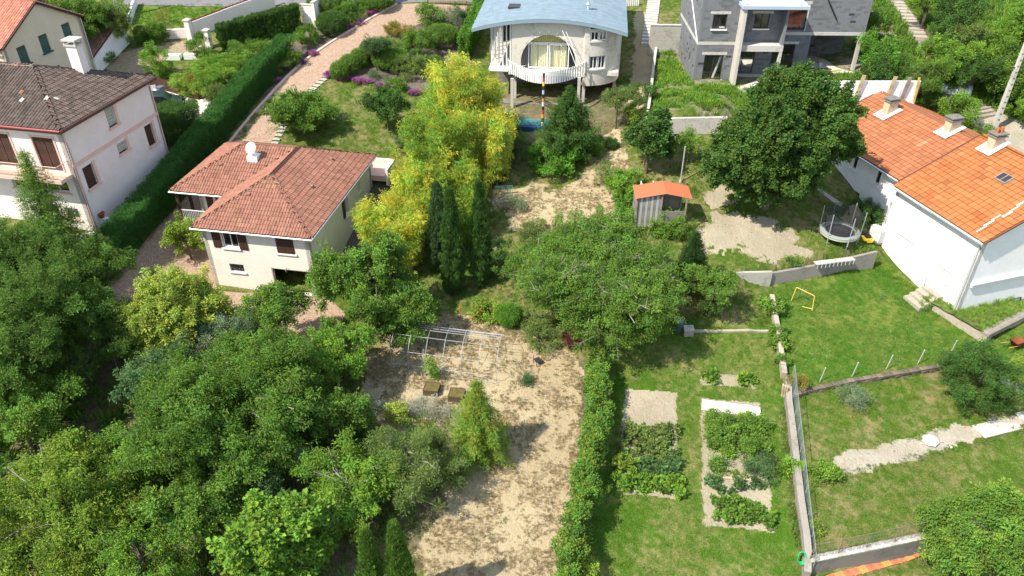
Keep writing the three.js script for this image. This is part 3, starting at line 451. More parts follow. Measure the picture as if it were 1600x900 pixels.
// ---------- beige house with green shutters, and the outbuilding beside it ----------
{
  reseed(23);
  const h = thing('beige_house', 'beige gabled house with closed dark green shutters in the top left corner', 'house', -40.4, 7.2, -60.9, R(-12)), E_ = 6.2, D = 9.2, K = .5, top = E_ + D / 2 * K, W = 12;
  const p = (x, d, y = E_) => [x, y, -d], t1 = { cw: .23, rh: .36, amp: .055, mat: tileMat, color: tint([.48, .22, .15], [.38, .16, .11], .04) };
  roofSlope(h, [p(-W, -.3, E_ - .15), p(.3, -.3, E_ - .15), p(.3, D / 2, top), p(-W, D / 2, top)], t1); roofSlope(h, [p(.3, D + .3, E_ - .15), p(-W, D + .3, E_ - .15), p(-W, D / 2, top), p(.3, D / 2, top)], t1);
  caps('ridge_tiles', h, p(-W, D / 2, top + .04), p(.3, D / 2, top + .04), mat(C(.42, .2, .14), { map: grainMap }));
  part('barge_board', [bar(V(.3, E_ - .2, .3), V(.3, top - .05, -D / 2), .07, 4), bar(V(.3, E_ - .2, -D - .3), V(.3, top - .05, -D / 2), .07, 4)], M.gutterBrown, h);
  const r = face(h, 0, 0, 0, Math.PI / 2), HR = [[1.3, 2.3, 4.15, 5.6], [3.9, 4.9, 4.35, 5.8], [6.8, 7.8, 4.5, 5.95], [4.2, 5.2, 1.9, 3.0]];
  part('gable_wall', panel(D, 0, HR.map(([a, b, c, d]) => [a, b, c, d]), .3, [[0, -2], [D, -2], [D, E_], [D / 2, top - .1], [0, E_]]), M.plasterBeige, r);
  for (const [a, b, c, d] of HR) { const w = part('window', bb(a, b, c, d, -.25, -.2), M.dark, r); for (const s of [0, 1]) part('shutter', shutterGeo((b - a) / 2 - .008, d - c), M.shutterGreen, w, a + s * (b - a) / 2, c, -.1); part('sill', bb(a - .12, b + .12, c - .1, c + .002, -.2, .12), M.shutterGreen, w); }
  part('wall', panel(W, E_ + 2, [], .3), M.plasterBeige, face(h, -W, 0, 0, 0), 0, -2, 0); part('wall', panel(W, E_ + 2, [], .3), M.plasterBeige, face(h, 0, 0, -D, Math.PI), 0, -2, 0);
  gutter(h, [-W, E_ - .25, .4], [.2, E_ - .25, .4], M.gutterBrown, .07); part('downpipe', [bar(V(.06, -2, .1), V(.06, E_ - .3, .1), .05), bar(V(.06, -2, -D - .05), V(.06, E_ - .3, -D - .05), .05)], M.gutterGrey, h);
  const o = thing('outbuilding', 'low white outbuilding with a weathered terracotta roof beside the beige house', 'outbuilding', -38.95, -69.36, 0); o.position.set(o.position.x, gy(o.position.x, o.position.y) - .1, o.position.y); o.rotation.y = R(-8);
  const q = (x, d, y) => [x, y, -d], t2 = { ...t1, color: tint([.26, .16, .115], [.20, .12, .09], .04) };
  roofSlope(o, [q(-4.6, 0, 1.8), q(.2, 0, 1.8), q(.2, 5.4, 3.7), q(-4.6, 5.4, 3.7)], t2); roofSlope(o, [q(.2, 7.4, 3.0), q(-4.6, 7.4, 3.0), q(-4.6, 5.4, 3.7), q(.2, 5.4, 3.7)], t2);
  caps('ridge_tiles', o, q(-4.6, 5.4, 3.73), q(.2, 5.4, 3.73), M.terracotta);
  part('gable_wall', panel(7.2, 0, [], .25, [[0, -1], [7.2, -1], [7.2, 2.85], [5.3, 3.5], [0, 1.65]]), M.plasterWhite, face(o, 0, 0, -.1, Math.PI / 2)); part('wall', panel(4.4, 2.6, [], .25), M.plasterWhite, face(o, -4.4, 0, -.1, 0), 0, -1, 0);
}

// ---------- the concrete house with the blue roof ----------
{
  reseed(24);
  const h = thing('blue_roof_house', 'grey concrete house on stilts with curved pale blue roof and arched window', 'house', -.05, 6.7, -65.5, R(-6)), F = 3.2;   // F: the main floor
  // roof: a shallow vault of slates, ridge running away from the camera
  const X0 = -3.3, X1 = 9.7, D0 = -.6, D1 = 15, yv = x => 7.75 - .95 * ((x - 3.2) / 6.5) ** 2, vault = (t, d) => V(lerp(X0, X1, t), yv(lerp(X0, X1, t)) + d * .03, -d);
  const slate = [], sc = [], under = [], N = 30;
  for (let j = 0; j < 54; j++) for (let i = 0; i < N; i++) {
    const d0 = D0 + j * .3, a = vault(i / N, d0), b = vault((i + 1) / N, d0), c = vault((i + 1) / N, d0 + .31), d = vault(i / N, d0 + .31), g = .9 + .2 * rnd(), k = [.20 * g, .268 * g, .315 * g];
    a.y += .03; b.y += .03; const a0 = a.clone().setY(a.y - .04), b0 = b.clone().setY(b.y - .04);
    for (const v of [a, b, c, a, c, d, a0, b0, b, a0, b, a]) { slate.push(v.x, v.y, v.z); sc.push(...k); }
  }
  for (let i = 0; i < N; i++) { const q = [vault(i / N, D0), vault((i + 1) / N, D0), vault((i + 1) / N, D1), vault(i / N, D1)]; const lo = q.map(v => v.clone().setY(v.y - .28)), hi = q.map(v => v.clone().setY(v.y - .02)); for (const t of [[lo[0], lo[2], lo[1]], [lo[0], lo[3], lo[2]], [lo[0], lo[1], hi[1]], [lo[0], hi[1], hi[0]], [lo[2], lo[3], hi[3]], [lo[2], hi[3], hi[2]]]) for (const v of t) under.push(v.x, v.y, v.z); }
  for (const t of [0, 1]) { const a = vault(t, D0), b = vault(t, D1); const q = [a.clone().setY(a.y - .28), b.clone().setY(b.y - .28), b.clone().setY(b.y - .02), a.clone().setY(a.y - .02)]; for (const v of [q[0], q[1], q[2], q[0], q[2], q[3]]) under.push(v.x, v.y, v.z); }
  const mk = (p, c) => { const g = new THREE.BufferGeometry(); g.setAttribute('position', new THREE.Float32BufferAttribute(p, 3)); if (c) g.setAttribute('color', new THREE.Float32BufferAttribute(c, 3)); g.computeVertexNormals(); return g; };
  const roof = part('roof', mk(under), mat(C(.20, .268, .315), { roughness: .75 }), h); part('slates', mk(slate, sc), mat(0xffffff, { vertexColors: true, roughness: .75 }), roof).userData.kind = 'stuff';
  part('vent_pipe', [cyl(.1, .1, .9, 0, 0, 0), cyl(.2, .2, .08, 0, .5, 0), new THREE.ConeGeometry(.22, .16, 12).translate(0, 1.0, 0)], M.galv, roof, 6.3, yv(6.3), -3.2);
  part('roof_light', bb(-.5, .5, 0, .14, -.6, .6), M.darkMetal, roof, -.1, yv(-.1) + .1, -3.4);
  // front wall with a round arch
  const s = new THREE.Shape([[0, -.25], [6.2, -.25], [6.2, 4.25], [3.1, 4.35], [0, 4.2]].map(p => new THREE.Vector2(...p))), ar = new THREE.Path(), cx = 3.15, rad = 2.35, cy = .72; ar.absarc(cx, cy, rad, R(-17.8), R(197.8), false); ar.closePath(); s.holes.push(ar);
  const fw = face(h, 0, F, 0, 0);
  part('wall', uvm(new THREE.ExtrudeGeometry(s, { depth: .35, bevelEnabled: false, curveSegments: 40 }).translate(0, 0, -.35)), M.concreteWarm, fw);
  for (const [x0, x1] of [[1.4, 3.12], [3.18, 4.9]]) { const w = part('window', [bb(x0, x1, .1, .2, -.5, -.42), bb(x0, x1, 2.12, 2.24, -.5, -.42), bb(x0, x0 + .09, .2, 2.12, -.5, -.42), bb(x1 - .09, x1, .2, 2.12, -.5, -.42)], M.white, fw); part('pane', bb(x0 + .05, x1 - .05, .15, 2.18, -.47, -.46), M.glass, w); }
  { const fan = new THREE.Shape(); fan.absarc(cx, cy, rad - .05, R(42), R(138), false); fan.closePath(); const w = part('fan_window', bb(1.2, 5.1, 2.24, 2.34, -.5, -.4), M.white, fw); part('pane', new THREE.ExtrudeGeometry(fan, { depth: .01, bevelEnabled: false }).translate(0, 0, -.47), M.glass, w); }
  for (const [a, b] of [[1.6, 2.2], [2.25, 3.05], [3.25, 4.0], [4.05, 4.7]]) { const c = new THREE.PlaneGeometry(b - a, 2.0, 24, 1), pp = c.attributes.position; for (let i = 0; i < pp.count; i++) pp.setZ(i, .05 * Math.sin(pp.getX(i) * 38)); c.computeVertexNormals(); part('curtain', c.translate((a + b) / 2, 1.15, -.7), mat(C(.82, .80, .56), { roughness: 1 }), fw); }
  part('curtain', (() => { const c = new THREE.PlaneGeometry(2.8, .8, 60, 1), pp = c.attributes.position; for (let i = 0; i < pp.count; i++) pp.setZ(i, .05 * Math.sin(pp.getX(i) * 30)); c.computeVertexNormals(); return c.translate(3.15, 2.7, -.7); })(), mat(C(.62, .58, .22), { roughness: 1 }), fw);
  { const aw = []; for (let i = 0; i < 9; i++) { const a = R(25 + i * 16.25), x = cx + Math.cos(a) * (rad + .1), y = cy + Math.sin(a) * (rad + .1); aw.push(bar(V(x, y, 0), V(x + Math.cos(a) * .15, y + .28, .3), .022, 5)); } aw.push(bar(V(4.6, 3.5, .35), V(6.0, .9, 1.1), .025), bar(V(4.3, 3.6, .35), V(5.6, 1.0, 1.4), .025)); part('awning_arms', aw, M.whiteMetal, fw); }
  // balcony: a shallow bow with slats
  const bow = t => V(lerp(-.25, 6.35, t), 0, .25 + 2.9 * Math.sin(Math.PI * t) ** .8);
  { const bs = new THREE.Shape(); bs.moveTo(-.25, .3); for (let i = 0; i <= 24; i++) { const p = bow(i / 24); bs.lineTo(p.x, -p.z); } bs.lineTo(6.35, .3); part('balcony_slab', uvm(new THREE.ExtrudeGeometry(bs, { depth: .3, bevelEnabled: false }).rotateX(Math.PI / 2).translate(0, 0, 0)), M.concreteWarm, fw, 0, 0, 0);
    for (let i = 0; i <= 33; i++) { const t = i / 33, p = bow(t), q = bow(Math.min(1, t + .01)), o_ = bow(Math.max(0, t - .01)), a = Math.atan2(-(q.z - o_.z), q.x - o_.x); part('rail_slat', bb(-.085, .085, .02, 1.08, -.02, .02), M.white, fw, p.x, 0, p.z + .05, a); }
    part('handrail', tube(Array.from({ length: 25 }, (_, i) => bow(i / 24).add(V(0, .95, 0))), .03, 60, 6), M.white, fw); }
  // right part: a bowed wall with two rows of windows
  const bowR = a => V(6.2 + 3.1 * Math.sin(a), 0, .25 - 3.1 * (1 - Math.cos(a)) * .9);
  const seg = (a0, a1, y0, y1) => { const n = 8, g = []; for (let i = 0; i < n; i++) { const p = bowR(lerp(a0, a1, i / n)), q = bowR(lerp(a0, a1, (i + 1) / n)), pi = p.clone().add(V(-.1, 0, -.3)), qi = q.clone().add(V(-.12, 0, -.3)); const P = [p.clone().setY(y0), q.clone().setY(y0), q.clone().setY(y1), p.clone().setY(y1), pi.clone().setY(y0), qi.clone().setY(y0), qi.clone().setY(y1), pi.clone().setY(y1)]; const pos = []; for (const t of [[0, 1, 2], [0, 2, 3], [4, 6, 5], [4, 7, 6], [3, 2, 6], [3, 6, 7], [0, 5, 1], [0, 4, 5], [1, 5, 6], [1, 6, 2], [0, 3, 7], [0, 7, 4]]) for (const k of t) pos.push(P[k].x, P[k].y, P[k].z); g.push(uvm(mk(pos))); } return g; };
  const wy = [[.35, 1.45], [2.75, 3.5]];
  part('bowed_wall', [...seg(.0, .14, -1.1, 3.9), ...seg(.14, .62, -1.1, wy[0][0]), ...seg(.14, .62, wy[0][1], wy[1][0]), ...seg(.14, .62, wy[1][1], 3.72), ...seg(.62, 1.0, -1.1, 3.5), ...seg(1.0, 1.55, -1.1, 3.3)], M.concreteWarm, fw);
  for (const [y0, y1] of wy) for (const [a0, a1] of [[.15, .37], [.39, .61]]) { const p = bowR(a0), q = bowR(a1), w = new THREE.Group(); w.name = 'window'; w.position.set(p.x, 0, p.z - .12); w.rotation.y = Math.atan2(-(q.z - p.z), q.x - p.x); fw.add(w); const l = Math.hypot(q.x - p.x, q.z - p.z); part('frame', [bb(0, l, y0, y0 + .07, -.05, .02), bb(0, l, y1 - .07, y1, -.05, .02), bb(0, .07, y0, y1, -.05, .02), bb(l - .07, l, y0, y1, -.05, .02), bb(l / 2 - .03, l / 2 + .03, y0, y1, -.05, .02)], M.whiteMetal, w); part('pane', bb(.03, l - .03, y0 + .03, y1 - .03, -.02, -.012), M.glass, w); }
  for (const [y0, y1] of wy) part('window_ledge', seg(.12, .66, y0 - .14, y0 - .01).map(g => g.translate(.02, 0, .1)), M.concreteLight, fw);
  part('wall', bb(9.05, 9.35, -1.1, 3.3, -14, -2.7), M.concreteWarm, fw); part('wall', bb(-1.8, 9.3, -1, 3.4, -14.3, -14), M.concreteWarm, fw);
  part('floor_slab', bb(-1.9, 9.2, -.35, -.02, -14, -.36), M.concreteWarm, fw); part('wall', bb(5.9, 9.0, -3.3, -.35, -3.4, -3.2), mat(C(.22, .03, .03)), fw); part('wall', bb(-1.8, 5.9, -3.4, -.35, -3.9, -3.6), M.concreteDark, fw);
  // glazed left side
  const gl = []; for (let i = 0; i < 6; i++) gl.push(bb(-1.9 + i * .36 - .05, -1.9 + i * .36 + .05, -.1, 3.55 + i * .1, -1.55 + i * .27, -1.43 + i * .27)); gl.push(bb(-2.0, .0, -.2, 0, -1.7, -.1)); part('glazing_bars', gl, M.white, fw);
  const lg = part('glazing', bb(-1.95, -1.93, 0, 3.4, -8, -1.6), M.glass, fw); part('glazing_posts', [-2.8, -4, -5.2, -6.4, -7.6].map(z => bb(-2.0, -1.88, 0, 3.5, z - .06, z + .06)), M.white, lg); part('wall', bb(-2, -1.7, -.3, 3.5, -14, -8), M.concreteWarm, fw);
  for (const [x, z] of [[.2, 1.3], [.25, -.6], [5.9, .5], [6.3, -.3], [9.0, -2.9]]) part('stilt', bb(x - .13, x + .13, -4.2, -.3, z - .13, z + .13), M.concreteLight, fw);
  part('ground_slab', bb(-1.5, 9, -4.2, -2.75, -6, .6), M.concreteDark, fw);
  // the painted pad and pole under the balcony
  const pad = new THREE.Shape(); pad.absellipse(0, 0, 1.75, 1.15, 0, Math.PI * 2);
  { const x = 1.75, z = -61.3, pd = thing('painted_pad', 'teal and blue painted concrete pad under the balcony', 'pad', x, gy(x, z), z); part('pad', new THREE.ExtrudeGeometry(pad, { depth: .4, bevelEnabled: false }).rotateX(-Math.PI / 2).translate(0, -.3, 0), mat(C(.055, .19, .22), { map: stainMap, roughness: .8 }), pd);
    const ed = new THREE.Shape(); ed.absellipse(0, 0, 1.77, 1.17, R(215), R(335)); part('blue_edge', new THREE.ExtrudeGeometry(ed, { depth: .41, bevelEnabled: false }).rotateX(-Math.PI / 2).translate(0, -.3, .0), mat(C(.03, .075, .18), { map: stainMap, roughness: .8 }), pd); }
  { const x = 2.55, z = -60.35, tp = thing('painted_pole', 'tall pole painted in black, red, yellow and blue bands before the balcony', 'pole', x, gy(x, z), z); const cs = [[.1, .2, .5], [.75, .75, .72], [.03, .03, .03], [.6, .35, .05], [.4, .04, .04], [.03, .03, .03], [.7, .7, .68], [.55, .25, .05], [.03, .03, .03], [.35, .5, .62], [.03, .03, .03], [.7, .5, .05], [.45, .03, .05], [.04, .03, .03]]; cs.forEach((c, i) => part('band', cyl(.12 - i * .002, .118 - i * .002, .34, 0, i * .34, 0, 14), mat(C(...c), { roughness: .5 }), tp)); part('finial', new THREE.SphereGeometry(.09, 12, 8).translate(0, cs.length * .34 + .08, 0), M.white, tp); }
}

const tileReds = [[.20, .06, .04], [.14, .045, .03], [.25, .09, .06]].map(c => mat(C(...c), { map: grainMap }));
// ---------- the unfinished blockwork house ----------
const blockMat = mat(0xffffff, { vertexColors: true, roughness: .95, bumpMap, bumpScale: .008 });
// a wall laid in 50 x 20 cm concrete blocks round its openings; outer faces at z = 0, mortar 1 cm back
function blockWall(parent, w, h, holes, o = {}) {
  const pos = [], col = [], bw = .5, bh = .2, nr = Math.ceil(h / bh), g = [], A = [];
  for (let r = 0; r < nr; r++) for (let c = -1; c < w / bw + 1; c++) {
    const x0 = Math.max(0, c * bw + (r & 1) * .25) + .008, x1 = Math.min(w, c * bw + (r & 1) * .25 + bw) - .008, y0 = r * bh + .006, y1 = Math.min(h, (r + 1) * bh) - .006; if (x1 - x0 < .04) continue;
    let spans = [[x0, x1]]; for (const [a, b, p, q] of holes) if (y1 > p + .02 && y0 < q - .02) spans = spans.flatMap(([s, e]) => e <= a || s >= b ? [[s, e]] : [[s, Math.min(e, a)], [Math.max(s, b), e]].filter(([m, n]) => n - m > .03));
    for (const [s, e] of spans) { const k = .8 + .4 * rnd(), cc = rnd() < .02 ? [.05, .05, .05] : [.145 * k, .153 * k, .162 * k]; const z = rr(-.004, .004), gg = new THREE.BoxGeometry(e - s, y1 - y0, .04).translate((s + e) / 2, (y0 + y1) / 2, z - .02).toNonIndexed(); for (let i = 0; i < gg.attributes.position.count; i++) { pos.push(gg.attributes.position.getX(i), gg.attributes.position.getY(i), gg.attributes.position.getZ(i)); col.push(...cc); } }
  }
  const wall = part('wall', panel(w, h, holes, .2), mat(C(.19, .20, .21), { map: grainMap }), parent, 0, 0, -.012);
  const b = new THREE.BufferGeometry(); b.setAttribute('position', new THREE.Float32BufferAttribute(pos, 3)); b.setAttribute('color', new THREE.Float32BufferAttribute(col, 3)); b.computeVertexNormals();
  part('blocks', b, blockMat, wall).userData.kind = 'stuff'; return wall;
}
{
  reseed(25);
  const h = thing('blockwork_house', 'unfinished grey concrete block house with black window frames and concrete posts', 'house', 15.5, 9.3, -64.45, R(-1.5)), S = 3.2;
  const blackW = { frame: M.darkMetal, z: -.08, t: .07 }, lint = (p, x0, x1, y) => part('lintel', bb(x0 - .25, x1 + .25, y, y + .22, -.1, .012), M.concreteLight, p);
  const slab = (x0, x1, z0, z1, y = S) => part('floor_slab', bb(x0, x1, y - .12, y + .14, z0, z1), M.concreteLight, h);
  // left block
  const f1 = face(h, 0, 0, 0, 0); blockWall(f1, 3.1, S - .12, [[.75, 2.35, .12, 2.25]]); windowIn(f1, .75, 2.35, .12, 2.25, blackW); lint(f1, .75, 2.35, 2.25); part('window_sill', bb(.6, 2.5, .02, .12, -.1, .12), M.concreteLight, f1);
  const f1u = face(h, 0, S + .14, 0, 0); blockWall(f1u, 3.1, 3.4, [[1.0, 2.15, 1.05, 2.25]]); windowIn(f1u, 1.0, 2.15, 1.05, 2.25, blackW); lint(f1u, 1.0, 2.15, 2.25); part('window_sill', bb(.9, 2.25, .95, 1.05, -.05, .12), M.white, f1u);
  slab(-.01, 3.11, -9, .012);
  const l1 = face(h, 0, -1, -9.5, -Math.PI / 2); blockWall(l1, 9.5, S + .88, [[6.6, 7.3, 1.9, 2.6]]); const l2 = face(h, 0, S + .14, -9.5, -Math.PI / 2); blockWall(l2, 9.5, 3.4, []); part('render_strip', bar(V(-.03, S + .1, 0), V(-.03, S + 3.2, -6), .05, 4), M.white, h);
  // tall fin between the bays
  part('fin_wall', bb(3.11, 3.35, -.3, 6.8, -3, 1.35), M.concreteLight, h);
  // middle bay, its beam and post stand forward
  slab(3.36, 6.85, -3, 1.0); part('beam', bb(3.36, 6.85, S - .34, S - .121, .72, 1.0), M.concreteLight, h); part('post', bb(6.6, 6.84, -.4, S - .34, .74, .98), M.concreteLight, h);
  const m1 = face(h, 3.36, 0, -1.9, 0); blockWall(m1, 3.5, S - .12, [[.1, 2.1, .1, 2.3]]); windowIn(m1, .1, 2.1, .1, 2.3, blackW);
  const m2 = face(h, 3.36, S + .14, -.1, 0); blockWall(m2, 3.5, 3.2, [[1.05, 2.25, 1.1, 2.3]]); windowIn(m2, 1.05, 2.25, 1.1, 2.3, blackW); lint(m2, 1.05, 2.25, 2.3); part('window_sill', bb(.95, 2.35, 1.0, 1.1, -.05, .12), M.white, m2);
  const m3 = face(h, 6.86, S + .14, .9, Math.PI / 2); blockWall(m3, 4, 3.2, []);
  part('canopy_roof', [bb(2.9, 8.2, 6.36, 6.62, -5, 1.5)], mat(C(.33, .42, .50), { roughness: .5 }), h); part('canopy_fascia', bb(3.3, 7.4, 6.6, 6.95, 1.2, 1.35), M.white, h);
  part('deck', bb(3.36, 6.85, -.3, .0, -1.9, 2.2), M.concreteLight, h);
  // right part, set back
  const zr = -3.0, r1 = face(h, 6.87, 0, zr, 0); blockWall(r1, 3.5, S - .12, [[.4, 2.3, .1, 2.3]]); windowIn(r1, .4, 2.3, .1, 2.3, blackW); lint(r1, .4, 2.3, 2.3);
  slab(6.87, 14.9, zr - 6, zr + .05); part('porch_floor', bb(10.4, 14.8, -.3, -.02, zr - 5, zr + .6), M.concreteLight, h); const pb = face(h, 10.4, 0, zr - 4.2, 0); blockWall(pb, 4.5, S - .12, []); const ps = face(h, 10.38, 0, zr, Math.PI / 2); blockWall(ps, 4.2, S - .12, []);
  part('post', bb(14.5, 14.78, -.6, S - .13, zr - .25, zr + .03), M.concreteLight, h);
  const r2 = face(h, 6.87, S + .14, zr, 0); blockWall(r2, 8, 3.6, [[.6, 2.75, .15, 2.35]]); lint(r2, .6, 2.75, 2.35); part('jamb', bb(2.75, 2.85, .1, 2.4, -.1, .02), M.concreteLight, r2); windowIn(r2, .6, 2.75, .15, 2.35, { ...blackW, n: 1 });
  const r3 = face(h, 14.88, S + .14, zr, Math.PI / 2); blockWall(r3, 6, 3.6, []);
  part('prop', [bar(V(10.6, S + 3.5, zr + .4), V(12.2, S + 1.2, zr + .08), .06)], M.darkMetal, h);
  part('floor_slab', bb(.2, 10.3, -.4, -.05, -9.3, -.35), M.concreteLight, h); part('yard_slab', bb(.1, 3.1, -.5, -.06, .02, .7), M.concreteLight, h);
  part('roof_slab', bb(0, 14.9, S + 3.54, S + 3.74, -9, -3.05), M.concreteLight, h); part('wall', bb(.1, 14.8, -1, S + 3.5, -9.6, -9.4), M.concrete, h);
  h.updateMatrixWorld();
  { const s = thing('roof_tile_stack', 'stack of red roof tiles behind the large upper window opening', 'tiles'); s.position.copy(h.localToWorld(V(8.5, S + .15, zr - .75))); s.rotation.y = R(-1.5); for (let r = 0; r < 9; r++) for (let c = 0; c < 8; c++) part('tile', bx(.245, .04, .34).rotateX(.9), tileReds[(r * 3 + c * 5) % 3], s, -.95 + c * .26, .2 + r * .22, .1 - r * .05); }
  const at = (x, y, z) => h.localToWorld(V(x, y, z));
  const put = (o, x, z, y = 0) => { o.position.copy(at(x, y, z)); return o; };
  { const t = put(thing('scaffold_frame', 'rusty scaffold trestle standing in the open porch', 'trestle'), 11.6, zr - 2.2, -.02); part('frame', [bar(V(-.6, 0, 0), V(-.6, 1.4, 0), .025), bar(V(.6, 0, 0), V(.6, 1.4, 0), .025), bar(V(-.6, 1.4, 0), V(.6, 1.4, 0), .025), bar(V(-.6, .7, 0), V(.6, .7, 0), .02)], M.wood, t); part('foot', [bar(V(-.6, .02, -.3), V(-.6, .02, .3), .025), bar(V(.6, .02, -.3), V(.6, .02, .3), .025)], M.wood, t); }
  const bucket = (x, z, c, lab) => { const b = put(thing('bucket', lab, 'bucket'), x, z, -.02); part('pail', new THREE.LatheGeometry([[0, .01], [.13, .01], [.17, .34], [.155, .34], [.12, .03]].map(a => new THREE.Vector2(...a)), 16), mat(c, { roughness: .5 }), b); part('bail', new THREE.TorusGeometry(.16, .008, 5, 16, Math.PI).rotateX(.6).translate(0, .33, 0), M.darkMetal, b); };
  bucket(11.0, zr - 1.1, C(.02, .03, .10), 'dark blue bucket on the porch floor of the block house'); bucket(12.1, zr - 1.0, C(.7, .7, .68), 'white bucket on the porch floor of the block house');
  const plank = (x, y, z, l, a, m, lab) => { const p = put(thing('loose_plank', lab, 'plank'), x, z, y); p.rotation.y = a; part('board', bx(l, .05, .22), m, p, 0, .025, 0); };
  plank(12.6, .0, zr + .25, 2.2, .35, M.woodYellow, 'long yellow formwork plank lying beside the porch post'); plank(9.2, -.1, 1.2, 2.4, -.1, M.woodGrey, 'grey plank lying before the middle bay of the block house'); plank(11.4, -.02, zr - .5, 3, -.12, M.darkMetal, 'dark strip lying across the porch floor');
  { const p = put(thing('leaning_board', 'long board leaning inside the glazed doorway of the block house', 'board'), 1.75, -.5, .1); const m = part('board', bb(-.08, .08, 0, 2.1, -.02, .02), M.white, p); m.rotation.z = -.25; }
}

// ---------- the white house with two orange roofs ----------
{
  reseed(26);
  // local x runs along the long wall towards the camera, local z points out of that wall; the near corner is the origin
  const h = thing('white_house', 'bright white house with two orange tiled roofs and chimneys at the right', 'house', 28.63, 2.5, -40.32, Math.atan2(-.9563, .2924));
  const orange = (c, r, u, v) => { const q = rnd(), d = (.88 + .2 * rnd()) * (.88 + .24 * fbm((u || 0) * .45, (v || 0) * .8)); return (q < .12 ? [.30, .10, .038] : q < .2 ? [.345, .15, .058] : [.34, .13, .048]).map(v => v * d); };
  const old = (c, r, u, v) => { const d = .82 + .3 * rnd(), l = vnoise(u * .9, v * .9 + 40); return (l > .85 && rnd() < .15 ? [.36, .20, .11] : [.33, .13, .062]).map(v => v * d); };
  let left = 280; const single = () => left-- > 0;
  const E1 = 5.3, K1 = .46, I1 = 6.3, N1 = .3, F1 = -7.75, top1 = E1 + I1 * K1;
  roofSlope(h, [[F1, E1, 0], [N1, E1, 0], [N1, top1, -I1], [F1, top1, -I1]], { cw: .40, rh: .42, flat: true, mat: tileMat, color: orange, single });
  roofSlope(h, [[N1, E1, -2 * I1], [F1, E1, -2 * I1], [F1, top1, -I1], [N1, top1, -I1]], { cw: .40, rh: .42, flat: true, mat: tileMat, color: orange });
  const om = mat(C(.32, .135, .06), { map: grainMap }), om2 = mat(C(.31, .14, .09), { map: grainMap });
  caps('ridge_tiles', h, [N1, top1 + .03, -I1], [F1, top1 + .03, -I1], om); caps('verge_tiles', h, [F1, E1 + .06, -.05], [F1, top1 + .06, -I1], om2, .12); caps('verge_tiles', h, [N1, E1 + .04, -.05], [N1, top1 + .04, -I1], om, .09);
  const E2 = 5.4, K2 = .40, Z2 = -.75, I2 = 5.7, B2 = -18.1, G1 = F1 - .02, top2 = E2 + I2 * K2;
  roofSlope(h, [[B2, E2, Z2], [G1, E2, Z2], [G1, top2, Z2 - I2], [B2, top2, Z2 - I2]], { cw: .36, rh: .40, flat: true, mat: tileMat, color: old });
  roofSlope(h, [[G1, E2, Z2 - 2 * I2], [B2, E2, Z2 - 2 * I2], [B2, top2, Z2 - I2], [G1, top2, Z2 - I2]], { cw: .36, rh: .40, flat: true, mat: tileMat, color: old });
  caps('ridge_tiles', h, [F1, top2 + .03, Z2 - I2], [B2, top2 + .03, Z2 - I2], om2); caps('verge_tiles', h, [B2, E2 + .04, Z2], [B2, top2 + .04, Z2 - I2], om2, .11);
  gutter(h, [N1, E1 - .1, .08], [F1, E1 - .1, .08], M.gutterGrey, .08); gutter(h, [F1, E2 - .1, Z2 + .08], [B2, E2 - .1, Z2 + .08], M.gutterGrey, .07);
  const f = face(h, -7.7, 0, -.35, 0), HL = [[4.85, 6.5, .35, 2.0], [1.15, 2.8, 1.0, 2.15]];
  part('wall', panel(7.7, E1 + 1.85, HL.map(([a, b, c, d]) => [a, b, c + 2, d + 2]), .3), M.plasterWhite, f, 0, -2, 0);
  const dr = part('door', bb(4.9, 5.68, .36, 1.96, -.12, -.08), mat(C(.75, .76, .52), { roughness: .6 }), f); part('door_frame', [bb(4.85, 4.9, .35, 2, -.14, -.02), bb(6.45, 6.5, .35, 2, -.14, -.02), bb(4.9, 6.45, 1.95, 2, -.14, -.02)], M.white, dr); part('side_light', bb(5.7, 6.44, .36, 1.94, -.12, -.1), M.white, dr);
  part('roller_shutter', [0, 1, 2, 3, 4, 5, 6].map(i => bb(1.17, 2.78, 1.02 + i * .15, 1.16 + i * .15, -.11, -.085)), M.white, f);
  part('string_course', [bb(.9, 3.1, 2.75, 2.79, .003, .025), bb(.9, 3.1, .7, .74, .003, .025), bb(4.6, 6.9, 2.75, 2.79, .003, .025), bb(6.1, 7.1, 1.05, 1.09, .003, .025)], M.white, f);
  part('soffit_panels', [bb(6.5, 7.7, 4.75, 5.12, .003, .05), bb(3.5, 6.2, 4.8, 5.12, .003, .09), bb(.1, 3.2, 4.85, 5.12, .003, .07)], M.plasterWhite, f);
  part('downpipe', [bar(V(7.58, -1.2, .09), V(7.58, 5.1, .09), .05), bar(V(7.58, 5.1, .09), V(7.58, 5.25, .35), .05)], M.gutterGrey, f);
  const f2 = face(h, -17.2, 0, Z2 - .35, 0), H2 = [[3.8, 4.4, 3.9, 5.0], [6.4, 7.0, 3.9, 5.0], [4.6, 5.5, 1.9, 2.5], [8.55, 9.2, .5, 3.4]];
  part('wall', panel(9.5, E2 + 1.85, H2.map(([a, b, c, d]) => [a, b, c + 2, d + 2]), .3), M.plasterWhite, f2, 0, -2, 0);
  H2.slice(0, 3).forEach(([a, b, c, d]) => windowIn(f2, a, b, c, d, { n: 1, frame: M.whiteMetal, sill: M.plasterWhite })); part('door', bb(8.57, 9.18, .5, 3.38, -.28, -.24), M.white, f2);
  const g = face(h, 0, 0, -.35, Math.PI / 2), GW = 2 * I1 - .7, gab = y => [[0, y], [GW, y], [GW, E1 - .1], [GW / 2, E1 + (I1 - .35) * K1 - .06], [0, E1 - .1]];
  part('gable_wall', panel(GW, 0, [], .3, gab(-2)), M.plasterWhite, g);
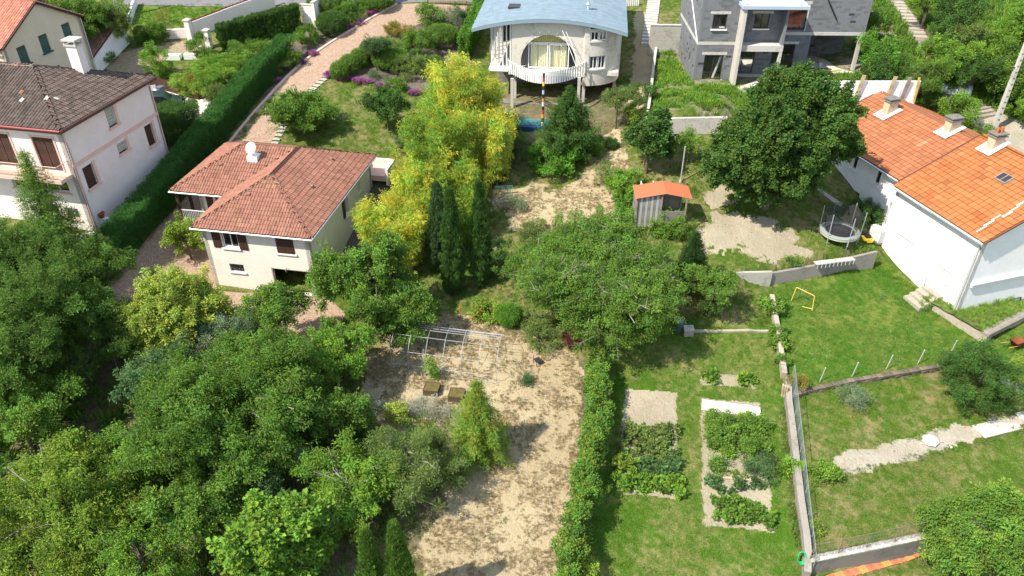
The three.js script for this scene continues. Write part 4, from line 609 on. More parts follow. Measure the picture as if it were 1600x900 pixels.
  part('ledge', [bb(.3, 6.8, 1.75, 1.95, .003, .16), bb(.3, 6.8, 1.95, 2.02, .003, .22)], M.white, g); part('wall_hatch', [bb(4.5, 5.3, -.8, -.75, .003, .05), bb(4.5, 4.55, -.75, -.1, .003, .05), bb(5.25, 5.3, -.75, -.1, .003, .05), bb(4.5, 5.3, -.1, -.05, .003, .05)], M.darkMetal, g); part('wall_bracket', bb(4.9, 5.2, 3.2, 3.45, .003, .2), M.white, g);
  part('gable_wall', panel(GW, 0, [], .3, gab(4.5)), M.plasterWhite, face(h, -7.68, 0, -2 * I1 + .35, -Math.PI / 2));
  part('gable_wall', panel(10.7, 0, [], .3, [[0, -1], [10.7, -1], [10.7, E2 - .12], [5.35, E2 + 5.3 * K2 - .06], [0, E2 - .12]]), M.plasterWhite, face(h, -17.2, 0, Z2 - 11.05, -Math.PI / 2));
  part('wall', bb(-17, 0, -1, 5, -12.2, -11.9), M.plasterWhite, h);
  const brick = mat(C(.52, .42, .30), { map: stainMap }), chim = (x, inn, s, y0, hh, pots) => {
    const c = part('chimney', bb(-.3, .3, -1, hh, -.4, .4), brick, h, -x, y0, -inn); part('flashing', uvm(new THREE.BoxGeometry(1.2, .05, 1.7).rotateX(Math.atan(s)).translate(0, .1, .1)), M.white, c);
    part('chimney_cap', [bb(-.4, .4, hh, hh + .08, -.5, .5), bb(-.4, .4, hh + .18, hh + .26, -.5, .5), bb(-.28, .28, hh + .08, hh + .18, -.38, .38)], M.concreteDark, c); if (pots) for (const z of [-.18, .2]) part('chimney_pot', cyl(.13, .11, .35, 0, hh + .26, z), M.terracotta, c); };
  chim(15.2, 5.0, K2, E2 + (5.0 + Z2) * K2, 1.0); chim(10.2, 6.1, K2, E2 + (6.1 + Z2) * K2, .85); chim(6.25, 5.9, K1, E1 + 5.9 * K1, .8, true);
  const sk = part('skylight', uvm(new THREE.BoxGeometry(.9, .12, .75).rotateX(Math.atan(K1))), M.woodGrey, h, -3.35, E1 + 4.2 * K1 + .09, -4.2); for (const s of [-.2, .2]) part('pane', new THREE.BoxGeometry(.34, .02, .6).rotateX(Math.atan(K1)).translate(s, .065, .0), M.darkMetal, sk);
  part('mortar_streak', [0, 1, 2, 3, 4, 5].map(i => uvm(new THREE.BoxGeometry(.06 + .05 * (i % 2), .03, .7).rotateX(Math.atan(K1)).translate(-.7 - .1 * (i % 3), E1 + (.6 + i * .55) * K1 + .07, -(.6 + i * .55)))), M.white, h);
  h.updateMatrixWorld();
  { const s = thing('concrete_steps', 'four worn concrete steps up to the door of the white house', 'steps'); s.position.copy(h.localToWorld(V(-2.0, 0, -.33))); s.rotation.y = h.rotation.y; const gyl = gy(s.position.x - 1.5, s.position.z) - s.position.y;
    for (let i = 0; i < 4; i++) part('step', bb(-.75, .75, gyl - .3, .2 - i * (.2 - gyl) / 4.2, .02 + i * .42, .02 + (i + 1) * .42 - .002), M.stone, s); part('handrail', bar(V(-.7, 0, .3), V(-.7, 1.0, .3), .02), M.darkMetal, s); }
}

// ---------- utility pole, far steps ----------
{
  const [x, z] = [39.24, -58.9], u = thing('utility_pole', 'tall tapering grey concrete utility pole beside the gravel lane', 'pole', x, gy(x, z), z); part('shaft', uvm(new THREE.CylinderGeometry(.13, .26, 9.5, 4).rotateY(Math.PI / 4).translate(0, 4.6, 0)), M.concreteLight, u);
  for (let i = 0; i < 16; i++) part('rung_hole', bb(-.07, .07, .9 + i * .48, 1.0 + i * .48, .14 - i * .0035, .21 - i * .0065), M.concreteDark, u);
  part('bracket', [bb(-.5, .5, 5.1, 5.16, -.04, .04)], M.darkMetal, u);
  const [x2, z2] = [-40.71, -81.54], v = thing('utility_pole', 'short grey concrete pole among the trees by the top left road', 'pole', x2, gy(x2, z2), z2); part('shaft', uvm(new THREE.CylinderGeometry(.14, .24, 7, 4).rotateY(Math.PI / 4).translate(0, 3.4, 0)), M.concrete, v);
  const [x3, z3] = [-28.29, -84.3], w = thing('road_post', 'thin brown post at the road edge above the grass bank', 'post', x3, gy(x3, z3), z3); part('shaft', bar(V(0, -.1, 0), V(0, 1.2, 0), .06), M.wood, w);
}
function stairs(name, label, a, b, n, w, m, railing) {   // a flight on the slope between two ground points
  const [ax, az] = a, [bx_, bz] = b, t = Math.atan2(-(bz - az), bx_ - ax) - Math.PI / 2, s = thing(name, label, 'steps', ax, gy(ax, az), az, t), L = Math.hypot(bx_ - ax, bz - az), y0 = gy(ax, az);
  for (let i = 0; i < n; i++) { const q = (i + .5) / n, y = gy(lerp(ax, bx_, q), lerp(az, bz, q)) - y0 + .09; part('step', bb(-w / 2, w / 2, y - .3, y + .06, -(i + 1) * L / n, -i * L / n - .05), m, s); }
  if (railing) { const r = []; for (let i = 0; i <= 4; i++) { const q = i / 4, y = gy(lerp(ax, bx_, q), lerp(az, bz, q)) - y0; r.push(bar(V(w / 2, y - .1, -q * L), V(w / 2, y + .95, -q * L), .02)); if (i) { const q0 = (i - 1) / 4, yy = gy(lerp(ax, bx_, q0), lerp(az, bz, q0)) - y0; r.push(bar(V(w / 2, yy + .95, -q0 * L), V(w / 2, y + .95, -q * L), .02)); } } part('handrail', r, M.darkMetal, s); }
  return s;
}
stairs('garden_stairs', 'pale concrete stairs climbing beside the blue-roofed house', [13.09, -74.31], [15.06, -84.37], 17, 1.3, M.concreteLight);
stairs('lane_steps', 'broad stone lane steps with a dark handrail beyond the white house', [39.37, -60.2], [38.12, -63.66], 9, 2.6, M.stone, true);
stairs('hillside_steps', 'narrow weathered wooden steps climbing through the wooded slope', [37.17, -69.02], [38.68, -81.09], 15, 1.2, M.stone);

// ---------- free-standing walls ----------
const wall = (name, label, path, w, h, m, o = {}) => solo(name, label, 'wall', strip(path, w, h, o.below ?? .6, o), m);
{
  wall('retaining_wall', 'long pale concrete retaining wall below the building plot', [[10.6, -57.13], [16.91, -57.13]], .25, 1.9, M.concreteLight, { top: [8.85, 9.0], below: 1.6 });
  wall('plot_wall', 'narrow white-topped concrete wall down the left side of the building plot', [[14.36, -76.06], [13.27, -70.99], [11.83, -63.46], [10.7, -57.77]], .22, .75, M.concreteLight);
  { const w = thing('board_marked_wall', 'tall grey board-marked concrete wall beside the blockwork house', 'wall', 12.9, 9.0, -72.6, R(-2)); part('wall', bb(0, 4.3, -1.5, 2.7, -.25, 0), M.concrete, w); for (let i = 0; i < 6; i++) part('board_mark', bb(0, 4.3, .1 + i * .42, .12 + i * .42, .001, .008), M.concreteLight, w); part('coping', bb(-.03, 4.33, 2.702, 2.76, -.3, .04), M.concreteLight, w); }
  wall('yard_wall', 'low grey concrete wall between the trampoline yard and the lawn', [[17.65, -43.59], [21.62, -44.48], [25.48, -45.65]], .2, .8, M.yardWall, { top: [3.3, 3.75], below: 1 });
  wall('yard_wall', 'short white concrete block wall at the left end of the yard', [[15.18, -43.44], [17.61, -43.44]], .22, .7, M.concrete, { top: [3.45, 3.5], below: 1 });
  { // low stone wall across the right lawn, laid in single stones
    reseed(31); const a = [16.41, -33.76], b = [25.88, -35.84], L = Math.hypot(b[0] - a[0], b[1] - a[1]), t = Math.atan2(-(b[1] - a[1]), b[0] - a[0]); const w = thing('stone_wall', 'low dry stone retaining wall across the right lawn with wire fence posts', 'wall', a[0], 0, a[1], t), sm = [.8, 1, 1.25].map(k => mat(C(.20 * k, .165 * k, .135 * k), { map: stainMap, bumpMap, bumpScale: .02 }));
    for (let r = 0; r < 3; r++) for (let x = rr(0, .2); x < L; ) { const l = rr(.22, .45), q = x / L, y = gy(lerp(a[0], b[0], q) + .1, lerp(a[1], b[1], q) + .55) + r * .16; part('stone', bx(l - .02, .15, rr(.26, .34)), sm[rnd() * 3 | 0], w, x + l / 2, y + .04, rr(-.02, .02), rr(-.05, .05)); x += l; } }
  // wall at the foot of the right garden
  wall('garden_wall', 'grey block wall with sloping coping along the foot of the right garden', [[14.39, -23.17], [17.96, -23.8], [21.67, -24.55]], .3, .9, M.concreteDark, { top: [.1, .5], below: 1.4 });
  { const w = thing('coping_stones', 'pale coping stones along the top of the lower garden wall', 'coping'); const a = [14.39, -23.17], b = [21.67, -24.55], t = Math.atan2(-(b[1] - a[1]), b[0] - a[0]); for (let i = 0; i < 16; i++) { const q = (i + .5) / 16; const m = part('coping_stone', bx(.46, .07, .36), i % 3 ? M.concreteLight : M.concrete, w, lerp(a[0], b[0], q), lerp(.1, .5, q) + .037, lerp(a[1], b[1], q), t + rr(-.03, .03)); } }
  // boundary wall between vegetable garden and right lawn
  wall('boundary_wall', 'long weathered concrete boundary wall beside the vegetable garden', [[16.4, -34.64], [15.56, -30.1], [14.87, -26.43], [14.24, -22.73]], .34, .6, mat(C(.30, .28, .25), { map: stainMap, bumpMap, bumpScale: .02 }), { below: .5 });
  wall('boundary_wall', 'overgrown upper stretch of wall beside the vegetable garden', [[17.33, -41.93], [16.93, -38.49], [16.37, -35.09]], .3, .5, M.stone);
  // pink garden wall with tiled coping at the top left
  const pw = [[-32.22, -77.66], [-29.48, -80.01], [-24.94, -83.46]]; wall('pink_garden_wall', 'pink rendered garden wall with terracotta coping beside the courtyard', pw, .25, 1.5, M.plasterPink);
  { const w = thing('wall_coping', 'row of terracotta coping tiles on the pink garden wall', 'coping'); for (let i = 0; i < 2; i++) { const [ax, az] = pw[i], [bx_, bz] = pw[i + 1], n = 14; for (let k = 0; k < n; k++) { const q = (k + .5) / n, x = lerp(ax, bx_, q), z = lerp(az, bz, q); part('coping_tile', new THREE.CylinderGeometry(.17, .17, Math.hypot(bx_ - ax, bz - az) / n - .02, 8, 1, false, 0, Math.PI).rotateZ(Math.PI / 2).rotateX(-Math.PI / 2), M.terracotta, w, x, gy(x, z) + 1.48, z, Math.atan2(-(bz - az), bx_ - ax)); } } }
  wall('courtyard_wall', 'low white-topped pink wall behind the courtyard shrubs', [[-36.95, -77.27], [-34.76, -77.6], [-32.42, -77.89]], .22, .9, M.plasterPink);
  const pillar = (px, lab, hh = 1.9) => { const p = thing('gate_pillar', lab, 'pillar', px[0], gy(...px), px[1], R(-12)); part('shaft', bx(.5, hh + .3, .5, 0, hh / 2 - .15, 0), M.plasterPink, p); part('cap', [bx(.66, .1, .66, 0, hh + .05, 0), new THREE.ConeGeometry(.42, .18, 4).rotateY(Math.PI / 4).translate(0, hh + .19, 0)], M.concreteLight, p); };
  pillar([-32.09, -77.42], 'pink gate pillar with pale cap at the end of the garden wall'); pillar([-29.83, -75.92], 'pale gate pillar between courtyard and clipped hedge', 1.7); 
  { const p = [-20.42, -78.86], o = thing('cream_pier', 'cream rendered wall pier with stepped top by the upper driveway hedge', 'pier', p[0], gy(...p), p[1], R(-15)); part('wall', [bx(1.2, 2.3, .3, 0, 1.0, 0), bx(.3, 2.7, 1.6, .75, 1.1, -.6)], M.plasterCream, o); part('coping', [bx(1.3, .08, .4, 0, 2.2, 0), bx(.4, .08, 1.7, .75, 2.5, -.6)], M.concreteLight, o); }
  { const p = [-12.71, -82.99], o = thing('gate_post', 'white rendered post at the left end of the driveway gate', 'pillar', p[0], gy(...p), p[1]); part('shaft', bx(.5, 2.2, .5, 0, 1, 0), M.plasterCream, o); part('cap', bx(.6, .1, .6, 0, 2.15, 0), M.concreteLight, o); }
  { const p = [-6.74, -83.47], o = thing('slatted_gate', 'cream slatted driveway gate on a dark rail at the road', 'gate', p[0], gy(...p), p[1], R(3)); for (let i = 0; i < 22; i++) part('slat', bx(.11, 1.3, .04, -1.95 + i * .18, .85, 0), M.woodPale, o); part('rail', [bx(4.1, .1, .07, 0, .28, -.02), bx(4.1, .1, .07, 0, 1.2, -.06)], M.darkMetal, o); part('stile', bx(.12, 1.5, .1, -2.1, .7, 0), M.darkMetal, o); }
  { const p = [13.79, -81.96], o = thing('white_fence', 'short white slatted fence at the top of the garden stairs', 'fence', p[0] - 2.2, gy(...p), p[1] - 1); for (let i = 0; i < 9; i++) part('slat', bx(.13, 1.0, .04, i * .2, .5, 0), M.white, o); part('rail', bx(1.8, .08, .05, .8, .5, -.05), M.white, o); }
  { const p = [-38.75, -81.27], w = wall('white_lane_wall', 'low white wall running up to the road behind the courtyard trees', [[-39.08, -79.94], [-39.94, -84.46]], .22, .9, M.white); }
  wall('palisade_edge', 'dark wooden log edging above the parking court', [[-33.72, -69.41], [-31.63, -68.4], [-28.22, -66.83]], .18, 1.0, M.brownWood);
  { const e = thing('white_planter_edge', 'white balustrade planter boxes beside the courtyard shrub', 'planter', -31.97, -73.97, 0); e.position.set(e.position.x, gy(e.position.x, e.position.y), e.position.y); part('box', [bx(1.4, .5, .6, -.8, .2, 0), bx(1.6, .5, .6, 1.0, .2, -.2)], M.white, e); part('post', [bx(.3, 1.2, .3, 1.9, .55, -.3), bx(.3, 1.2, .3, 2.5, .5, -.4)], M.white, e); }
}

// ---------- white insulated wall with braces on the building plot ----------
{
  const a = [24.1, -59.55], L = 8.35, w = thing('insulated_wall', 'long wall faced with white insulation boards on the building plot', 'wall', a[0], 8.5, a[1], 0);
  part('core', bb(0, L, -1.4, 2.45, -.25, 0), M.concrete, w); for (let r = 0; r < 2; r++) for (let c = 0; c < 6; c++) part('insulation_board', bb(c * L / 6 + .012, (c + 1) * L / 6 - .012, -.2 + r * 1.38, 1.16 + r * 1.38, .003, .09 + (c + r) % 3 * .012), M.foam, w);
  w.updateMatrixWorld(); const brace = (x, y0, y1, lean, m, lab, wd = .3) => { const p = thing('bracing_board', lab, 'board'); p.position.copy(w.localToWorld(V(x, y0, .2))); p.rotation.y = w.rotation.y; const o = part('board', bb(-wd / 2, wd / 2, 0, y1 - y0, -.03, .03), m, p); o.rotation.z = lean; o.rotation.x = .05; };
  brace(1.9, -.3, 1.5, -.12, M.woodYellow, 'yellow shuttering board leaning on the lower white insulation'); brace(3.4, .9, 3.1, -.1, M.woodPale, 'pale board propped at the middle of the white insulated wall'); brace(5.9, .8, 3.0, -.1, M.woodPale, 'pale board propped right of centre on the white insulated wall'); brace(4.6, -.1, 1.3, -.08, M.woodGrey, 'grey board leaning on the lower row of white insulation'); brace(.5, .4, 3.1, -.12, M.woodYellow, 'thin yellow batten at the left end of the insulated wall', .08); brace(7.1, .9, 2.9, -.1, M.woodGrey, 'grey board near the right end of the insulated wall'); brace(8.2, .9, 2.9, .1, M.woodYellow, 'yellow board at the right end of the insulated wall', .16);
  const e = thing('plot_block_wall', 'half built dark block wall with pale wooden boarding behind the plot', 'wall', 33.01, -73.21, 0); e.position.set(e.position.x, 9.4, e.position.y); e.rotation.y = R(-38); const f = face(e, 0, 0, 0, 0); blockWall({ add: o => f.add(o) }, 8.2, 1.6, []); part('capping', bb(0, 8.2, 1.6, 1.72, -.25, .03), M.woodGrey, e); part('boarding', bb(6.2, 8.4, .5, 1.55, .02, .06), M.woodPale, e);
}

// ---------- the shed with the orange roof ----------
{
  const s = thing('orange_roof_shed', 'small grey timber shed with bright orange sheet roof and open lean-to', 'shed', 10.55, 4.75, -48.3, R(-1.5)); const om = mat(C(.46, .125, .055), { roughness: .6 });
  const sheet = (x0, x1, y0, y1) => { const n = 40, g = new THREE.PlaneGeometry(1, 1, n, 1), p = g.attributes.position; for (let i = 0; i < p.count; i++) { const u = p.getX(i) + .5, v = p.getY(i) + .5; p.setXYZ(i, lerp(x0, x1, u), lerp(y0, y1, u) + .012 * Math.sin(v * 3) + .008 * Math.sin(u * 90), lerp(1.0, -1.0, v)); } g.computeVertexNormals(); return g; };
  part('roof_sheet', sheet(-1.95, .15, 2.2, 2.62), om, s); part('roof_sheet', sheet(.15, 1.95, 2.61, 2.25), om, s);
  for (const [x, z, hh] of [[-1.8, -.85, 2.2], [-1.8, .85, 2.2], [-.1, .85, 2.5], [-.1, -.85, 2.5], [1.6, -.85, 2.28], [1.6, .95, 2.28]]) part('post', bb(x - .05, x + .05, -.7, hh, z - .05, z + .05), M.woodGrey, s);
  for (let i = 0; i < 9; i++) part('board', bb(-1.76 + i * .185, -1.59 + i * .185, -.1, 2.15 + i * .03, .8, .83), i % 2 ? M.galv : M.woodGrey, s);
  part('boarding', bb(-1.85, -1.82, -.2, 2.1, -.85, .8), M.woodGrey, s); part('boarding', bb(-.12, -.09, -.2, 2.4, -.8, .8), M.woodGrey, s); part('boarding', bb(-1.8, 1.6, -.3, 2.1, -.9, -.87), M.woodGrey, s); part('boarding', bb(-.05, 1.55, .2, 1.2, .86, .9), M.concreteDark, s);
  const r = thing('rabbit_hutch_box', 'white box with a dark mesh front behind the orange roofed shed', 'box', 10.01, -50.67, 0); r.position.set(r.position.x, gy(r.position.x, r.position.y), r.position.y); part('box', [bx(.9, 1.2, .06, 0, .7, 0), bx(.06, 1.2, .7, -.45, .7, -.35), bx(.06, 1.2, .7, .45, .7, -.35)], M.white, r); part('mesh', bx(.6, .5, .02, .05, .9, .04), M.darkMetal, r);
  const [x, z] = [12.68, -52.17], p = thing('metal_post', 'tall galvanised post behind the orange roofed shed', 'post', x, gy(x, z), z); part('tube', bar(V(0, -.2, 0), V(0, 2.9, 0), .05), M.galv, p); part('base', cyl(.12, .1, .2), M.concrete, p);
}

// ---------- polytunnel frame, raised beds and small things of the dry field ----------
{
  // a bare frame of six hoops; local x along the tunnel
  const a = [-7.45, -36.34], b = [-1.76, -35.35], L = 6.6, t = Math.atan2(-(b[1] - a[1]), b[0] - a[0]), f = thing('polytunnel_frame', 'bare galvanised polytunnel frame of hoops and rails on the dry field', 'frame', a[0], gy(a[0], a[1]), a[1], t), W = 3.0, Hh = 2.1;
  f.updateMatrixWorld(); const base = (x, z) => { const p = f.localToWorld(V(x, 0, z)); return gy(p.x, p.z) - f.position.y; };
  for (let i = 0; i < 7; i++) { const x = i * L / 6, pts = []; for (let k = 0; k <= 14; k++) { const u = k / 14, an = Math.PI * u; pts.push(V(x, lerp(base(x, 0), base(x, -W), u) + Hh * Math.min(1, Math.sin(an) ** .62) - (k % 14 ? 0 : .15), -W / 2 + W / 2 * Math.cos(an) * 1)); } part('hoop', tube(pts, .014, 36, 6), M.tunnel, f); }
  const rail = (y, z, x0 = 0, x1 = L) => part('rail', bar(V(x0, y + base(x0, z), z), V(x1, y + base(x1, z), z), .014), M.tunnel, f);
  rail(.5, -.06); rail(1.35, -.25); rail(2.08, -1.5, -.6); rail(1.95, -1.0); rail(1.95, -2.0); rail(1.3, -2.75); rail(.06, 0); rail(.06, -W); rail(2.02, -1.75, -.5); rail(1.0, -2.9);
  part('door_post', bar(V(L * .33, base(L * .33, .1) - .1, .12), V(L * .33, base(L * .33, .1) + 2.1, .12), .022), M.galv, f); part('brace', bar(V(0, base(0, 0) + .1, 0), V(L / 6, base(1, 0) + 1.3, -.25), .015), M.galv, f);
  for (const [px, lab] of [[[-4.82, -34.64], 'weathered square planter box left of the small cedar'], [[-3.29, -34.14], 'weathered square planter box half behind the small cedar']]) { const o = thing('planter_box', lab, 'planter', px[0], gy(...px), px[1], R(-8)); const bm = mat(C(.13, .10, .06), { map: woodMap }); for (const [x, z, w, d] of [[0, .4, .92, .05], [0, -.4, .92, .05], [.44, 0, .05, .75], [-.44, 0, .05, .75]]) part('board', bx(w, .42, d, x, .17, z), bm, o); part('soil', bx(.82, .05, .74, 0, .33, 0), mat(C(.13, .11, .04), { map: stainMap }), o); }
  const leaf = [1.6, -36.86]; { const o = thing('broken_chair', 'small dark broken metal stool frame lying on the dry field', 'stool', leaf[0], gy(...leaf), leaf[1], .5); part('frame', [bar(V(-.2, 0, -.2), V(-.2, .6, -.2), .02), bar(V(.2, 0, -.2), V(.2, .3, -.2), .02), bar(V(-.2, .3, .2), V(.2, .3, -.2), .02), bar(V(-.2, 0, .2), V(-.2, .3, .2), .02)], M.darkMetal, o); part('seat', bx(.4, .03, .4, 0, .31, 0), M.darkMetal, o); }
  const rd = mat(C(.50, .12, .04), { roughness: .7 });
  for (const [x, z, hh, lab] of [[-3.44, -40.84, 1.0, 'leftmost orange-red iron stake at the garden edge'], [-2.52, -40.28, .8, 'middle orange-red iron stake at the garden edge'], [-2.11, -40.6, .9, 'rightmost orange-red iron stake at the garden edge']]) { const o = thing('iron_stake', lab, 'stake', x, gy(x, z), z, 0, 'orange-red stakes'); part('shaft', bar(V(0, -.2, 0), V(.05, hh, 0), .03), rd, o); part('crosspiece', bar(V(-.18, hh * .7, 0), V(.2, hh * .9, 0), .02), rd, o); }
  const [gx, gz] = [-0.59, -52.71], o = thing('garden_swing_frame', 'grey green metal trestle table frame on the path slope', 'frame', gx, gy(gx, gz), gz, .1); const gm = mat(C(.07, .14, .13), { roughness: .5 }); part('legs', [bar(V(-.7, -.2, .6), V(-.6, .8, -.3), .02), bar(V(.4, -.2, .6), V(.7, .8, -.3), .02), bar(V(-.7, -.1, .5), V(.5, .0, .5), .02), bar(V(-.6, .1, .3), V(.6, .6, -.2), .02)], gm, o); part('top_board', bx(1.4, .28, .04, 0, .8, -.3), gm, o); part('foot_board', bx(1.0, .25, .04, -.1, -.02, .6), M.concrete, o);
  const tk = [-11.61, -29.52]; { const o = thing('blue_tarpaulin', 'small blue-grey tarpaulin covered crate under the fruit trees', 'crate', tk[0], gy(...tk), tk[1], .4); part('crate', bx(.7, .9, .6, 0, .4, 0), M.woodGrey, o); part('cover', [bx(.78, .05, .68, 0, .88, 0), bx(.78, .3, .03, 0, .74, .33)], mat(C(.16, .22, .32), { roughness: .5 }), o); }
}

// ---------- trampoline yard ----------
{
  const [cx, cz] = [23.03, -46.74], t = thing('trampoline', 'round trampoline with grey padded rim, safety net poles and black mat', 'trampoline', cx, gy(cx, cz), cz), R0 = 1.32, y = .62;
  part('mat', new THREE.CylinderGeometry(.98, .98, .02, 40).translate(0, y, 0), M.darkMetal, t);
  const pad = new THREE.Shape(); pad.absarc(0, 0, R0, 0, Math.PI * 2); const hole = new THREE.Path(); hole.absarc(0, 0, .99, 0, Math.PI * 2); pad.holes.push(hole); part('rim_pad', new THREE.ExtrudeGeometry(pad, { depth: .05, bevelEnabled: true, bevelSize: .02, bevelThickness: .02, curveSegments: 36 }).rotateX(-Math.PI / 2).translate(0, y - .02, 0), mat(C(.26, .29, .27), { roughness: .6 }), t); part('rim_skirt', new THREE.CylinderGeometry(R0, R0, .16, 40, 1, true).translate(0, y - .09, 0), mat(C(.36, .38, .30), { roughness: .7 }), t);
  for (let i = 0; i < 6; i++) { const a = i / 6 * Math.PI * 2 + .4, c = Math.cos(a), s = Math.sin(a); part('leg', bar(V(c * 1.28, -.25, s * 1.28), V(c * 1.28, y, s * 1.28), .025), M.steel, t); part('net_pole', bar(V(c * 1.34, .1, s * 1.34), V(c * 1.38, 2.35, s * 1.38), .03, 8), mat(C(.3, .32, .33), { roughness: .6 }), t); }
  const net = mat(C(.05, .05, .055), { transparent: true, opacity: .5 }); part('safety_net', (() => { const g = new THREE.CylinderGeometry(1.25, 1.05, 1.55, 48, 8, true), p = g.attributes.position; for (let i = 0; i < p.count; i++) { const a = Math.atan2(p.getZ(i), p.getX(i)), v = p.getY(i) / 1.55 + .5; p.setY(i, p.getY(i) - v * .25 * (.5 + .5 * Math.cos(a * 6 + .6))); } return g.translate(0, y + .85, 0); })(), net, t);
  const [mx, mz] = [25.37, -47.29], m = thing('lawn_mower', 'yellow lawn mower with black handle on the grass near the white house', 'lawn mower', mx, gy(mx, mz), mz, .15); part('deck', bx(.5, .2, .75, 0, .22, .1), mat(C(.75, .55, .03), { roughness: .4 }), m); part('engine', [bx(.32, .22, .34, 0, .42, .05), cyl(.1, .1, .1, 0, .5, .05)], M.darkMetal, m); for (const [x, z] of [[-.27, -.2], [.27, -.2], [-.27, .4], [.27, .4]]) part('wheel', new THREE.CylinderGeometry(.12, .12, .07, 16).rotateZ(Math.PI / 2).translate(x, .12, z), M.darkMetal, m); part('handle', [bar(V(-.2, .3, -.25), V(-.22, .95, -.8), .016), bar(V(.2, .3, -.25), V(.22, .95, -.8), .016), bar(V(-.22, .95, -.8), V(.22, .95, -.8), .016)], M.darkMetal, m); part('grass_box', bx(.36, .28, .34, 0, .42, -.38), M.darkMetal, m);
  const [tx, tz] = [26.72, -48.13], c = thing('water_tank', 'white caged water tank against the white house wall', 'water tank', tx, gy(tx, tz) - .05, tz, R(17)); part('tank', bx(.95, .95, 1.1, 0, .6, 0), M.white, c); const cage = []; for (let i = 0; i < 6; i++) { cage.push(bb(-.5, .5, .14 + i * .18, .16 + i * .18, .56, .58), bb(-.51, -.49, .14 + i * .18, .16 + i * .18, -.57, .57)); cage.push(bb(-.5 + i * .2 - .01, -.5 + i * .2 + .01, .1, 1.08, .565, .585), bb(-.515, -.495, .1, 1.08, -.55 + i * .22 - .01, -.55 + i * .22 + .01)); } part('cage', cage, M.galv, c); part('pallet', bx(1.0, .12, 1.15, 0, .06, 0), M.woodGrey, c);
  const [lx, lz] = [22.03, -44.28], l = thing('old_radiator', 'white ribbed panel lying along the yard wall beside the trampoline', 'radiator', lx, 3.75, lz, R(12)); part('body', bx(2.9, .07, .42, 0, .06, 0), M.concreteLight, l); for (let i = 0; i < 10; i++) part('rib', bx(.04, .3, .05, -1.35 + i * .3, -.1, .22), M.galv, l);
  for (const [px, hh, lab] of [[[23.25, -45.29], 1.0, 'left rusty fence stake below the yard wall'], [[24.25, -45.66], .9, 'middle rusty fence stake below the yard wall'], [[24.88, -45.89], .8, 'right rusty fence stake below the yard wall']]) { const o = thing('rusty_stake', lab, 'stake', px[0], gy(...px), px[1] + .1, 0, 'rusty stakes along the yard wall'); part('shaft', bar(V(0, -.3, 0), V(.03, hh, 0), .018), M.wood, o); part('tip', bar(V(.03, hh - .02, 0), V(.1, hh + .05, 0), .014), M.wood, o); }
  const [yx, yz] = [19.24, -41.67], g = thing('yellow_goal_frame', 'yellow metal play frame standing on the right lawn', 'frame', yx, gy(yx, yz), yz, -.25); const ym = mat(C(.70, .48, .10), { roughness: .5 }); part('frame', [bar(V(-.6, -.1, -.1), V(-.45, 1.15, -.15), .025), bar(V(-.45, 1.15, -.15), V(.7, .95, .3), .025), bar(V(.7, .95, .3), V(.75, -.1, .5), .025)], ym, g); part('base_bar', bar(V(.75, .03, .5), V(.1, .03, .35), .025), ym, g);
  const gm = mat(C(.02, .13, .09), { roughness: .6 }); for (const [px, hh, lean, lab] of [[[19.19, -42.11], 1.1, .1, 'dark green garden stake left of the yellow frame'], [[19.71, -42.12], 1.0, .2, 'dark green garden stake behind the yellow frame'], [[24.76, -42.21], .6, .2, 'short dark green stake in the middle of the right lawn']]) { const o = thing('green_stake', lab, 'stake', px[0], gy(...px), px[1]); part('shaft', bar(V(0, -.1, 0), V(lean, hh, 0), .022), gm, o); part('collar', new THREE.SphereGeometry(.035, 8, 6).translate(lean, hh, 0), gm, o); }
  const [hx, hz] = [23.13, -50.76], hb = thing('fallen_ladder', 'green slide ladder leaning behind the trampoline', 'slide', hx, gy(hx, hz), hz, .9); part('chute', bx(.5, .05, 2.4, 0, .7, 0).rotateX(.35), mat(C(.30, .26, .24)), hb); part('rail', [bar(V(-.27, .25, 1.1), V(-.27, 1.3, -1.1), .03), bar(V(.27, .25, 1.1), V(.27, 1.3, -1.1), .03)], mat(C(.04, .16, .10)), hb);
}

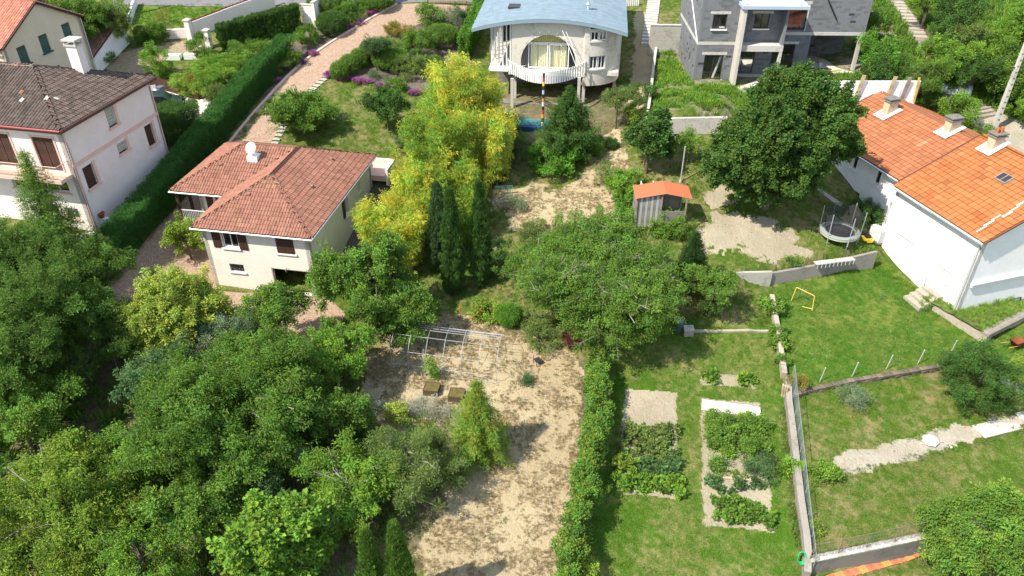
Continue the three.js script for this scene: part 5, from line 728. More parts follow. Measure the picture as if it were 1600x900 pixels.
// ---------- right garden: fence, stakes, bunker, slabs ----------
{
  const posts = [[19.82, -34.33, 1.0], [20.36, -34.93, 1.0], [22.64, -35.55, 1.0], [24.75, -36.03, 1.0], [27.32, -37.19, .9]];
  ['first', 'second', 'third', 'fourth', 'fifth'].forEach((w, i) => { if (!i) return; const [x, z, hh] = posts[i], o = thing('fence_post', w.replace('second', 'leftmost').replace('third', 'second').replace('fourth', 'third').replace('fifth', 'rightmost') + ' grey steel fence post on the low stone wall', 'fence post', x, gy(x, z), z, 0, 'posts on the stone wall'); part('shaft', bar(V(0, -.2, 0), V(.12, hh + .1, 0), .03), M.galv, o); part('cap', new THREE.SphereGeometry(.036, 8, 6).translate(.12, hh + .1, 0), M.galv, o); });
  const [sx, sz] = [18.32, -34.57]; { const o = thing('fence_post', 'short grey steel fence post nearest the boundary wall', 'fence post', sx, gy(sx, sz), sz, 0, 'posts on the stone wall'); part('shaft', bar(V(0, -.2, 0), V(.12, 1.1, 0), .03), M.galv, o); part('cap', new THREE.SphereGeometry(.036, 8, 6).translate(.12, 1.1, 0), M.galv, o); }
  // wire fence on the boundary wall
  const mesh = (name, label, a, b, h, base, n, m) => { const o = thing(name, label, 'fence'), P = q => V(lerp(a[0], b[0], q), lerp(base[0], base[1], q), lerp(a[1], b[1], q)); for (let i = 0; i <= n; i++) { const p = P(i / n); part('post', bar(p.clone().setY(p.y - .2), p.clone().setY(p.y + h), .022), m, o); } const wires = []; for (const y of [.04, .25, .5, .75, .98]) wires.push(bar(P(0).add(V(0, y * h, 0)), P(1).add(V(0, y * h, 0)), y > .9 ? .016 : .006, 5)); part('wires', wires, m, o); const L = Math.hypot(b[0] - a[0], b[1] - a[1]), vert = []; for (let i = 0; i < L / .16; i++) { const p = P(i * .16 / L), q = P(Math.min(1, (i + 1.6) * .16 / L)); vert.push(bar(p, q.clone().setY(q.y + h), .0035, 3), bar(p.clone().setY(p.y + h), q, .0035, 3)); } part('netting', vert, m, o); return o; };
  const gw = mat(C(.30, .36, .34), { roughness: .5, metalness: .4 }); { const a = [16.51, -34.63], b = [14.47, -22.99]; mesh('wire_fence', 'galvanised wire fence along the top of the boundary wall', [a[0] + .12, a[1]], [b[0] + .1, b[1]], .95, [gy(...a) + .5, gy(...b) + .45], 9, gw); }
  { const a = [14.39, -23.17], b = [21.67, -24.55]; mesh('wire_fence', 'rusty wire netting fence on the lower garden wall', a, b, 1.15, [.12, .52], 5, mat(C(.16, .13, .11), { roughness: .7 })); }
  // slab path
  const sl = thing('path_slabs', 'large pale concrete path slabs at the right edge of the garden', 'paving'); for (const [px, w, a] of [[[27.57, -31.48], 2.6, .28], [[30.25, -32.3], 2.2, .28]]) part('slab', bx(w, .08, 1.0), M.concreteLight, sl, px[0], gy(...px) + .03, px[1], a);
  { const [x, z] = [23.33, -30.47], o = thing('broken_slab', 'broken white plaster slab and rubble on the gravel path', 'slab', x, gy(x, z), z, .2); part('slab', uvm(new THREE.CylinderGeometry(.42, .45, .09, 7)), M.white, o, 0, .12, 0); reseed(41); for (let i = 0; i < 9; i++) part('rubble', new THREE.DodecahedronGeometry(rr(.03, .08)), M.concreteLight, o, rr(-.6, .9), .03, rr(-.1, .7)); }
  // orange paving strip below the lower wall
  { reseed(42); const o = thing('terracotta_paving', 'row of orange terracotta paving slabs below the lower garden wall', 'paving'), a = [15.6, -22.83], b = [21.5, -24.51], tm = [[.55, .20, .10], [.66, .30, .10], [.48, .17, .10]].map(c => mat(C(...c), { map: stainMap })); for (let i = 0; i < 15; i++) { const q = i / 14, x = lerp(a[0], b[0], q), z = lerp(a[1], b[1], q); part('slab', bx(.46, .06, .4), tm[i % 3], o, x, gy(x, z) + .03, z, R(20) + rr(-.08, .08)); } }
  // stone bunker under the raised green bank
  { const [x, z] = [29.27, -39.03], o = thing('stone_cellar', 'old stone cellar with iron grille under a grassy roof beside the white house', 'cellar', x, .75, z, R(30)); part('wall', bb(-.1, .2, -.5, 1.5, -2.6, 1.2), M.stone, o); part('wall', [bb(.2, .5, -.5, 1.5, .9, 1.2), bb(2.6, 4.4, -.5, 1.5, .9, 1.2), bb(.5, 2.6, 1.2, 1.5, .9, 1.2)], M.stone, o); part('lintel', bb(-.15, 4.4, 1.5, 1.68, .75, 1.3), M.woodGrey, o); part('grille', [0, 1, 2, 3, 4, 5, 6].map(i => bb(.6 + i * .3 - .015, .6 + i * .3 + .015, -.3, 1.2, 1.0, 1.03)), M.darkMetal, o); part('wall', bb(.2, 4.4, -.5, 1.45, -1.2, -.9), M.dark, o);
    const gs = new THREE.PlaneGeometry(5, 4.2, 20, 16).rotateX(-Math.PI / 2), p = gs.attributes.position; for (let i = 0; i < p.count; i++) p.setY(i, .12 * vnoise(p.getX(i) * 2 + 5, p.getZ(i) * 2)); gs.computeVertexNormals(); part('turf_roof', gs.translate(2.3, 1.62, -1.2), mat(C(.11, .15, .04), { map: stainMap }), o); part('fill', bb(.2, 4.6, 1.2, 1.6, -3.2, .85), M.stone, o);
    o.updateMatrixWorld(); globalThis.turf = o.localToWorld(V(2.3, 1.7, -1.2)); globalThis.turfTurn = R(30); }
  { const [x, z] = [31.54, -37.58], w = thing('wheelbarrow', 'rusty wheelbarrow with yellow handles before the stone cellar', 'wheelbarrow', x, gy(x, z), z, R(200)); const tray = new THREE.CylinderGeometry(.42, .26, .32, 4, 1, true).rotateY(Math.PI / 4).scale(1.35, 1, 1); part('tray', [tray.translate(0, .5, 0), bx(.5, .02, .36, 0, .35, 0)], mat(C(.19, .06, .035)), w); part('handle', [bar(V(-.1, .38, .22), V(1.05, .55, .28), .02), bar(V(-.1, .38, -.22), V(1.05, .55, -.28), .02)], M.woodYellow, w); part('leg', [bar(V(.4, 0, .22), V(.3, .42, .22), .018), bar(V(.4, 0, -.22), V(.3, .42, -.22), .018)], M.darkMetal, w); const wh = part('wheel', new THREE.TorusGeometry(.17, .045, 8, 20).translate(-.62, .2, 0), M.darkMetal, w); part('fork', [bar(V(-.62, .2, .06), V(-.1, .38, .2), .016), bar(V(-.62, .2, -.06), V(-.1, .38, -.2), .016)], M.darkMetal, wh); }
  { const [x, z] = [29.89, -33.69]; const o = thing('rubble_slabs', 'grey concrete rubble slabs beside the round yew at the right edge', 'rubble', x, gy(x, z), z); for (let i = 0; i < 4; i++) part('slab', bx(rr(.8, 1.4), .16, rr(.5, .9)), i % 2 ? M.concrete : M.concreteLight, o, rr(-.4, .9), .1 + i * .09, rr(-1.2, 1.2), rr(0, 3)); }
  // hose
  { const [x, z] = [14.03, -23.36], o = thing('green_hose', 'coiled bright green garden hose hanging on the boundary wall', 'hose', x, gy(x, z) + .05, z); const hm = mat(C(.0, .34, .12), { roughness: .4 }); for (let i = 0; i < 4; i++) part('coil', new THREE.TorusGeometry(.22 + i * .015, .022, 6, 28).scale(.75, 1.15, 1).rotateX(-.6).rotateY(-.3 + i * .05), hm, o, 0, .42 + i * .01, .05 + i * .035); part('hanger', bar(V(0, .6, -.1), V(0, .68, .2), .02), M.darkMetal, o); }
  { const [x, z] = [16.94, -34]; const o = thing('grey_planter_board', 'grey boards leaning at the top of the boundary wall', 'board', x - 1.0, gy(x - 1, z), z + .2); for (let i = 0; i < 3; i++) part('board', bx(.06, .9, .16, i * .09, .4, i * .1).rotateZ(.1), M.woodPale, o); }
}

// ---------- parking court things ----------
{
  const [x, z] = [-30.53, -65.06], c = thing('parked_car', 'dark grey car half hidden by the hedge in the parking court', 'car', x - .6, gy(x, z) + .02, z, R(15)); const paint = mat(C(.02, .035, .04), { roughness: .25, metalness: .3 });
  const sec = new THREE.Shape([[-2.05, .25], [2.0, .25], [2.08, .55], [1.95, .8], [1.1, .92], [.5, 1.4], [-.9, 1.45], [-1.75, .98], [-2.05, .85]].map(p => new THREE.Vector2(...p))); part('body', new THREE.ExtrudeGeometry(sec, { depth: 1.5, bevelEnabled: true, bevelSize: .08, bevelThickness: .08, bevelSegments: 3 }).translate(0, 0, -.75), paint, c);
  part('windscreen', bx(.02, .62, 1.35).rotateZ(.9).translate(.86, 1.2, 0), M.dark, c); part('side_window', [bx(1.25, .34, .02, -.2, 1.16, .84), bx(1.25, .34, .02, -.2, 1.16, -.84)], M.dark, c); for (const [wx, wz] of [[-1.3, .72], [1.3, .72], [-1.3, -.72], [1.3, -.72]]) { const w = part('wheel', new THREE.CylinderGeometry(.31, .31, .2, 20).rotateX(Math.PI / 2).translate(wx, .31, wz), M.darkMetal, c); part('rim', new THREE.CylinderGeometry(.19, .19, .22, 12).rotateX(Math.PI / 2).translate(wx, .31, wz), M.steel, w); } for (const s of [-.55, .55]) part('headlight', bx(.08, .14, .32, 2.06, .68, s), M.white, c);
  const [bx0, bz0] = [-31.73, -67.28], b = thing('wheelie_bin', 'grey wheeled rubbish bin by the log edging', 'bin', bx0, gy(bx0, bz0), bz0, -.4); part('body', new THREE.CylinderGeometry(.36, .28, .9, 4).rotateY(Math.PI / 4).translate(0, .5, 0), mat(C(.12, .17, .20), { roughness: .5 }), b); part('lid', bx(.56, .06, .6, 0, .98, 0), mat(C(.10, .14, .17), { roughness: .5 }), b); for (const s of [-.22, .22]) part('wheel', new THREE.CylinderGeometry(.1, .1, .06, 12).rotateZ(Math.PI / 2).translate(s, .1, -.28), M.darkMetal, b);
  const [cx, cz] = [-32.47, -67.59], ch = thing('garden_chair', 'white plastic garden chair beside the grey bin', 'chair', cx, gy(cx, cz), cz, .5); part('seat', bx(.45, .04, .45, 0, .43, 0), M.white, ch); part('backrest', bx(.45, .45, .04, 0, .68, -.22).rotateX(-.1), M.white, ch); for (const [lx, lz] of [[-.19, -.19], [.19, -.19], [-.19, .19], [.19, .19]]) part('leg', bx(.04, .43, .04, lx, .21, lz), M.white, ch); for (const s of [-.23, .23]) part('armrest', bx(.04, .03, .45, s, .62, 0), M.white, ch);
  const [px, pz] = [-29.27, -48.22], m = thing('meter_box', 'pale grey utility boxes at the corner of the pink house', 'box', px, gy(px, pz), pz, R(-12)); part('cabinet', bx(.75, .7, .35, 0, .3, 0), M.whiteMetal, m); part('cabinet', bx(.45, .6, .3, .68, .25, .05), M.galv, m);
  const fp = thing('flower_pot', 'terracotta flower pot standing on the utility box', 'pot', px - .1, gy(px, pz) + .65, pz); part('pot', new THREE.LatheGeometry([[0, 0], [.15, 0], [.24, .34], [.27, .34], [.27, .42], [.22, .42], [.2, .3], [0, .3]].map(a => new THREE.Vector2(...a)), 18), M.terracotta, fp); part('soil', new THREE.CylinderGeometry(.21, .21, .02, 16).translate(0, .37, 0), mat(C(.08, .06, .04)), fp);
  for (const [p, lab] of [[[35.42, -62.67], 'left grey corrugated roof hood beside the lane'], [[37.1, -62.08], 'right grey corrugated roof hood beside the lane']]) { const o = thing('corrugated_hood', lab, 'shelter', p[0], gy(...p), p[1], R(-25)); const g = new THREE.CylinderGeometry(.75, .75, 2.0, 40, 1, true, -Math.PI / 2, Math.PI).rotateZ(Math.PI / 2).rotateX(-Math.PI / 2), pp = g.attributes.position; part('hood', g.translate(0, .75, 0), M.galv, o); for (let i = 0; i < 9; i++) part('rib', new THREE.TorusGeometry(.76, .035, 5, 18, Math.PI).rotateY(Math.PI / 2), M.concreteLight, o, -.95 + i * .24, .75, 0); part('box', bx(1.9, .8, 1.4, 0, .38, 0), M.concreteDark, o); }
  { const p = [34.6, -61.93], o = thing('stone_stack', 'square stone chimney stack standing behind the orange roof', 'chimney', p[0], gy(...p) - .2, p[1], R(17)); part('stack', bx(.6, 2.2, .55, 0, 1.0, 0), M.stone, o); for (const y of [1.6, 1.85, 2.1]) part('course', bx(.74, .1, .68, 0, y, 0), M.concrete, o); }
  { const [x, z] = [10.78, -39.44], o = thing('water_barrel', 'dark water barrel and stone block under the walnut tree', 'barrel', x, gy(x, z), z); part('barrel', cyl(.3, .3, .8, 0, 0, 0, 18), mat(C(.05, .08, .08), { roughness: .4 }), o); part('lid', new THREE.CylinderGeometry(.27, .27, .02, 18).translate(0, .81, 0), mat(C(.25, .33, .34), { roughness: .2 }), o); const [x2, z2] = [11.14, -39.13], q = thing('stone_block', 'pale stone block beside the water barrel', 'block', x2 + .2, gy(x2, z2), z2); part('block', bx(.6, .5, .5, 0, .2, 0), M.stone, q); part('cap', bx(.66, .07, .56, 0, .485, 0), M.concreteLight, q); }
  { const a = [11.5, -39.31], b = [16.69, -39.17]; solo('garden_kerb', 'pale stone kerb at the head of the vegetable garden', 'kerb', strip([a, b], .2, .09), M.stone); }
}

// ---------- foliage ----------
// a tuft of n leaves; each leaf is a folded blade of two faces
function tuft(s, n, o) {
  reseed(s); const P = [];
  for (let i = 0; i < n; i++) {
    let d = V(rr(-1, 1), rr(-1, 1), rr(-1, 1)); while (d.lengthSq() > 1) d = V(rr(-1, 1), rr(-1, 1), rr(-1, 1));
    const c = d.clone().multiply(V(o.r, o.r * (o.flat || 1), o.r)), dir = d.clone().multiplyScalar(o.out ?? .8).add(V(rr(-1, 1), rr(-1, 1), rr(-1, 1)).multiplyScalar(.7)).add(V(0, o.up || 0, 0)).normalize();
    const up = V(rr(-.8, .8), 1, rr(-.8, .8)).normalize(), side = new THREE.Vector3().crossVectors(dir, up).normalize(), nn = new THREE.Vector3().crossVectors(side, dir), L = o.len * rr(.7, 1.25), W = o.wid * rr(.75, 1.2);
    const a = c, b = c.clone().addScaledVector(dir, L).add(V(0, -(o.droop || 0) * L, 0)), m = c.clone().addScaledVector(dir, L * .5), l = m.clone().addScaledVector(side, -W / 2).addScaledVector(nn, W * .22), r = m.clone().addScaledVector(side, W / 2).addScaledVector(nn, W * .22);
    for (const v of [a, l, b, a, b, r]) P.push(v.x, v.y, v.z);
  }
  const g = new THREE.BufferGeometry(); g.setAttribute('position', new THREE.Float32BufferAttribute(P, 3)); g.computeVertexNormals(); return g;
}
const LEAF = {
  broad: [tuft(101, 30, { r: .21, len: .115, wid: .075 }), tuft(102, 30, { r: .21, len: .13, wid: .08 })],
  maple: [tuft(103, 26, { r: .24, len: .16, wid: .15, out: .5 }), tuft(104, 26, { r: .24, len: .18, wid: .16, out: .5 })],
  fine: [tuft(105, 36, { r: .2, len: .10, wid: .05 }), tuft(106, 36, { r: .2, len: .11, wid: .052 })],
  walnut: [tuft(107, 30, { r: .24, len: .14, wid: .055, droop: .2 }), tuft(108, 30, { r: .24, len: .15, wid: .06, droop: .25 })],
  olive: [tuft(109, 32, { r: .22, len: .13, wid: .032, up: .2 }), tuft(110, 32, { r: .22, len: .14, wid: .035, up: .2 })],
  box: [tuft(111, 34, { r: .17, len: .075, wid: .05, out: 1.2 }), tuft(112, 34, { r: .17, len: .08, wid: .055, out: 1.2 })],
  bamboo: [tuft(113, 30, { r: .24, len: .2, wid: .032, droop: .3, out: 1.1 }), tuft(114, 30, { r: .26, len: .22, wid: .034, droop: .35, out: 1.1 })],
  needle: [tuft(115, 44, { r: .2, len: .17, wid: .028, flat: .35, out: 1.4 }), tuft(116, 44, { r: .2, len: .18, wid: .03, flat: .35, out: 1.4 })],
  cypress: [tuft(117, 34, { r: .13, len: .2, wid: .045, up: 1.6, out: .5 }), tuft(118, 34, { r: .13, len: .22, wid: .05, up: 1.6, out: .5 })],
  grass: [tuft(119, 16, { r: .12, len: .2, wid: .02, up: 2.2, flat: .1, out: .6 }), tuft(120, 16, { r: .14, len: .25, wid: .022, up: 1.8, flat: .1, out: .8 })],
  lawn: [tuft(121, 14, { r: .16, len: .07, wid: .014, up: 1.2, flat: .06, out: .8 }), tuft(122, 14, { r: .18, len: .085, wid: .016, up: 1.2, flat: .06, out: .8 })],
  weed: [tuft(123, 24, { r: .2, len: .22, wid: .05, up: 1.1, flat: .8, out: .8 }), tuft(124, 24, { r: .2, len: .25, wid: .06, up: 1.1, flat: .8, out: .8 })],
  veg: [tuft(125, 16, { r: .17, len: .26, wid: .2, up: .5, flat: .6, out: .9 }), tuft(126, 16, { r: .17, len: .28, wid: .22, up: .5, flat: .6, out: .9 })],
  flower: [tuft(127, 30, { r: .16, len: .06, wid: .06, up: .6, flat: .5, out: .8 })],
  vine: [tuft(128, 26, { r: .18, len: .12, wid: .10, out: .7 }), tuft(129, 26, { r: .18, len: .13, wid: .11, out: .7 })],
};
const COL = {
  deep: [.080, .165, .034], mid: [.142, .258, .040], fresh: [.18, .32, .042], lime: [.235, .345, .05], yellow: [.52, .58, .09], gold: [.33, .47, .07], maple: [.080, .158, .03], blue: [.10, .185, .062], grey: [.20, .27, .15], dark: [.038, .088, .02], leafdark: [.105, .195, .034], olive: [.165, .24, .062], autumn: [.26, .23, .05], silver: [.36, .38, .29], blossom: [.34, .43, .075], vine: [.12, .275, .035], purple: [.15, .03, .045], hedge: [.062, .175, .034],
};
const LM = {}; const lm = c => LM[c] ||= leafMat(C(...COL[c]));
const _m = new THREE.Matrix4(), _q = new THREE.Quaternion(), _e = new THREE.Euler(), _c = new THREE.Color();
let leafTurn = 0;
// one crown: copies of a tuft at the given points [x, y, z, scale]; each copy its own turn and tone
function leaves(name, pts, kind, color, parent, o = {}) {
  const vs = LEAF[kind], im = new THREE.InstancedMesh(vs[(leafTurn++) % vs.length], o.mat || lm(color), pts.length);
  pts.forEach(([x, y, z, s, tone], i) => {
    _e.set(o.upright ? rr(-.3, .3) : rr(-.5, .5), rr(0, 6.283), o.upright ? rr(-.3, .3) : rr(-.5, .5)); _q.setFromEuler(_e); const k = s * rr(.8, 1.2); _m.compose(V(x, y, z), _q, V(k, k * (o.tall || 1), k)); im.setMatrixAt(i, _m);
    const t = rr(.75, 1.28) * (tone || 1), w = rr(-1, 1) * (o.vary ?? .12); im.setColorAt(i, _c.setRGB(t * (1 + w), t, t * (1 - w * .5)));
  });
  im.name = name; im.userData.kind = 'stuff'; im.castShadow = im.receiveShadow = true; (parent || scene).add(im); return im;
}
// points of a crown made of lobes [x, y, z, rx, ry, rz]: each lobe carries many smaller bosses of leaves
function crownPts(lobes, dens, tuftR, o = {}) {
  const pts = [];
  for (const [lx, ly, lz, rx, ry, rz] of lobes) {
    const area = 4 * Math.PI * Math.pow((Math.pow(rx * ry, 1.6) + Math.pow(rx * rz, 1.6) + Math.pow(ry * rz, 1.6)) / 3, 1 / 1.6), nb = Math.max(5, Math.round(area / (o.boss ? o.boss * o.boss * 2.9 : 1.4)));
    for (let b = 0; b < nb; b++) {
      const u = rr(-1, 1), a = rr(0, 6.283), s = Math.sqrt(1 - u * u), k = rnd() < .12 ? rr(1.02, 1.2) : rr(.6, 1.04), cx = lx + rx * s * Math.cos(a) * k, cy = ly + ry * u * k, cz = lz + rz * s * Math.sin(a) * k;
      const br = (o.boss || .62) * rr(.5, 1.2), n = Math.round(dens * br * br * 4 * rr(.6, 1.2)), tone = rr(.8, 1.25);
      for (let i = 0; i < n; i++) { let d = V(rr(-1, 1), rr(-.8, 1), rr(-1, 1)).normalize(); const q = br * Math.pow(rnd(), .4); pts.push([cx + d.x * q, cy + d.y * q * .75, cz + d.z * q, tuftR, tone]); }
    }
  }
  return pts;
}
// points of a tree crown built on twigs: each lobe sends out leafy shoots of uneven length, so the outline is ragged and gaps stay open
function shootPts(lobes, dens, size, o, bars) {
  const pts = [];
  for (const [lx, ly, lz, rx, ry, rz] of lobes) {
    const m = (rx + ry + rz) / 3, n = Math.round(4 * Math.PI * m * m * (o.shoots || 2.05)), skip = V(rr(-1, 1), rr(-1, .4), rr(-1, 1)).normalize();
    for (let k = 0; k < n; k++) {
      const u = rr(-.75, 1), a = rr(0, 6.283), s = Math.sqrt(1 - u * u), d = V(s * Math.cos(a), u, s * Math.sin(a)); if (d.dot(skip) > .72 && rnd() < .75) continue;   // an open side
      const q0 = rr(.2, .6), q1 = (rnd() < .15 ? rr(1.1, 1.38) : rr(.72, 1.1)), b = V(lx + d.x * rx * q0, ly + d.y * ry * q0, lz + d.z * rz * q0), e = V(lx + d.x * rx * q1 + rr(-.2, .2), ly + d.y * ry * q1 + m * rr(.0, .22), lz + d.z * rz * q1 + rr(-.2, .2)), l = b.distanceTo(e), tone = rr(.78, 1.25), w = (o.boss || .6) * .5;
      if (bars && k % (o.twigEvery || 3) === 0) bars.push(bar(b, e, o.twigR || .022, 3, .006));
      const c = Math.max(2, Math.round(l * dens * .55 + 1)); for (let i = 0; i < c; i++) { const t = rr(.1, 1.03), p = b.clone().lerp(e, t), ww = w * (1.1 - .75 * t); pts.push([p.x + rr(-ww, ww), p.y + rr(-ww, ww) * .8, p.z + rr(-ww, ww), size * rr(.65, 1.3), tone]); }
    }
  }
  return pts;
}
function trunkGeo(h, r, lobes, o = {}) {
  const g = [], lean = o.lean || [0, 0], top = V(lean[0], h, lean[1]); g.push(bar(V(0, -.4, 0), top.clone().multiplyScalar(.5), r * 1.15, 8, r * .8), bar(top.clone().multiplyScalar(.5), top, r * .8, 8, r * .4));
  for (const [x, y, z, rx, ry, rz] of lobes) for (let i = 0; i < (o.limbs || 5); i++) {
    const s = V(lean[0], 0, lean[1]).multiplyScalar(rr(.4, .9)).setY(h * rr(.45, .95)), a = rr(0, 6.283), e = V(x + Math.cos(a) * rx * rr(.4, .9), y + ry * rr(-.3, .75), z + Math.sin(a) * rz * rr(.4, .9)), m = s.clone().lerp(e, .5).add(V(rr(-.2, .2), rr(.1, .35), rr(-.2, .2)));
    g.push(bar(s, m, r * .38, 6, r * .24), bar(m, e, r * .24, 5, r * .08));
    for (let k = 0; k < (o.twigs ?? 2); k++) { const b = m.clone().lerp(e, rr(.2, .9)); g.push(bar(b, b.clone().add(V(rr(-1, 1), rr(-.1, .9), rr(-1, 1)).multiplyScalar(rx * .35)), r * .1, 4, r * .03)); }
  }
  return g;
}
let treeSeed = 300;
// a tree: crown centre height is part of the lobes; o: leaf kind, colour, dens(ity), limbs, bark
function tree(name, label, x, z, lobes, o) {
  reseed(treeSeed++); const t = thing(name, label, o.cat || 'tree', x, gy(x, z), z, 0, o.group), h = o.h ?? Math.max(...lobes.map(l => l[1]));
  const g = trunkGeo(h, o.r || .13, lobes, o), pts = shootPts(lobes, o.dens || 11, o.size || 1, o, g); part('trunk', g, o.bark || M.bark, t);
  leaves('crown', pts, o.leaf || 'broad', o.color || 'mid', t, { vary: .18, ...o }); return t;
}
const L1 = (hc, r, k = .8) => [[0, hc, 0, r, r * k, r]];
function blob(hc, r, n, k = .8) {   // an uneven crown of n overlapping lobes
  const out = [[0, hc, 0, r * .6, r * k * .7, r * .6]]; for (let i = 0; i < n; i++) { const a = i / n * 6.283 + rr(-.5, .5), q = r * rr(.38, .78); out.push([Math.cos(a) * q, hc + r * k * rr(-.4, .5), Math.sin(a) * q, r * rr(.26, .5), r * k * rr(.28, .5), r * rr(.26, .5)]); } return out;
}
function shrub(name, label, x, z, r, hgt, leaf, color, o = {}) {
  reseed(treeSeed++); const t = thing(name, label, o.cat || 'shrub', x, gy(x, z), z, 0, o.group), lobes = o.lobes || [[0, hgt * .5, 0, r, hgt * .52, r * (o.deep || 1)]], st = [];
  for (let i = 0; i < 6; i++) { const a = rr(0, 6.283); st.push(bar(V(0, -.15, 0), V(Math.cos(a) * r * .5, hgt * rr(.5, .8), Math.sin(a) * r * .5), .025, 5, .01)); } part('stems', st, M.bark, t);
  let pts; if (leaf === 'box') { pts = []; for (const [lx, ly, lz, rx, ry, rz] of lobes) { const n = Math.round((rx * ry + ry * rz + rx * rz) * 4.2 * 52); for (let i = 0; i < n; i++) { const u = rr(-.8, 1), a = rr(0, 6.283), s = Math.sqrt(1 - u * u), k = rr(.82, 1.0) * (1 + .1 * (fbm(a * 2 + lx, u * 3) - .5)); pts.push([lx + rx * s * Math.cos(a) * k, ly + ry * u * k, lz + rz * s * Math.sin(a) * k, .85]); } } }   // clipped: an even skin of small leaves
  else pts = crownPts(lobes, o.dens || 14, o.size || .9, { boss: o.boss || Math.min(.45, r * .5) });
  leaves('foliage', pts.filter(p => p[1] > .03), leaf, color, t, o); return t;
}
function conifer(name, label, x, z, h, r, color, o = {}) {
  reseed(treeSeed++); const t = thing(name, label, 'tree', x, gy(x, z), z, 0, o.group), g = [bar(V(0, -.3, 0), V(0, h, 0), .04 * h * .5 + .03, 7, .015)], pts = [], n = Math.round(h * (o.levels || 4.2));
  for (let i = 0; i < n; i++) { const q = i / n, y = h * (.08 + .9 * q), R0 = r * Math.pow(1 - q, .8) * rr(.75, 1.15), k = Math.round(lerp(8, 4, q)); for (let j = 0; j < k; j++) { const a = j / k * 6.283 + i * 1.1 + rr(-.3, .3), ln = R0 * rr(.7, 1.1), e = V(Math.cos(a) * ln, y + ln * (o.rise ?? -.12), Math.sin(a) * ln); g.push(bar(V(0, y, 0), e, .02, 4, .006)); const m = Math.max(2, Math.round(ln * (o.dens || 5))); for (let s = 0; s < m; s++) { const u = (s + .6) / m; pts.push([e.x * u + rr(-.12, .12) * ln, lerp(y, e.y, u) + rr(-.06, .06), e.z * u + rr(-.12, .12) * ln, (o.size || 1) * lerp(.9, 1.1, u)]); } } }
  pts.push([0, h, 0, .6], [0, h - .15, 0, .7]); part('trunk', g, M.bark, t); leaves('crown', pts, o.leaf || 'needle', color, t, { vary: .16, ...o }); return t;
}
function columnTree(name, label, x, z, h, r, color, o = {}) {   // a cypress
  reseed(treeSeed++); const t = thing(name, label, 'tree', x, gy(x, z), z, 0, o.group), pts = []; part('trunk', bar(V(0, -.3, 0), V(0, h * .9, 0), .12, 7, .03), M.bark, t);
  const n = Math.round(h * r * (o.dens || 260)), ph = [0, 1, 2, 3, 4, 5].map(() => rr(0, 6.28)); for (let i = 0; i < n; i++) { const q = Math.pow(rnd(), .85), a = rr(0, 6.283), rib = 1 + .16 * Math.sin(a * 5 + ph[0] + q * 9) + .12 * Math.sin(a * 3 + ph[1] - q * 14), R0 = r * (q < .18 ? lerp(.55, 1, q / .18) : Math.pow(1 - (q - .18) / .82, .62)) * rib, k = R0 * Math.pow(rnd(), .3); pts.push([Math.cos(a) * k, h * q * .985 + .1, Math.sin(a) * k, (o.size || 1) * rr(.8, 1.15)]); }
  leaves('crown', pts, 'cypress', color, t, { upright: true, ...o }); return t;
}
function hedge(name, label, path, w, h, leaf, color, o = {}) {   // clipped: leaf tufts over a box that follows the ground
  reseed(treeSeed++); const t = thing(name, label, 'hedge', path[0][0], gy(...path[0]), path[0][1], 0, o.group), pts = [], st = [], [x0, y0, z0] = t.position.toArray();
  for (let i = 0; i < path.length - 1; i++) { const [ax, az] = path[i], [bx_, bz] = path[i + 1], l = Math.hypot(bx_ - ax, bz - az), nx = -(bz - az) / l, nz = (bx_ - ax) / l, n = Math.round(l * (w + 2 * h) * (o.dens || 26)), H0 = p => Array.isArray(h) ? h : h;
    for (let k = 0; k < n; k++) { const q = rnd(), s = rr(0, w + 2 * h), xx = lerp(ax, bx_, q), zz = lerp(az, bz, q), wv = (o.rough ?? .12) * (fbm(q * l * 1.4 + i * 7, s * 1.4) - .5) * 2; let off, y; if (s < h) { off = -w / 2; y = s; } else if (s < h + w) { off = s - h - w / 2; y = h; } else { off = w / 2; y = s - h - w; }
      const inn = rr(0, .18), f = y === h ? 0 : Math.sign(off); const px = xx + nx * (off + f * (wv - inn)), pz = zz + nz * (off + f * (wv - inn)); pts.push([px - x0, gy(xx, zz) - y0 + y + (y === h ? wv - inn * .8 : 0), pz - z0, (o.size || 1)]); }
    for (let k = 0; k < l / .5; k++) { const q = (k + .5) / (l / .5), xx = lerp(ax, bx_, q), zz = lerp(az, bz, q); st.push(bar(V(xx - x0, gy(xx, zz) - y0 - .2, zz - z0), V(xx - x0 + rr(-.2, .2), gy(xx, zz) - y0 + h * .85, zz - z0 + rr(-.2, .2)), .04, 5, .02)); } }
  part('stems', st, M.bark, t);
  for (let i = 0; i < path.length - 1; i++) { const [ax, az] = path[i], [bx_, bz] = path[i + 1], l = Math.hypot(bx_ - ax, bz - az), nx = -(bz - az) / l, nz = (bx_ - ax) / l, n = Math.round(l * w * h * (o.dens || 26) * .75); for (let k = 0; k < n; k++) { const q = rnd(), xx = lerp(ax, bx_, q), zz = lerp(az, bz, q), off = rr(-.42, .42) * w; pts.push([xx + nx * off - x0, gy(xx, zz) - y0 + rr(.05, .93) * h, zz + nz * off - z0, o.size || 1]); } }
  leaves('foliage', pts, leaf, color, t, o); return t;
}
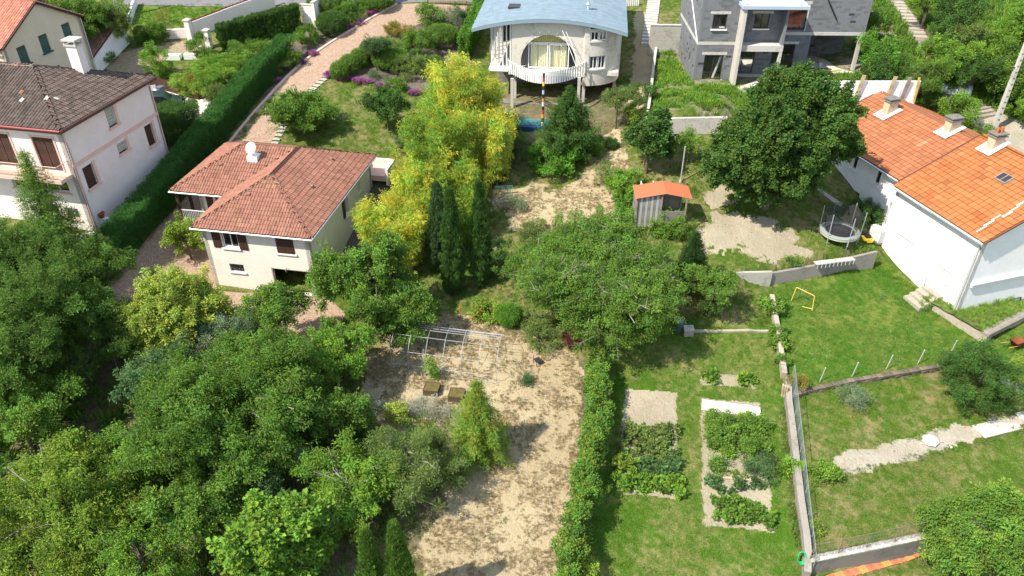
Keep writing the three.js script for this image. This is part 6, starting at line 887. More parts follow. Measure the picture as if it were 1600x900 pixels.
function scatter(name, label, polys, dens, leaf, color, o = {}) {   // uncountable ground cover
  reseed(treeSeed++); const pts = []; for (const poly of polys) { const [a, b, c, d] = bounds(poly), n = Math.round((b - a) * (d - c) * dens); for (let i = 0; i < n; i++) { const x = rr(a, b), z = rr(c, d); if (!inPoly(poly, x, z) || (o.test && !o.test(x, z))) continue; const cl = o.clump ? sstep(o.clump - .12, o.clump + .12, fbm(x * (o.freq || .8), z * (o.freq || .8))) : 1; if (rnd() > cl) continue; pts.push([x, gy(x, z) + (o.lift || 0), z, (o.size || 1) * rr(.6, 1.3)]); } }
  const m = leaves(name, pts, leaf, color, scene, { upright: true, ...o }); m.userData = { kind: 'stuff', label, category: o.cat || 'grass' }; return m;
}

// ---------- the trees ----------
// left mass of trees
conifer('spruce_tree', 'tall thin dark spruce standing before the pink house', -30.44, -44.13, 9.2, 3.0, 'mid', { dens: 4.2, levels: 3.0, rise: .02, size: 1.1 });
reseed(51); tree('dark_tree', 'large dark leafy tree at the left edge below the spruce', -27.07, -36.79, blob(4.6, 4.82, 8), { leaf: 'fine', color: 'leafdark', r: .22, dens: 12, size: 1.15, boss: .8 });
tree('dark_tree', 'dark leafy tree in the left corner beside the pink house terrace', -31.59, -39.97, blob(4.5, 4.03, 6), { leaf: 'fine', color: 'leafdark', r: .2, dens: 12, size: 1.15, boss: .8 });
tree('dark_tree', 'dark tree crown at the left edge under the large dark tree', -28.52, -33.67, blob(3.6, 3.68, 6), { leaf: 'broad', color: 'leafdark', r: .16, dens: 11 });
tree('dark_tree', 'shaded tree between the dark left tree and the yellow-green tree', -24.25, -36.26, blob(3.2, 2.88, 6), { leaf: 'fine', color: 'leafdark', r: .14, dens: 11 });
tree('fruit_tree', 'bright green tree at the lower left edge above the shaded clearing', -26.36, -29.88, blob(3.0, 2.99, 6), { leaf: 'broad', color: 'mid', r: .14, dens: 11 });
tree('privet_tree', 'round yellow-green flowering tree beside the paved driveway', -20.72, -38.02, [[0, 2.9, 0, 2.5, 2.4, 2.5], ...blob(2.9, 2.9, 8, .92)], { leaf: 'broad', color: 'blossom', r: .15, dens: 15, boss: .55, shoots: 4.5 });
tree('olive_shrub_tree', 'grey-green loose shrub tree right of the yellow-green tree', -17.82, -37.06, blob(2.2, 2.18, 6), { leaf: 'olive', color: 'grey', r: .1, dens: 13 });
tree('small_tree', 'open green tree in front of the garage of the terracotta house', -14.59, -38.32, blob(2.9, 2.20, 7, 1.0), { leaf: 'broad', color: 'mid', r: .11, dens: 9, boss: .45 });
tree('small_tree', 'low blue-green tree left of the garage forecourt', -16.72, -37.79, blob(1.8, 2.00, 5), { leaf: 'fine', color: 'blue', r: .09, dens: 11 });
tree('lemon_shrub_tree', 'yellow-green shrub at the left corner of the terracotta house', -23.32, -47.25, blob(1.8, 1.72, 6, 1.1), { leaf: 'broad', color: 'lime', r: .08, dens: 12, boss: .4 });
tree('broad_tree', 'wide green tree in the middle of the left garden', -14.42, -29.9, blob(3.6, 4.97, 11, .72), { leaf: 'walnut', color: 'mid', r: .2, dens: 9, boss: .7, bark: M.barkPale });
tree('broad_tree', 'green tree left of the wide garden tree beside the clearing', -19.65, -32.79, blob(3.0, 2.76, 6), { leaf: 'broad', color: 'blue', r: .14, dens: 10 });
tree('broad_tree', 'dense bright green tree at the left end of the dry field', -10.44, -34.65, blob(2.8, 2.30, 7, .9), { leaf: 'broad', color: 'fresh', r: .13, dens: 13 });
tree('broad_tree', 'green tree at the edge between dry field and left garden', -9.56, -30.48, blob(2.6, 2.28, 6), { leaf: 'broad', color: 'mid', r: .12, dens: 11 });
tree('dense_tree', 'large dense green tree at the right corner of the terracotta house', -8.83, -39.94, [...blob(3.8, 3.26, 8, .95), [-2.2, 4.4, .6, 1.5, 1.5, 1.5], [2.4, 2.2, 1.2, 1.7, 1.5, 1.7]], { leaf: 'broad', color: 'mid', r: .2, dens: 12, boss: .65 });
tree('dense_tree', 'dark green tree below the large tree by the terracotta house', -7.1, -39.43, blob(2.2, 2.30, 6), { leaf: 'broad', color: 'blue', r: .12, dens: 12 });
// lower left
tree('fruit_tree', 'pale green open tree at the bottom left corner', -21.68, -24.32, blob(3.0, 3.81, 9, .7), { leaf: 'walnut', color: 'lime', r: .13, dens: 8, boss: .6, bark: M.barkPale });
tree('fruit_tree', 'small pale green tree above the bottom left corner tree', -19.99, -27.12, blob(2.4, 2.25, 6), { leaf: 'walnut', color: 'fresh', r: .1, dens: 8, bark: M.barkPale });
tree('fruit_tree', 'dark green tree between the bottom left trees and the wide tree', -15.2, -24.7, blob(2.8, 2.76, 7), { leaf: 'broad', color: 'mid', r: .13, dens: 11 });
tree('fruit_tree', 'blue-green tree beside the tarpaulin crate', -13.5, -26.74, blob(2.3, 2.28, 6), { leaf: 'broad', color: 'blue', r: .12, dens: 10 });
tree('maple_tree', 'bright green dense tree at the bottom edge left of the two cypresses', -10.93, -22.6, blob(3.0, 2.91, 8, .85), { leaf: 'maple', color: 'fresh', r: .14, dens: 13 });
tree('fruit_tree', 'light green open fruit tree in the lower middle of the garden', -8.05, -25.6, blob(2.7, 2.75, 8, .85), { leaf: 'walnut', color: 'fresh', r: .12, dens: 9, boss: .5, bark: M.barkPale });
tree('fruit_tree', 'olive green fruit tree right of the light green open one', -4.96, -27.19, blob(2.6, 2.42, 8, .9), { leaf: 'olive', color: 'olive', r: .12, dens: 11, boss: .5, bark: M.barkPale });
tree('fruit_tree', 'pale tree half out of frame at the bottom edge', -16.79, -21.69, blob(2.6, 2.53, 6), { leaf: 'walnut', color: 'fresh', r: .12, dens: 8 });
tree('fruit_tree', 'green tree in the very bottom left corner', -23.1, -21.91, blob(2.2, 2.0, 5), { leaf: 'walnut', color: 'lime', r: .1, dens: 8 });
columnTree('cypress_tree', 'left one of the two cypresses at the bottom edge', -6.17, -20.69, 6.1, .66, 'mid', { group: 'cypresses at the bottom edge' });
columnTree('cypress_tree', 'right one of the two cypresses at the bottom edge', -4.92, -20.67, 6.5, .72, 'mid', { group: 'cypresses at the bottom edge' });
shrub('yellow_shrub', 'yellow-green shrub at the bottom edge below the bright maple', -10.6, -22.66, .7, 1.0, 'broad', 'blossom');
// middle
columnTree('cypress_tree', 'tall cypress left of the pair behind the dry field', -3.95, -43.23, 7.8, .8, 'deep', { group: 'cypresses by the bamboo' });
columnTree('cypress_tree', 'tall cypress right of the pair behind the dry field', -2.12, -43.85, 7.8, .72, 'deep', { group: 'cypresses by the bamboo' });
columnTree('cypress_tree', 'broader dark cypress behind the tall pair', -5.01, -45.77, 6.6, .9, 'blue', { group: 'cypresses by the bamboo' });
shrub('dark_shrub', 'dark blue-green shrub right of the tall cypress pair', -1.12, -44.97, 1.0, 2.6, 'fine', 'blue');
{ // golden bamboo: arching canes in one large clump
  const B = [[-3.75, -58.13, 3.4, 5.6], [-5.3, -54.06, 3.6, 5.0], [-2.18, -54.55, 2.6, 4.8], [-6.71, -50.09, 2.6, 4.4], [-4.62, -50.02, 2.6, 4.2], [-8.31, -45.94, 2.4, 4.0], [-3.89, -48.37, 1.8, 3.0]];
  const lab = ['topmost tall golden bamboo clump beside the blue-roofed house', 'widest golden bamboo clump in the middle of the grove', 'golden bamboo clump at the right side of the grove', 'golden bamboo clump beside the terrace of the terracotta house', 'golden bamboo clump just behind the tall cypresses', 'lowest golden bamboo clump before the terracotta house wall', 'low bamboo clump between the two tall cypresses'];
  B.forEach(([x, z, r, h], i) => { reseed(500 + i); const t = thing('bamboo_clump', lab[i], 'bamboo', x, gy(x, z), z, 0, 'golden bamboo grove'), g = [], pts = []; for (let k = 0; k < 40; k++) { const a = rr(0, 6.283), q = Math.sqrt(rnd()) * r * .6, top = V(Math.cos(a) * (q + rr(.0, .6) * r * .6), h * rr(.7, 1.3), Math.sin(a) * (q + rr(.1, .55) * r * .6)), b = V(Math.cos(a) * q * .8, -.2, Math.sin(a) * q * .8), m = b.clone().lerp(top, .6).add(V(0, h * .14, 0)); g.push(bar(b, m, .025, 5, .02), bar(m, top, .02, 4, .006)); const tn = rr(.75, 1.2); for (let s = 0; s < 20 * r; s++) { const u = rr(.22, 1.1), p = u < .6 ? b.clone().lerp(m, u / .6) : m.clone().lerp(top, (u - .6) / .4); pts.push([p.x + rr(-.45, .45), p.y + rr(-.35, .4), p.z + rr(-.45, .45), 1.1, tn]); } } part('canes', g, mat(C(.42, .38, .08), { roughness: .4 }), t); leaves('foliage', pts, 'bamboo', i === 0 || i === 2 || i === 3 || i === 5 ? 'yellow' : 'gold', t, { vary: .38 }); });
}
reseed(52); tree('walnut_tree', 'very wide open walnut tree with bare grey twigs in the middle', 5.43, -39.99, [...blob(3.8, 5.0, 13, .66), [-1.6, 4.8, -3.2, 2.0, 1.4, 1.8], [1.4, 5.0, -3.0, 2.0, 1.4, 1.8], [-3.6, 3.4, -1.5, 2.2, 1.4, 2.2], [2.4, 3.8, 1.2, 2.2, 1.6, 2.2], [.5, 2.6, 3.4, 2.6, 1.5, 1.8], [0, 4.2, -3.4, 2.4, 1.4, 1.8], [3.2, 3.4, -2.4, 1.6, 1.3, 1.6]], { leaf: 'walnut', color: 'mid', r: .26, dens: 4.8, boss: .6, limbs: 10, twigs: 6, twigEvery: 3, twigR: .026, bark: M.barkPale });
conifer('thuja_tree', 'dark pointed evergreen at the right edge of the walnut tree', 11.84, -42.47, 4.6, 1.5, 'dark', { dens: 9, levels: 6, rise: .3, size: .9 });
tree('small_tree', 'green tree at the head of the vegetable garden', 12.79, -40.65, blob(2.3, 1.9, 6), { leaf: 'fine', color: 'mid', r: .12, dens: 11 });
tree('small_tree', 'dark green bush tree below the yard wall', 12.84, -40.29, blob(1.0, 1.0, 4), { leaf: 'broad', color: 'deep', r: .08, dens: 12 });
tree('big_maple', 'large dark green maple between the blockwork house and trampoline', 18.53, -49.84, [...blob(4.9, 4.6, 12, 1.0), [0, 2.9, 1.4, 2.6, 1.6, 2.0], [3.4, 5.4, .8, 1.7, 1.4, 1.7], [-3.0, 3.8, 1.0, 1.8, 1.7, 1.8], [.4, 8.4, -.5, 2.2, 1.7, 2.2]], { leaf: 'maple', color: 'maple', r: .3, dens: 13, boss: .75, limbs: 7, vary: .24, shoots: 2.7 });
tree('leafy_tree', 'dark leafy tree left of the concrete retaining wall', 10.26, -53.47, blob(2.8, 1.9, 6, 1.3), { leaf: 'maple', color: 'deep', r: .12, dens: 11 });
tree('sapling', 'thin sapling before the concrete retaining wall', 13.36, -53.75, blob(1.9, 1.1, 5, 1.6), { leaf: 'fine', color: 'fresh', r: .06, dens: 8, boss: .4 });
tree('sapling', 'small sapling between the retaining wall and the shed', 12.07, -53.69, blob(1.6, .9, 4, 1.5), { leaf: 'fine', color: 'mid', r: .05, dens: 8, boss: .35 });
conifer('yew_tree', 'broad dark yew in front of the blue-roofed house balcony', 4.42, -56.73, 6.0, 2.6, 'deep', { dens: 8, levels: 6, rise: .35, leaf: 'fine', size: 1.1 });
shrub('vine_mound', 'bright green leafy mound before the dark yew', 3.31, -55.78, 2.0, 2.0, 'vine', 'vine', { boss: .5, dens: 12 });
shrub('vine_mound', 'darker leafy bush at the right foot of the yew', 5.4, -56.86, 1.7, 2.6, 'fine', 'mid', { boss: .5 });
tree('slender_tree', 'slender multi-stemmed small tree right of the yew', 8.63, -60.12, blob(2.6, 1.6, 6, .9), { leaf: 'fine', color: 'olive', r: .06, dens: 9, limbs: 4 });
shrub('dark_shrub', 'dark bush under the bowed wall of the blue-roofed house', 10.83, -62.27, 1.3, 2.0, 'fine', 'deep');
shrub('yellow_green_shrub', 'small yellow-green shrub beside the plot wall', 10.33, -60.35, .9, 1.3, 'broad', 'lime');
shrub('dark_shrub', 'dark evergreen bush beside the bamboo and the painted pad', -0.52, -57.36, 1.6, 3.2, 'fine', 'deep');
shrub('dark_shrub', 'dark bush below the bamboo along the dirt path', -1.42, -55.3, 1.3, 2.2, 'fine', 'deep');
shrub('olive_bush', 'round olive green bush on the dirt path', 7.48, -53.25, 1.1, 1.5, 'fine', 'olive');
shrub('laurel_bush', 'bright green bush beside the orange-roofed shed', 8.41, -51.4, 1.2, 2.0, 'broad', 'fresh');
shrub('ivy_bush', 'mound of bright green ivy left of the shed', 8.67, -49.26, 1.3, 1.7, 'vine', 'vine');
shrub('small_bush', 'small dark round bush on the dirt path', 7.99, -57.33, .5, .8, 'box', 'deep');
shrub('path_bush', 'green bush along the lower edge of the dirt path', 1.39, -47.91, 1.2, 1.4, 'fine', 'olive'); shrub('path_bush', 'low grey-green bush beside the trestle frame', 0.39, -51.53, .9, .7, 'olive', 'grey');
shrub('ivy_stump', 'ivy covered stump behind the dry field', -0.21, -40.25, .8, 1.4, 'box', 'vine'); shrub('bramble', 'sprawling bramble bush right of the ivy stump', 1.04, -39.67, 1.5, 1.2, 'fine', 'olive', { dens: 10 }); shrub('bramble', 'low bramble in front of the walnut tree', 2.04, -38.33, 1.1, .9, 'fine', 'olive', { dens: 9 });
shrub('green_ground_plant', 'yellow-green leafy plants around the orange stakes', -1.7, -41.04, 1.2, .7, 'vine', 'lime');
shrub('berberis', 'dark purple-red shrub under the walnut tree', 4.1, -38.57, .9, .7, 'fine', 'purple');
conifer('small_cedar', 'small bright yellow-green cedar on the dry field', -1.85, -29.77, 5.7, 1.95, 'lime', { dens: 6, levels: 4.6, size: .95, vary: .3 });
shrub('gold_shrub', 'bright yellow-green shrub among the silver lavender row', -6.63, -32.52, .75, 1.1, 'broad', 'blossom', { vary: .1 });
for (const [i, x, z, r] of [[0, -8.11, -33.24, .7], [1, -5.65, -33.22, .6], [2, -4.56, -32.74, .7], [3, -3.61, -32.45, .6]]) shrub('lavender_bush', ['silver-grey lavender bush at the left end of its row', 'silver-grey lavender bush right of the yellow-green shrub', 'second silver-grey lavender bush before the small cedar', 'silver-grey lavender bush touching the small cedar'][i], x, z, r, .7, 'olive', 'silver', { group: 'lavender row' });
shrub('young_tree', 'slim young green sapling inside the polytunnel frame', -4.91, -35.71, .38, 1.5, 'fine', 'fresh', { boss: .25 }); shrub('round_bush', 'small round grey-green bush on the dry field', 0.82, -35.2, .4, .7, 'fine', 'blue'); shrub('low_bush', 'small dark bush under the fruit trees', -7.87, -30.94, .4, .7, 'box', 'deep');
shrub('tall_weeds', 'green leafy weeds below the lavender row', -4.89, -30.9, 1.2, .8, 'weed', 'fresh', { dens: 8 });
shrub('shed_bush', 'leafy green bush in front of the orange-roofed shed', 10.65, -47.69, 1.2, 1.9, 'broad', 'fresh', { dens: 11 }); shrub('shed_bush', 'smaller leafy bush at the right front of the shed', 12.1, -46.99, .8, 1.4, 'fine', 'mid');
shrub('field_edge_bush', 'leafy bush at the left edge of the dry field', -8.16, -30.94, .9, 1.2, 'broad', 'mid'); shrub('field_edge_bush', 'rough green bush between the dry field and the fruit trees', -6.69, -29.83, 1.0, 1.0, 'fine', 'olive'); shrub('field_edge_bush', 'low spreading weeds below the small cedar', -3.3, -28.52, .9, .7, 'weed', 'olive');
// hedges
reseed(61);
{ // an untrimmed hedge: bushes grown into one another
  reseed(64); const P = [[5.32, -35.99], [4.98, -33.23], [4.42, -29.54], [3.72, -26.28], [3.03, -23.72], [2.52, -20.78]], lobes = [], [x0, z0] = P[0], y0 = gy(x0, z0), st = []; for (let i = 0; i < P.length - 1; i++) { const n = Math.ceil(Math.hypot(P[i + 1][0] - P[i][0], P[i + 1][1] - P[i][1]) / .8); for (let k = 0; k < n; k++) { const x = lerp(P[i][0], P[i + 1][0], k / n) + rr(-.2, .2) - x0, z = lerp(P[i][1], P[i + 1][1], k / n) - z0, h = rr(1.8, 2.7), y = gy(x + x0, z + z0) - y0; lobes.push([x, y + h * .5, z, rr(.45, .72), h * .52, rr(.5, .7)]); for (let q = 0; q < 3; q++) st.push(bar(V(x + rr(-.2, .2), y - .2, z), V(x + rr(-.4, .4), y + h * .8, z + rr(-.3, .3)), .03, 5, .01)); } }
  const t = thing('garden_hedge', 'long uneven green hedge between dry field and vegetable garden', 'hedge', x0, y0, z0); part('stems', st, M.bark, t); leaves('foliage', crownPts(lobes, 15, .95, { boss: .34 }), 'vine', 'mid', t, { vary: .3 });
}
shrub('hedge_end_bush', 'yellow-green bush at the bottom end of the garden hedge', 3.21, -22.21, .9, 1.6, 'broad', 'lime');
hedge('driveway_hedge', 'long tall clipped hedge along the left of the driveway', [[-21.19, -73.21], [-23.15, -68.24], [-24.67, -61.83], [-26.05, -55.43], [-27.01, -48.85], [-28.13, -43.59]], 1.5, 2.4, 'box', 'hedge', { dens: 40, rough: .22 });
hedge('clipped_hedge', 'dark upright clipped conifer hedge beside the upper driveway wall', [[-28.59, -75.32], [-25.23, -77.19], [-21.3, -78.63]], 1.1, 2.3, 'cypress', 'deep', { dens: 30, rough: .1 });
hedge('clipped_block_hedge', 'dark clipped hedge block beside the pink house', [[-28.85, -58.99], [-27.96, -61.01], [-26.41, -61.78]], 1.6, 2.6, 'box', 'deep', { dens: 36, rough: .08 });
hedge('clipped_block_hedge', 'rounded dark hedge in front of the parked car', [[-30.18, -62.04], [-28.74, -62.97]], 1.6, 1.9, 'box', 'deep', { dens: 36, rough: .12 });
hedge('ivy_hedge', 'bright green ivy hedge running along the left of the blue-roofed house', [[-4.63, -73.4], [-3.57, -78.85], [-2.85, -84.18]], 1.0, 2.3, 'vine', 'vine', { dens: 26, rough: .25 });
[[17.12, -40.75, .6, 1.2, 'ivy covered stump at the top of the boundary wall'], [16.91, -39.05, .45, .9, 'ivy clump on the upper boundary wall'], [16.79, -37.66, .5, 1.1, 'ivy clump halfway along the upper boundary wall'], [16.56, -36.17, .4, .8, 'small ivy clump above the wire fence']].forEach(([x, z, r, h, lab]) => shrub('ivy_clump', lab, x, z, r, h, 'vine', 'mid', { group: 'ivy on the boundary wall' }));
// right garden
shrub('round_yew', 'large round dark green yew on the right lawn', 26.95, -33.67, 2.1, 3.1, 'fine', 'deep', { boss: .42, dens: 26, vary: .2 });
shrub('lime_shrub', 'yellow-green shrub right of the round yew', 30.63, -35.18, .9, 1.3, 'fine', 'lime');
shrub('olive_tree', 'small grey-green olive bush on the lower right lawn', 19.65, -33.24, .75, 1.1, 'olive', 'grey', { cat: 'tree' });
shrub('autumn_shrub', 'yellowish shrub at the top of the boundary wall', 16.87, -34.31, .6, 1.0, 'fine', 'autumn'); shrub('wall_shrub', 'bright green shrub on the gravel path beside the wall', 16.46, -27.87, .75, .9, 'broad', 'fresh'); shrub('wall_weeds', 'green weeds on the boundary wall beside the beans', 15.05, -28.51, .45, .9, 'vine', 'fresh'); shrub('wall_weeds', 'small green weeds below the shrub along the fence', 15.15, -24.89, .35, .6, 'fine', 'lime');
tree('fig_tree', 'leafy green tree at the bottom right corner', 22.62, -23.15, [...blob(2.2, 2.6, 8, .8), [-2.0, 2.0, .3, 1.2, 1.0, 1.2], [1.5, 2.6, -1.2, 1.2, 1.2, 1.2]], { leaf: 'broad', color: 'mid', r: .13, dens: 13, size: 1.0, shoots: 2.6 });
tree('fig_tree', 'thin upright shoots above the bottom right tree', 24.85, -25.54, [[-.9, 1.8, -.4, .22, 1.2, .22], [-.4, 2.1, -.3, .22, 1.1, .22], [.3, 1.4, .2, .9, .9, .9]], { leaf: 'broad', color: 'lime', r: .06, dens: 10, boss: .3 });
shrub('stair_bush', 'small bush beside the concrete steps of the white house', 27.67, -41.68, .4, .6, 'broad', 'mid'); shrub('yard_bush', 'dark bush against the white house wall behind the trampoline', 25.76, -49.55, 1.1, 1.7, 'fine', 'deep'); shrub('yard_bush', 'second dark bush along the white house wall', 26.53, -49.3, .7, 1.2, 'fine', 'deep'); shrub('yard_weed', 'small green weeds on top of the yard wall', 19.37, -44.52, .6, .6, 'fine', 'mid');
shrub('lane_bush', 'bright green bush between the orange roof and the lane', 35.91, -58.85, 1.5, 2.6, 'broad', 'fresh'); shrub('lane_bush', 'small bush between roof chimney and insulated wall', 34.33, -61.42, 1.0, 2.4, 'broad', 'mid'); shrub('lane_bush', 'low dark bush at the foot of the utility pole', 37.48, -57.4, 1.3, 1.2, 'fine', 'mid'); shrub('lane_bush', 'bright bush at the right edge beyond the lane', 42.03, -60.22, 2.0, 2.8, 'broad', 'fresh'); shrub('lane_bush', 'small round bush beside the right corrugated hood', 37.76, -61.35, .6, 1.3, 'fine', 'mid');
// wooded slope, top right
{
  const W = [[3, 2.2, 'mid', 'green tree behind the right corner of the blockwork house'], [2.4, 2.1, 'vine', 'bright green bushy tree left of the hillside steps'], [2.0, 1.9, 'deep', 'dark tree between block wall and hillside steps'], [2.2, 2.3, 'mid', 'bushy tree at the foot of the hillside steps'], [2.6, 2.4, 'fresh', 'green tree in the middle of the wooded slope'], [3, 2.4, 'deep', 'dark tree right of the hillside steps'], [2.6, 2.3, 'deep', 'dark green tree above the lane steps'], [2.4, 2.0, 'mid', 'green tree behind the utility pole'], [2.6, 2.4, 'mid', 'green tree at the right edge of the wooded slope'], [2.6, 1.8, 'fresh', 'fresh green tree at the top beside the hillside steps'], [2.4, 2.0, 'olive', 'olive green tree in the wooded slope'], [1.6, 1.5, 'vine', 'bright bush right of the hillside steps'], [3, 2.6, 'deep', 'dark tree at the top right edge'], [1.3, 1.3, 'mid', 'bush beside the lane handrail']];
  const pts = [[31.72, -70.82], [30.96, -64.39], [31.12, -62.91], [33.57, -61.61], [36.18, -63.05], [38.61, -68.52], [37.52, -61.51], [40.89, -61.18], [42.14, -62.24], [38.04, -72.5], [39.09, -66.37], [37.6, -66.65], [44.51, -65.68], [35.83, -62.39]];
  W.forEach(([hc, r, c, lab], i) => tree('woodland_tree', lab, pts[i][0], pts[i][1], blob(hc, r, 7, .9), { leaf: i % 3 ? 'broad' : 'fine', color: c, r: .14, dens: 11, boss: .6, group: 'trees of the wooded slope' }));
  conifer('cedar_tree', 'blue-green cedar with spreading flat branches in the top right corner', 42.85, -65.33, 7.5, 4.4, 'fresh', { dens: 5, levels: 2.6, size: 1.5, rise: -.04 });
}
// top left
tree('roadside_tree', 'dark tree behind the outbuilding', -40.42, -72.92, blob(4.0, 3.0, 7), { leaf: 'broad', color: 'mid', r: .18, dens: 11 }); tree('roadside_tree', 'pale green tree beside the lane at the top left', -38.4, -74.95, blob(3.4, 2.4, 6), { leaf: 'fine', color: 'olive', r: .14, dens: 9 }); tree('roadside_tree', 'bare twiggy shrub tree at the top left edge', -46.69, -78.37, blob(3.0, 2.4, 5), { leaf: 'fine', color: 'autumn', r: .12, dens: 4, limbs: 8, twigs: 4, bark: M.barkPale });
shrub('court_shrub', 'dark upright shrub left of the courtyard', -38.4, -75.99, 1.4, 3.2, 'fine', 'mid'); shrub('court_shrub', 'round clipped shrub at the back of the courtyard', -36.59, -76.57, .7, 1.7, 'box', 'mid'); shrub('court_shrub', 'leafy green shrub before the low courtyard wall', -35.3, -76.86, 1.1, 2.2, 'broad', 'mid'); shrub('court_shrub', 'tall bright shrub on the right side of the courtyard', -32.92, -70.58, 1.3, 3.0, 'broad', 'fresh'); shrub('court_shrub', 'green shrub beside the white gate pillar', -29.92, -73.98, 1.0, 2.2, 'broad', 'mid'); shrub('court_shrub', 'low green plants along the curved kerb of the courtyard', -38.77, -72.89, .8, .8, 'weed', 'mid'); shrub('court_shrub', 'bare twiggy shrub on the grass bank', -35.6, -80.29, .8, 1.4, 'fine', 'autumn', { dens: 5 });
reseed(62);
shrub('juniper_spread', 'wide spreading juniper bed between courtyard and driveway hedge', -26.82, -70.94, 3.4, 1.5, 'needle', 'fresh', { boss: .6, dens: 12, size: 1.2, vary: .25 }); shrub('juniper_spread', 'second spreading juniper further down the bed', -28.57, -68.6, 2.4, 1.4, 'needle', 'lime', { boss: .55, dens: 11, size: 1.2 }); shrub('juniper_spread', 'juniper at the top end of the bed beside the clipped hedge', -24.98, -73.39, 2.6, 1.4, 'needle', 'mid', { boss: .55, dens: 12, size: 1.2 }); shrub('yellow_shrub', 'yellowish shrub above the log edging', -28.87, -68.61, 1.1, 1.5, 'broad', 'autumn'); shrub('grey_bush', 'round grey-green bush beside the parking court', -26.61, -66.88, 1.0, 1.4, 'box', 'olive');
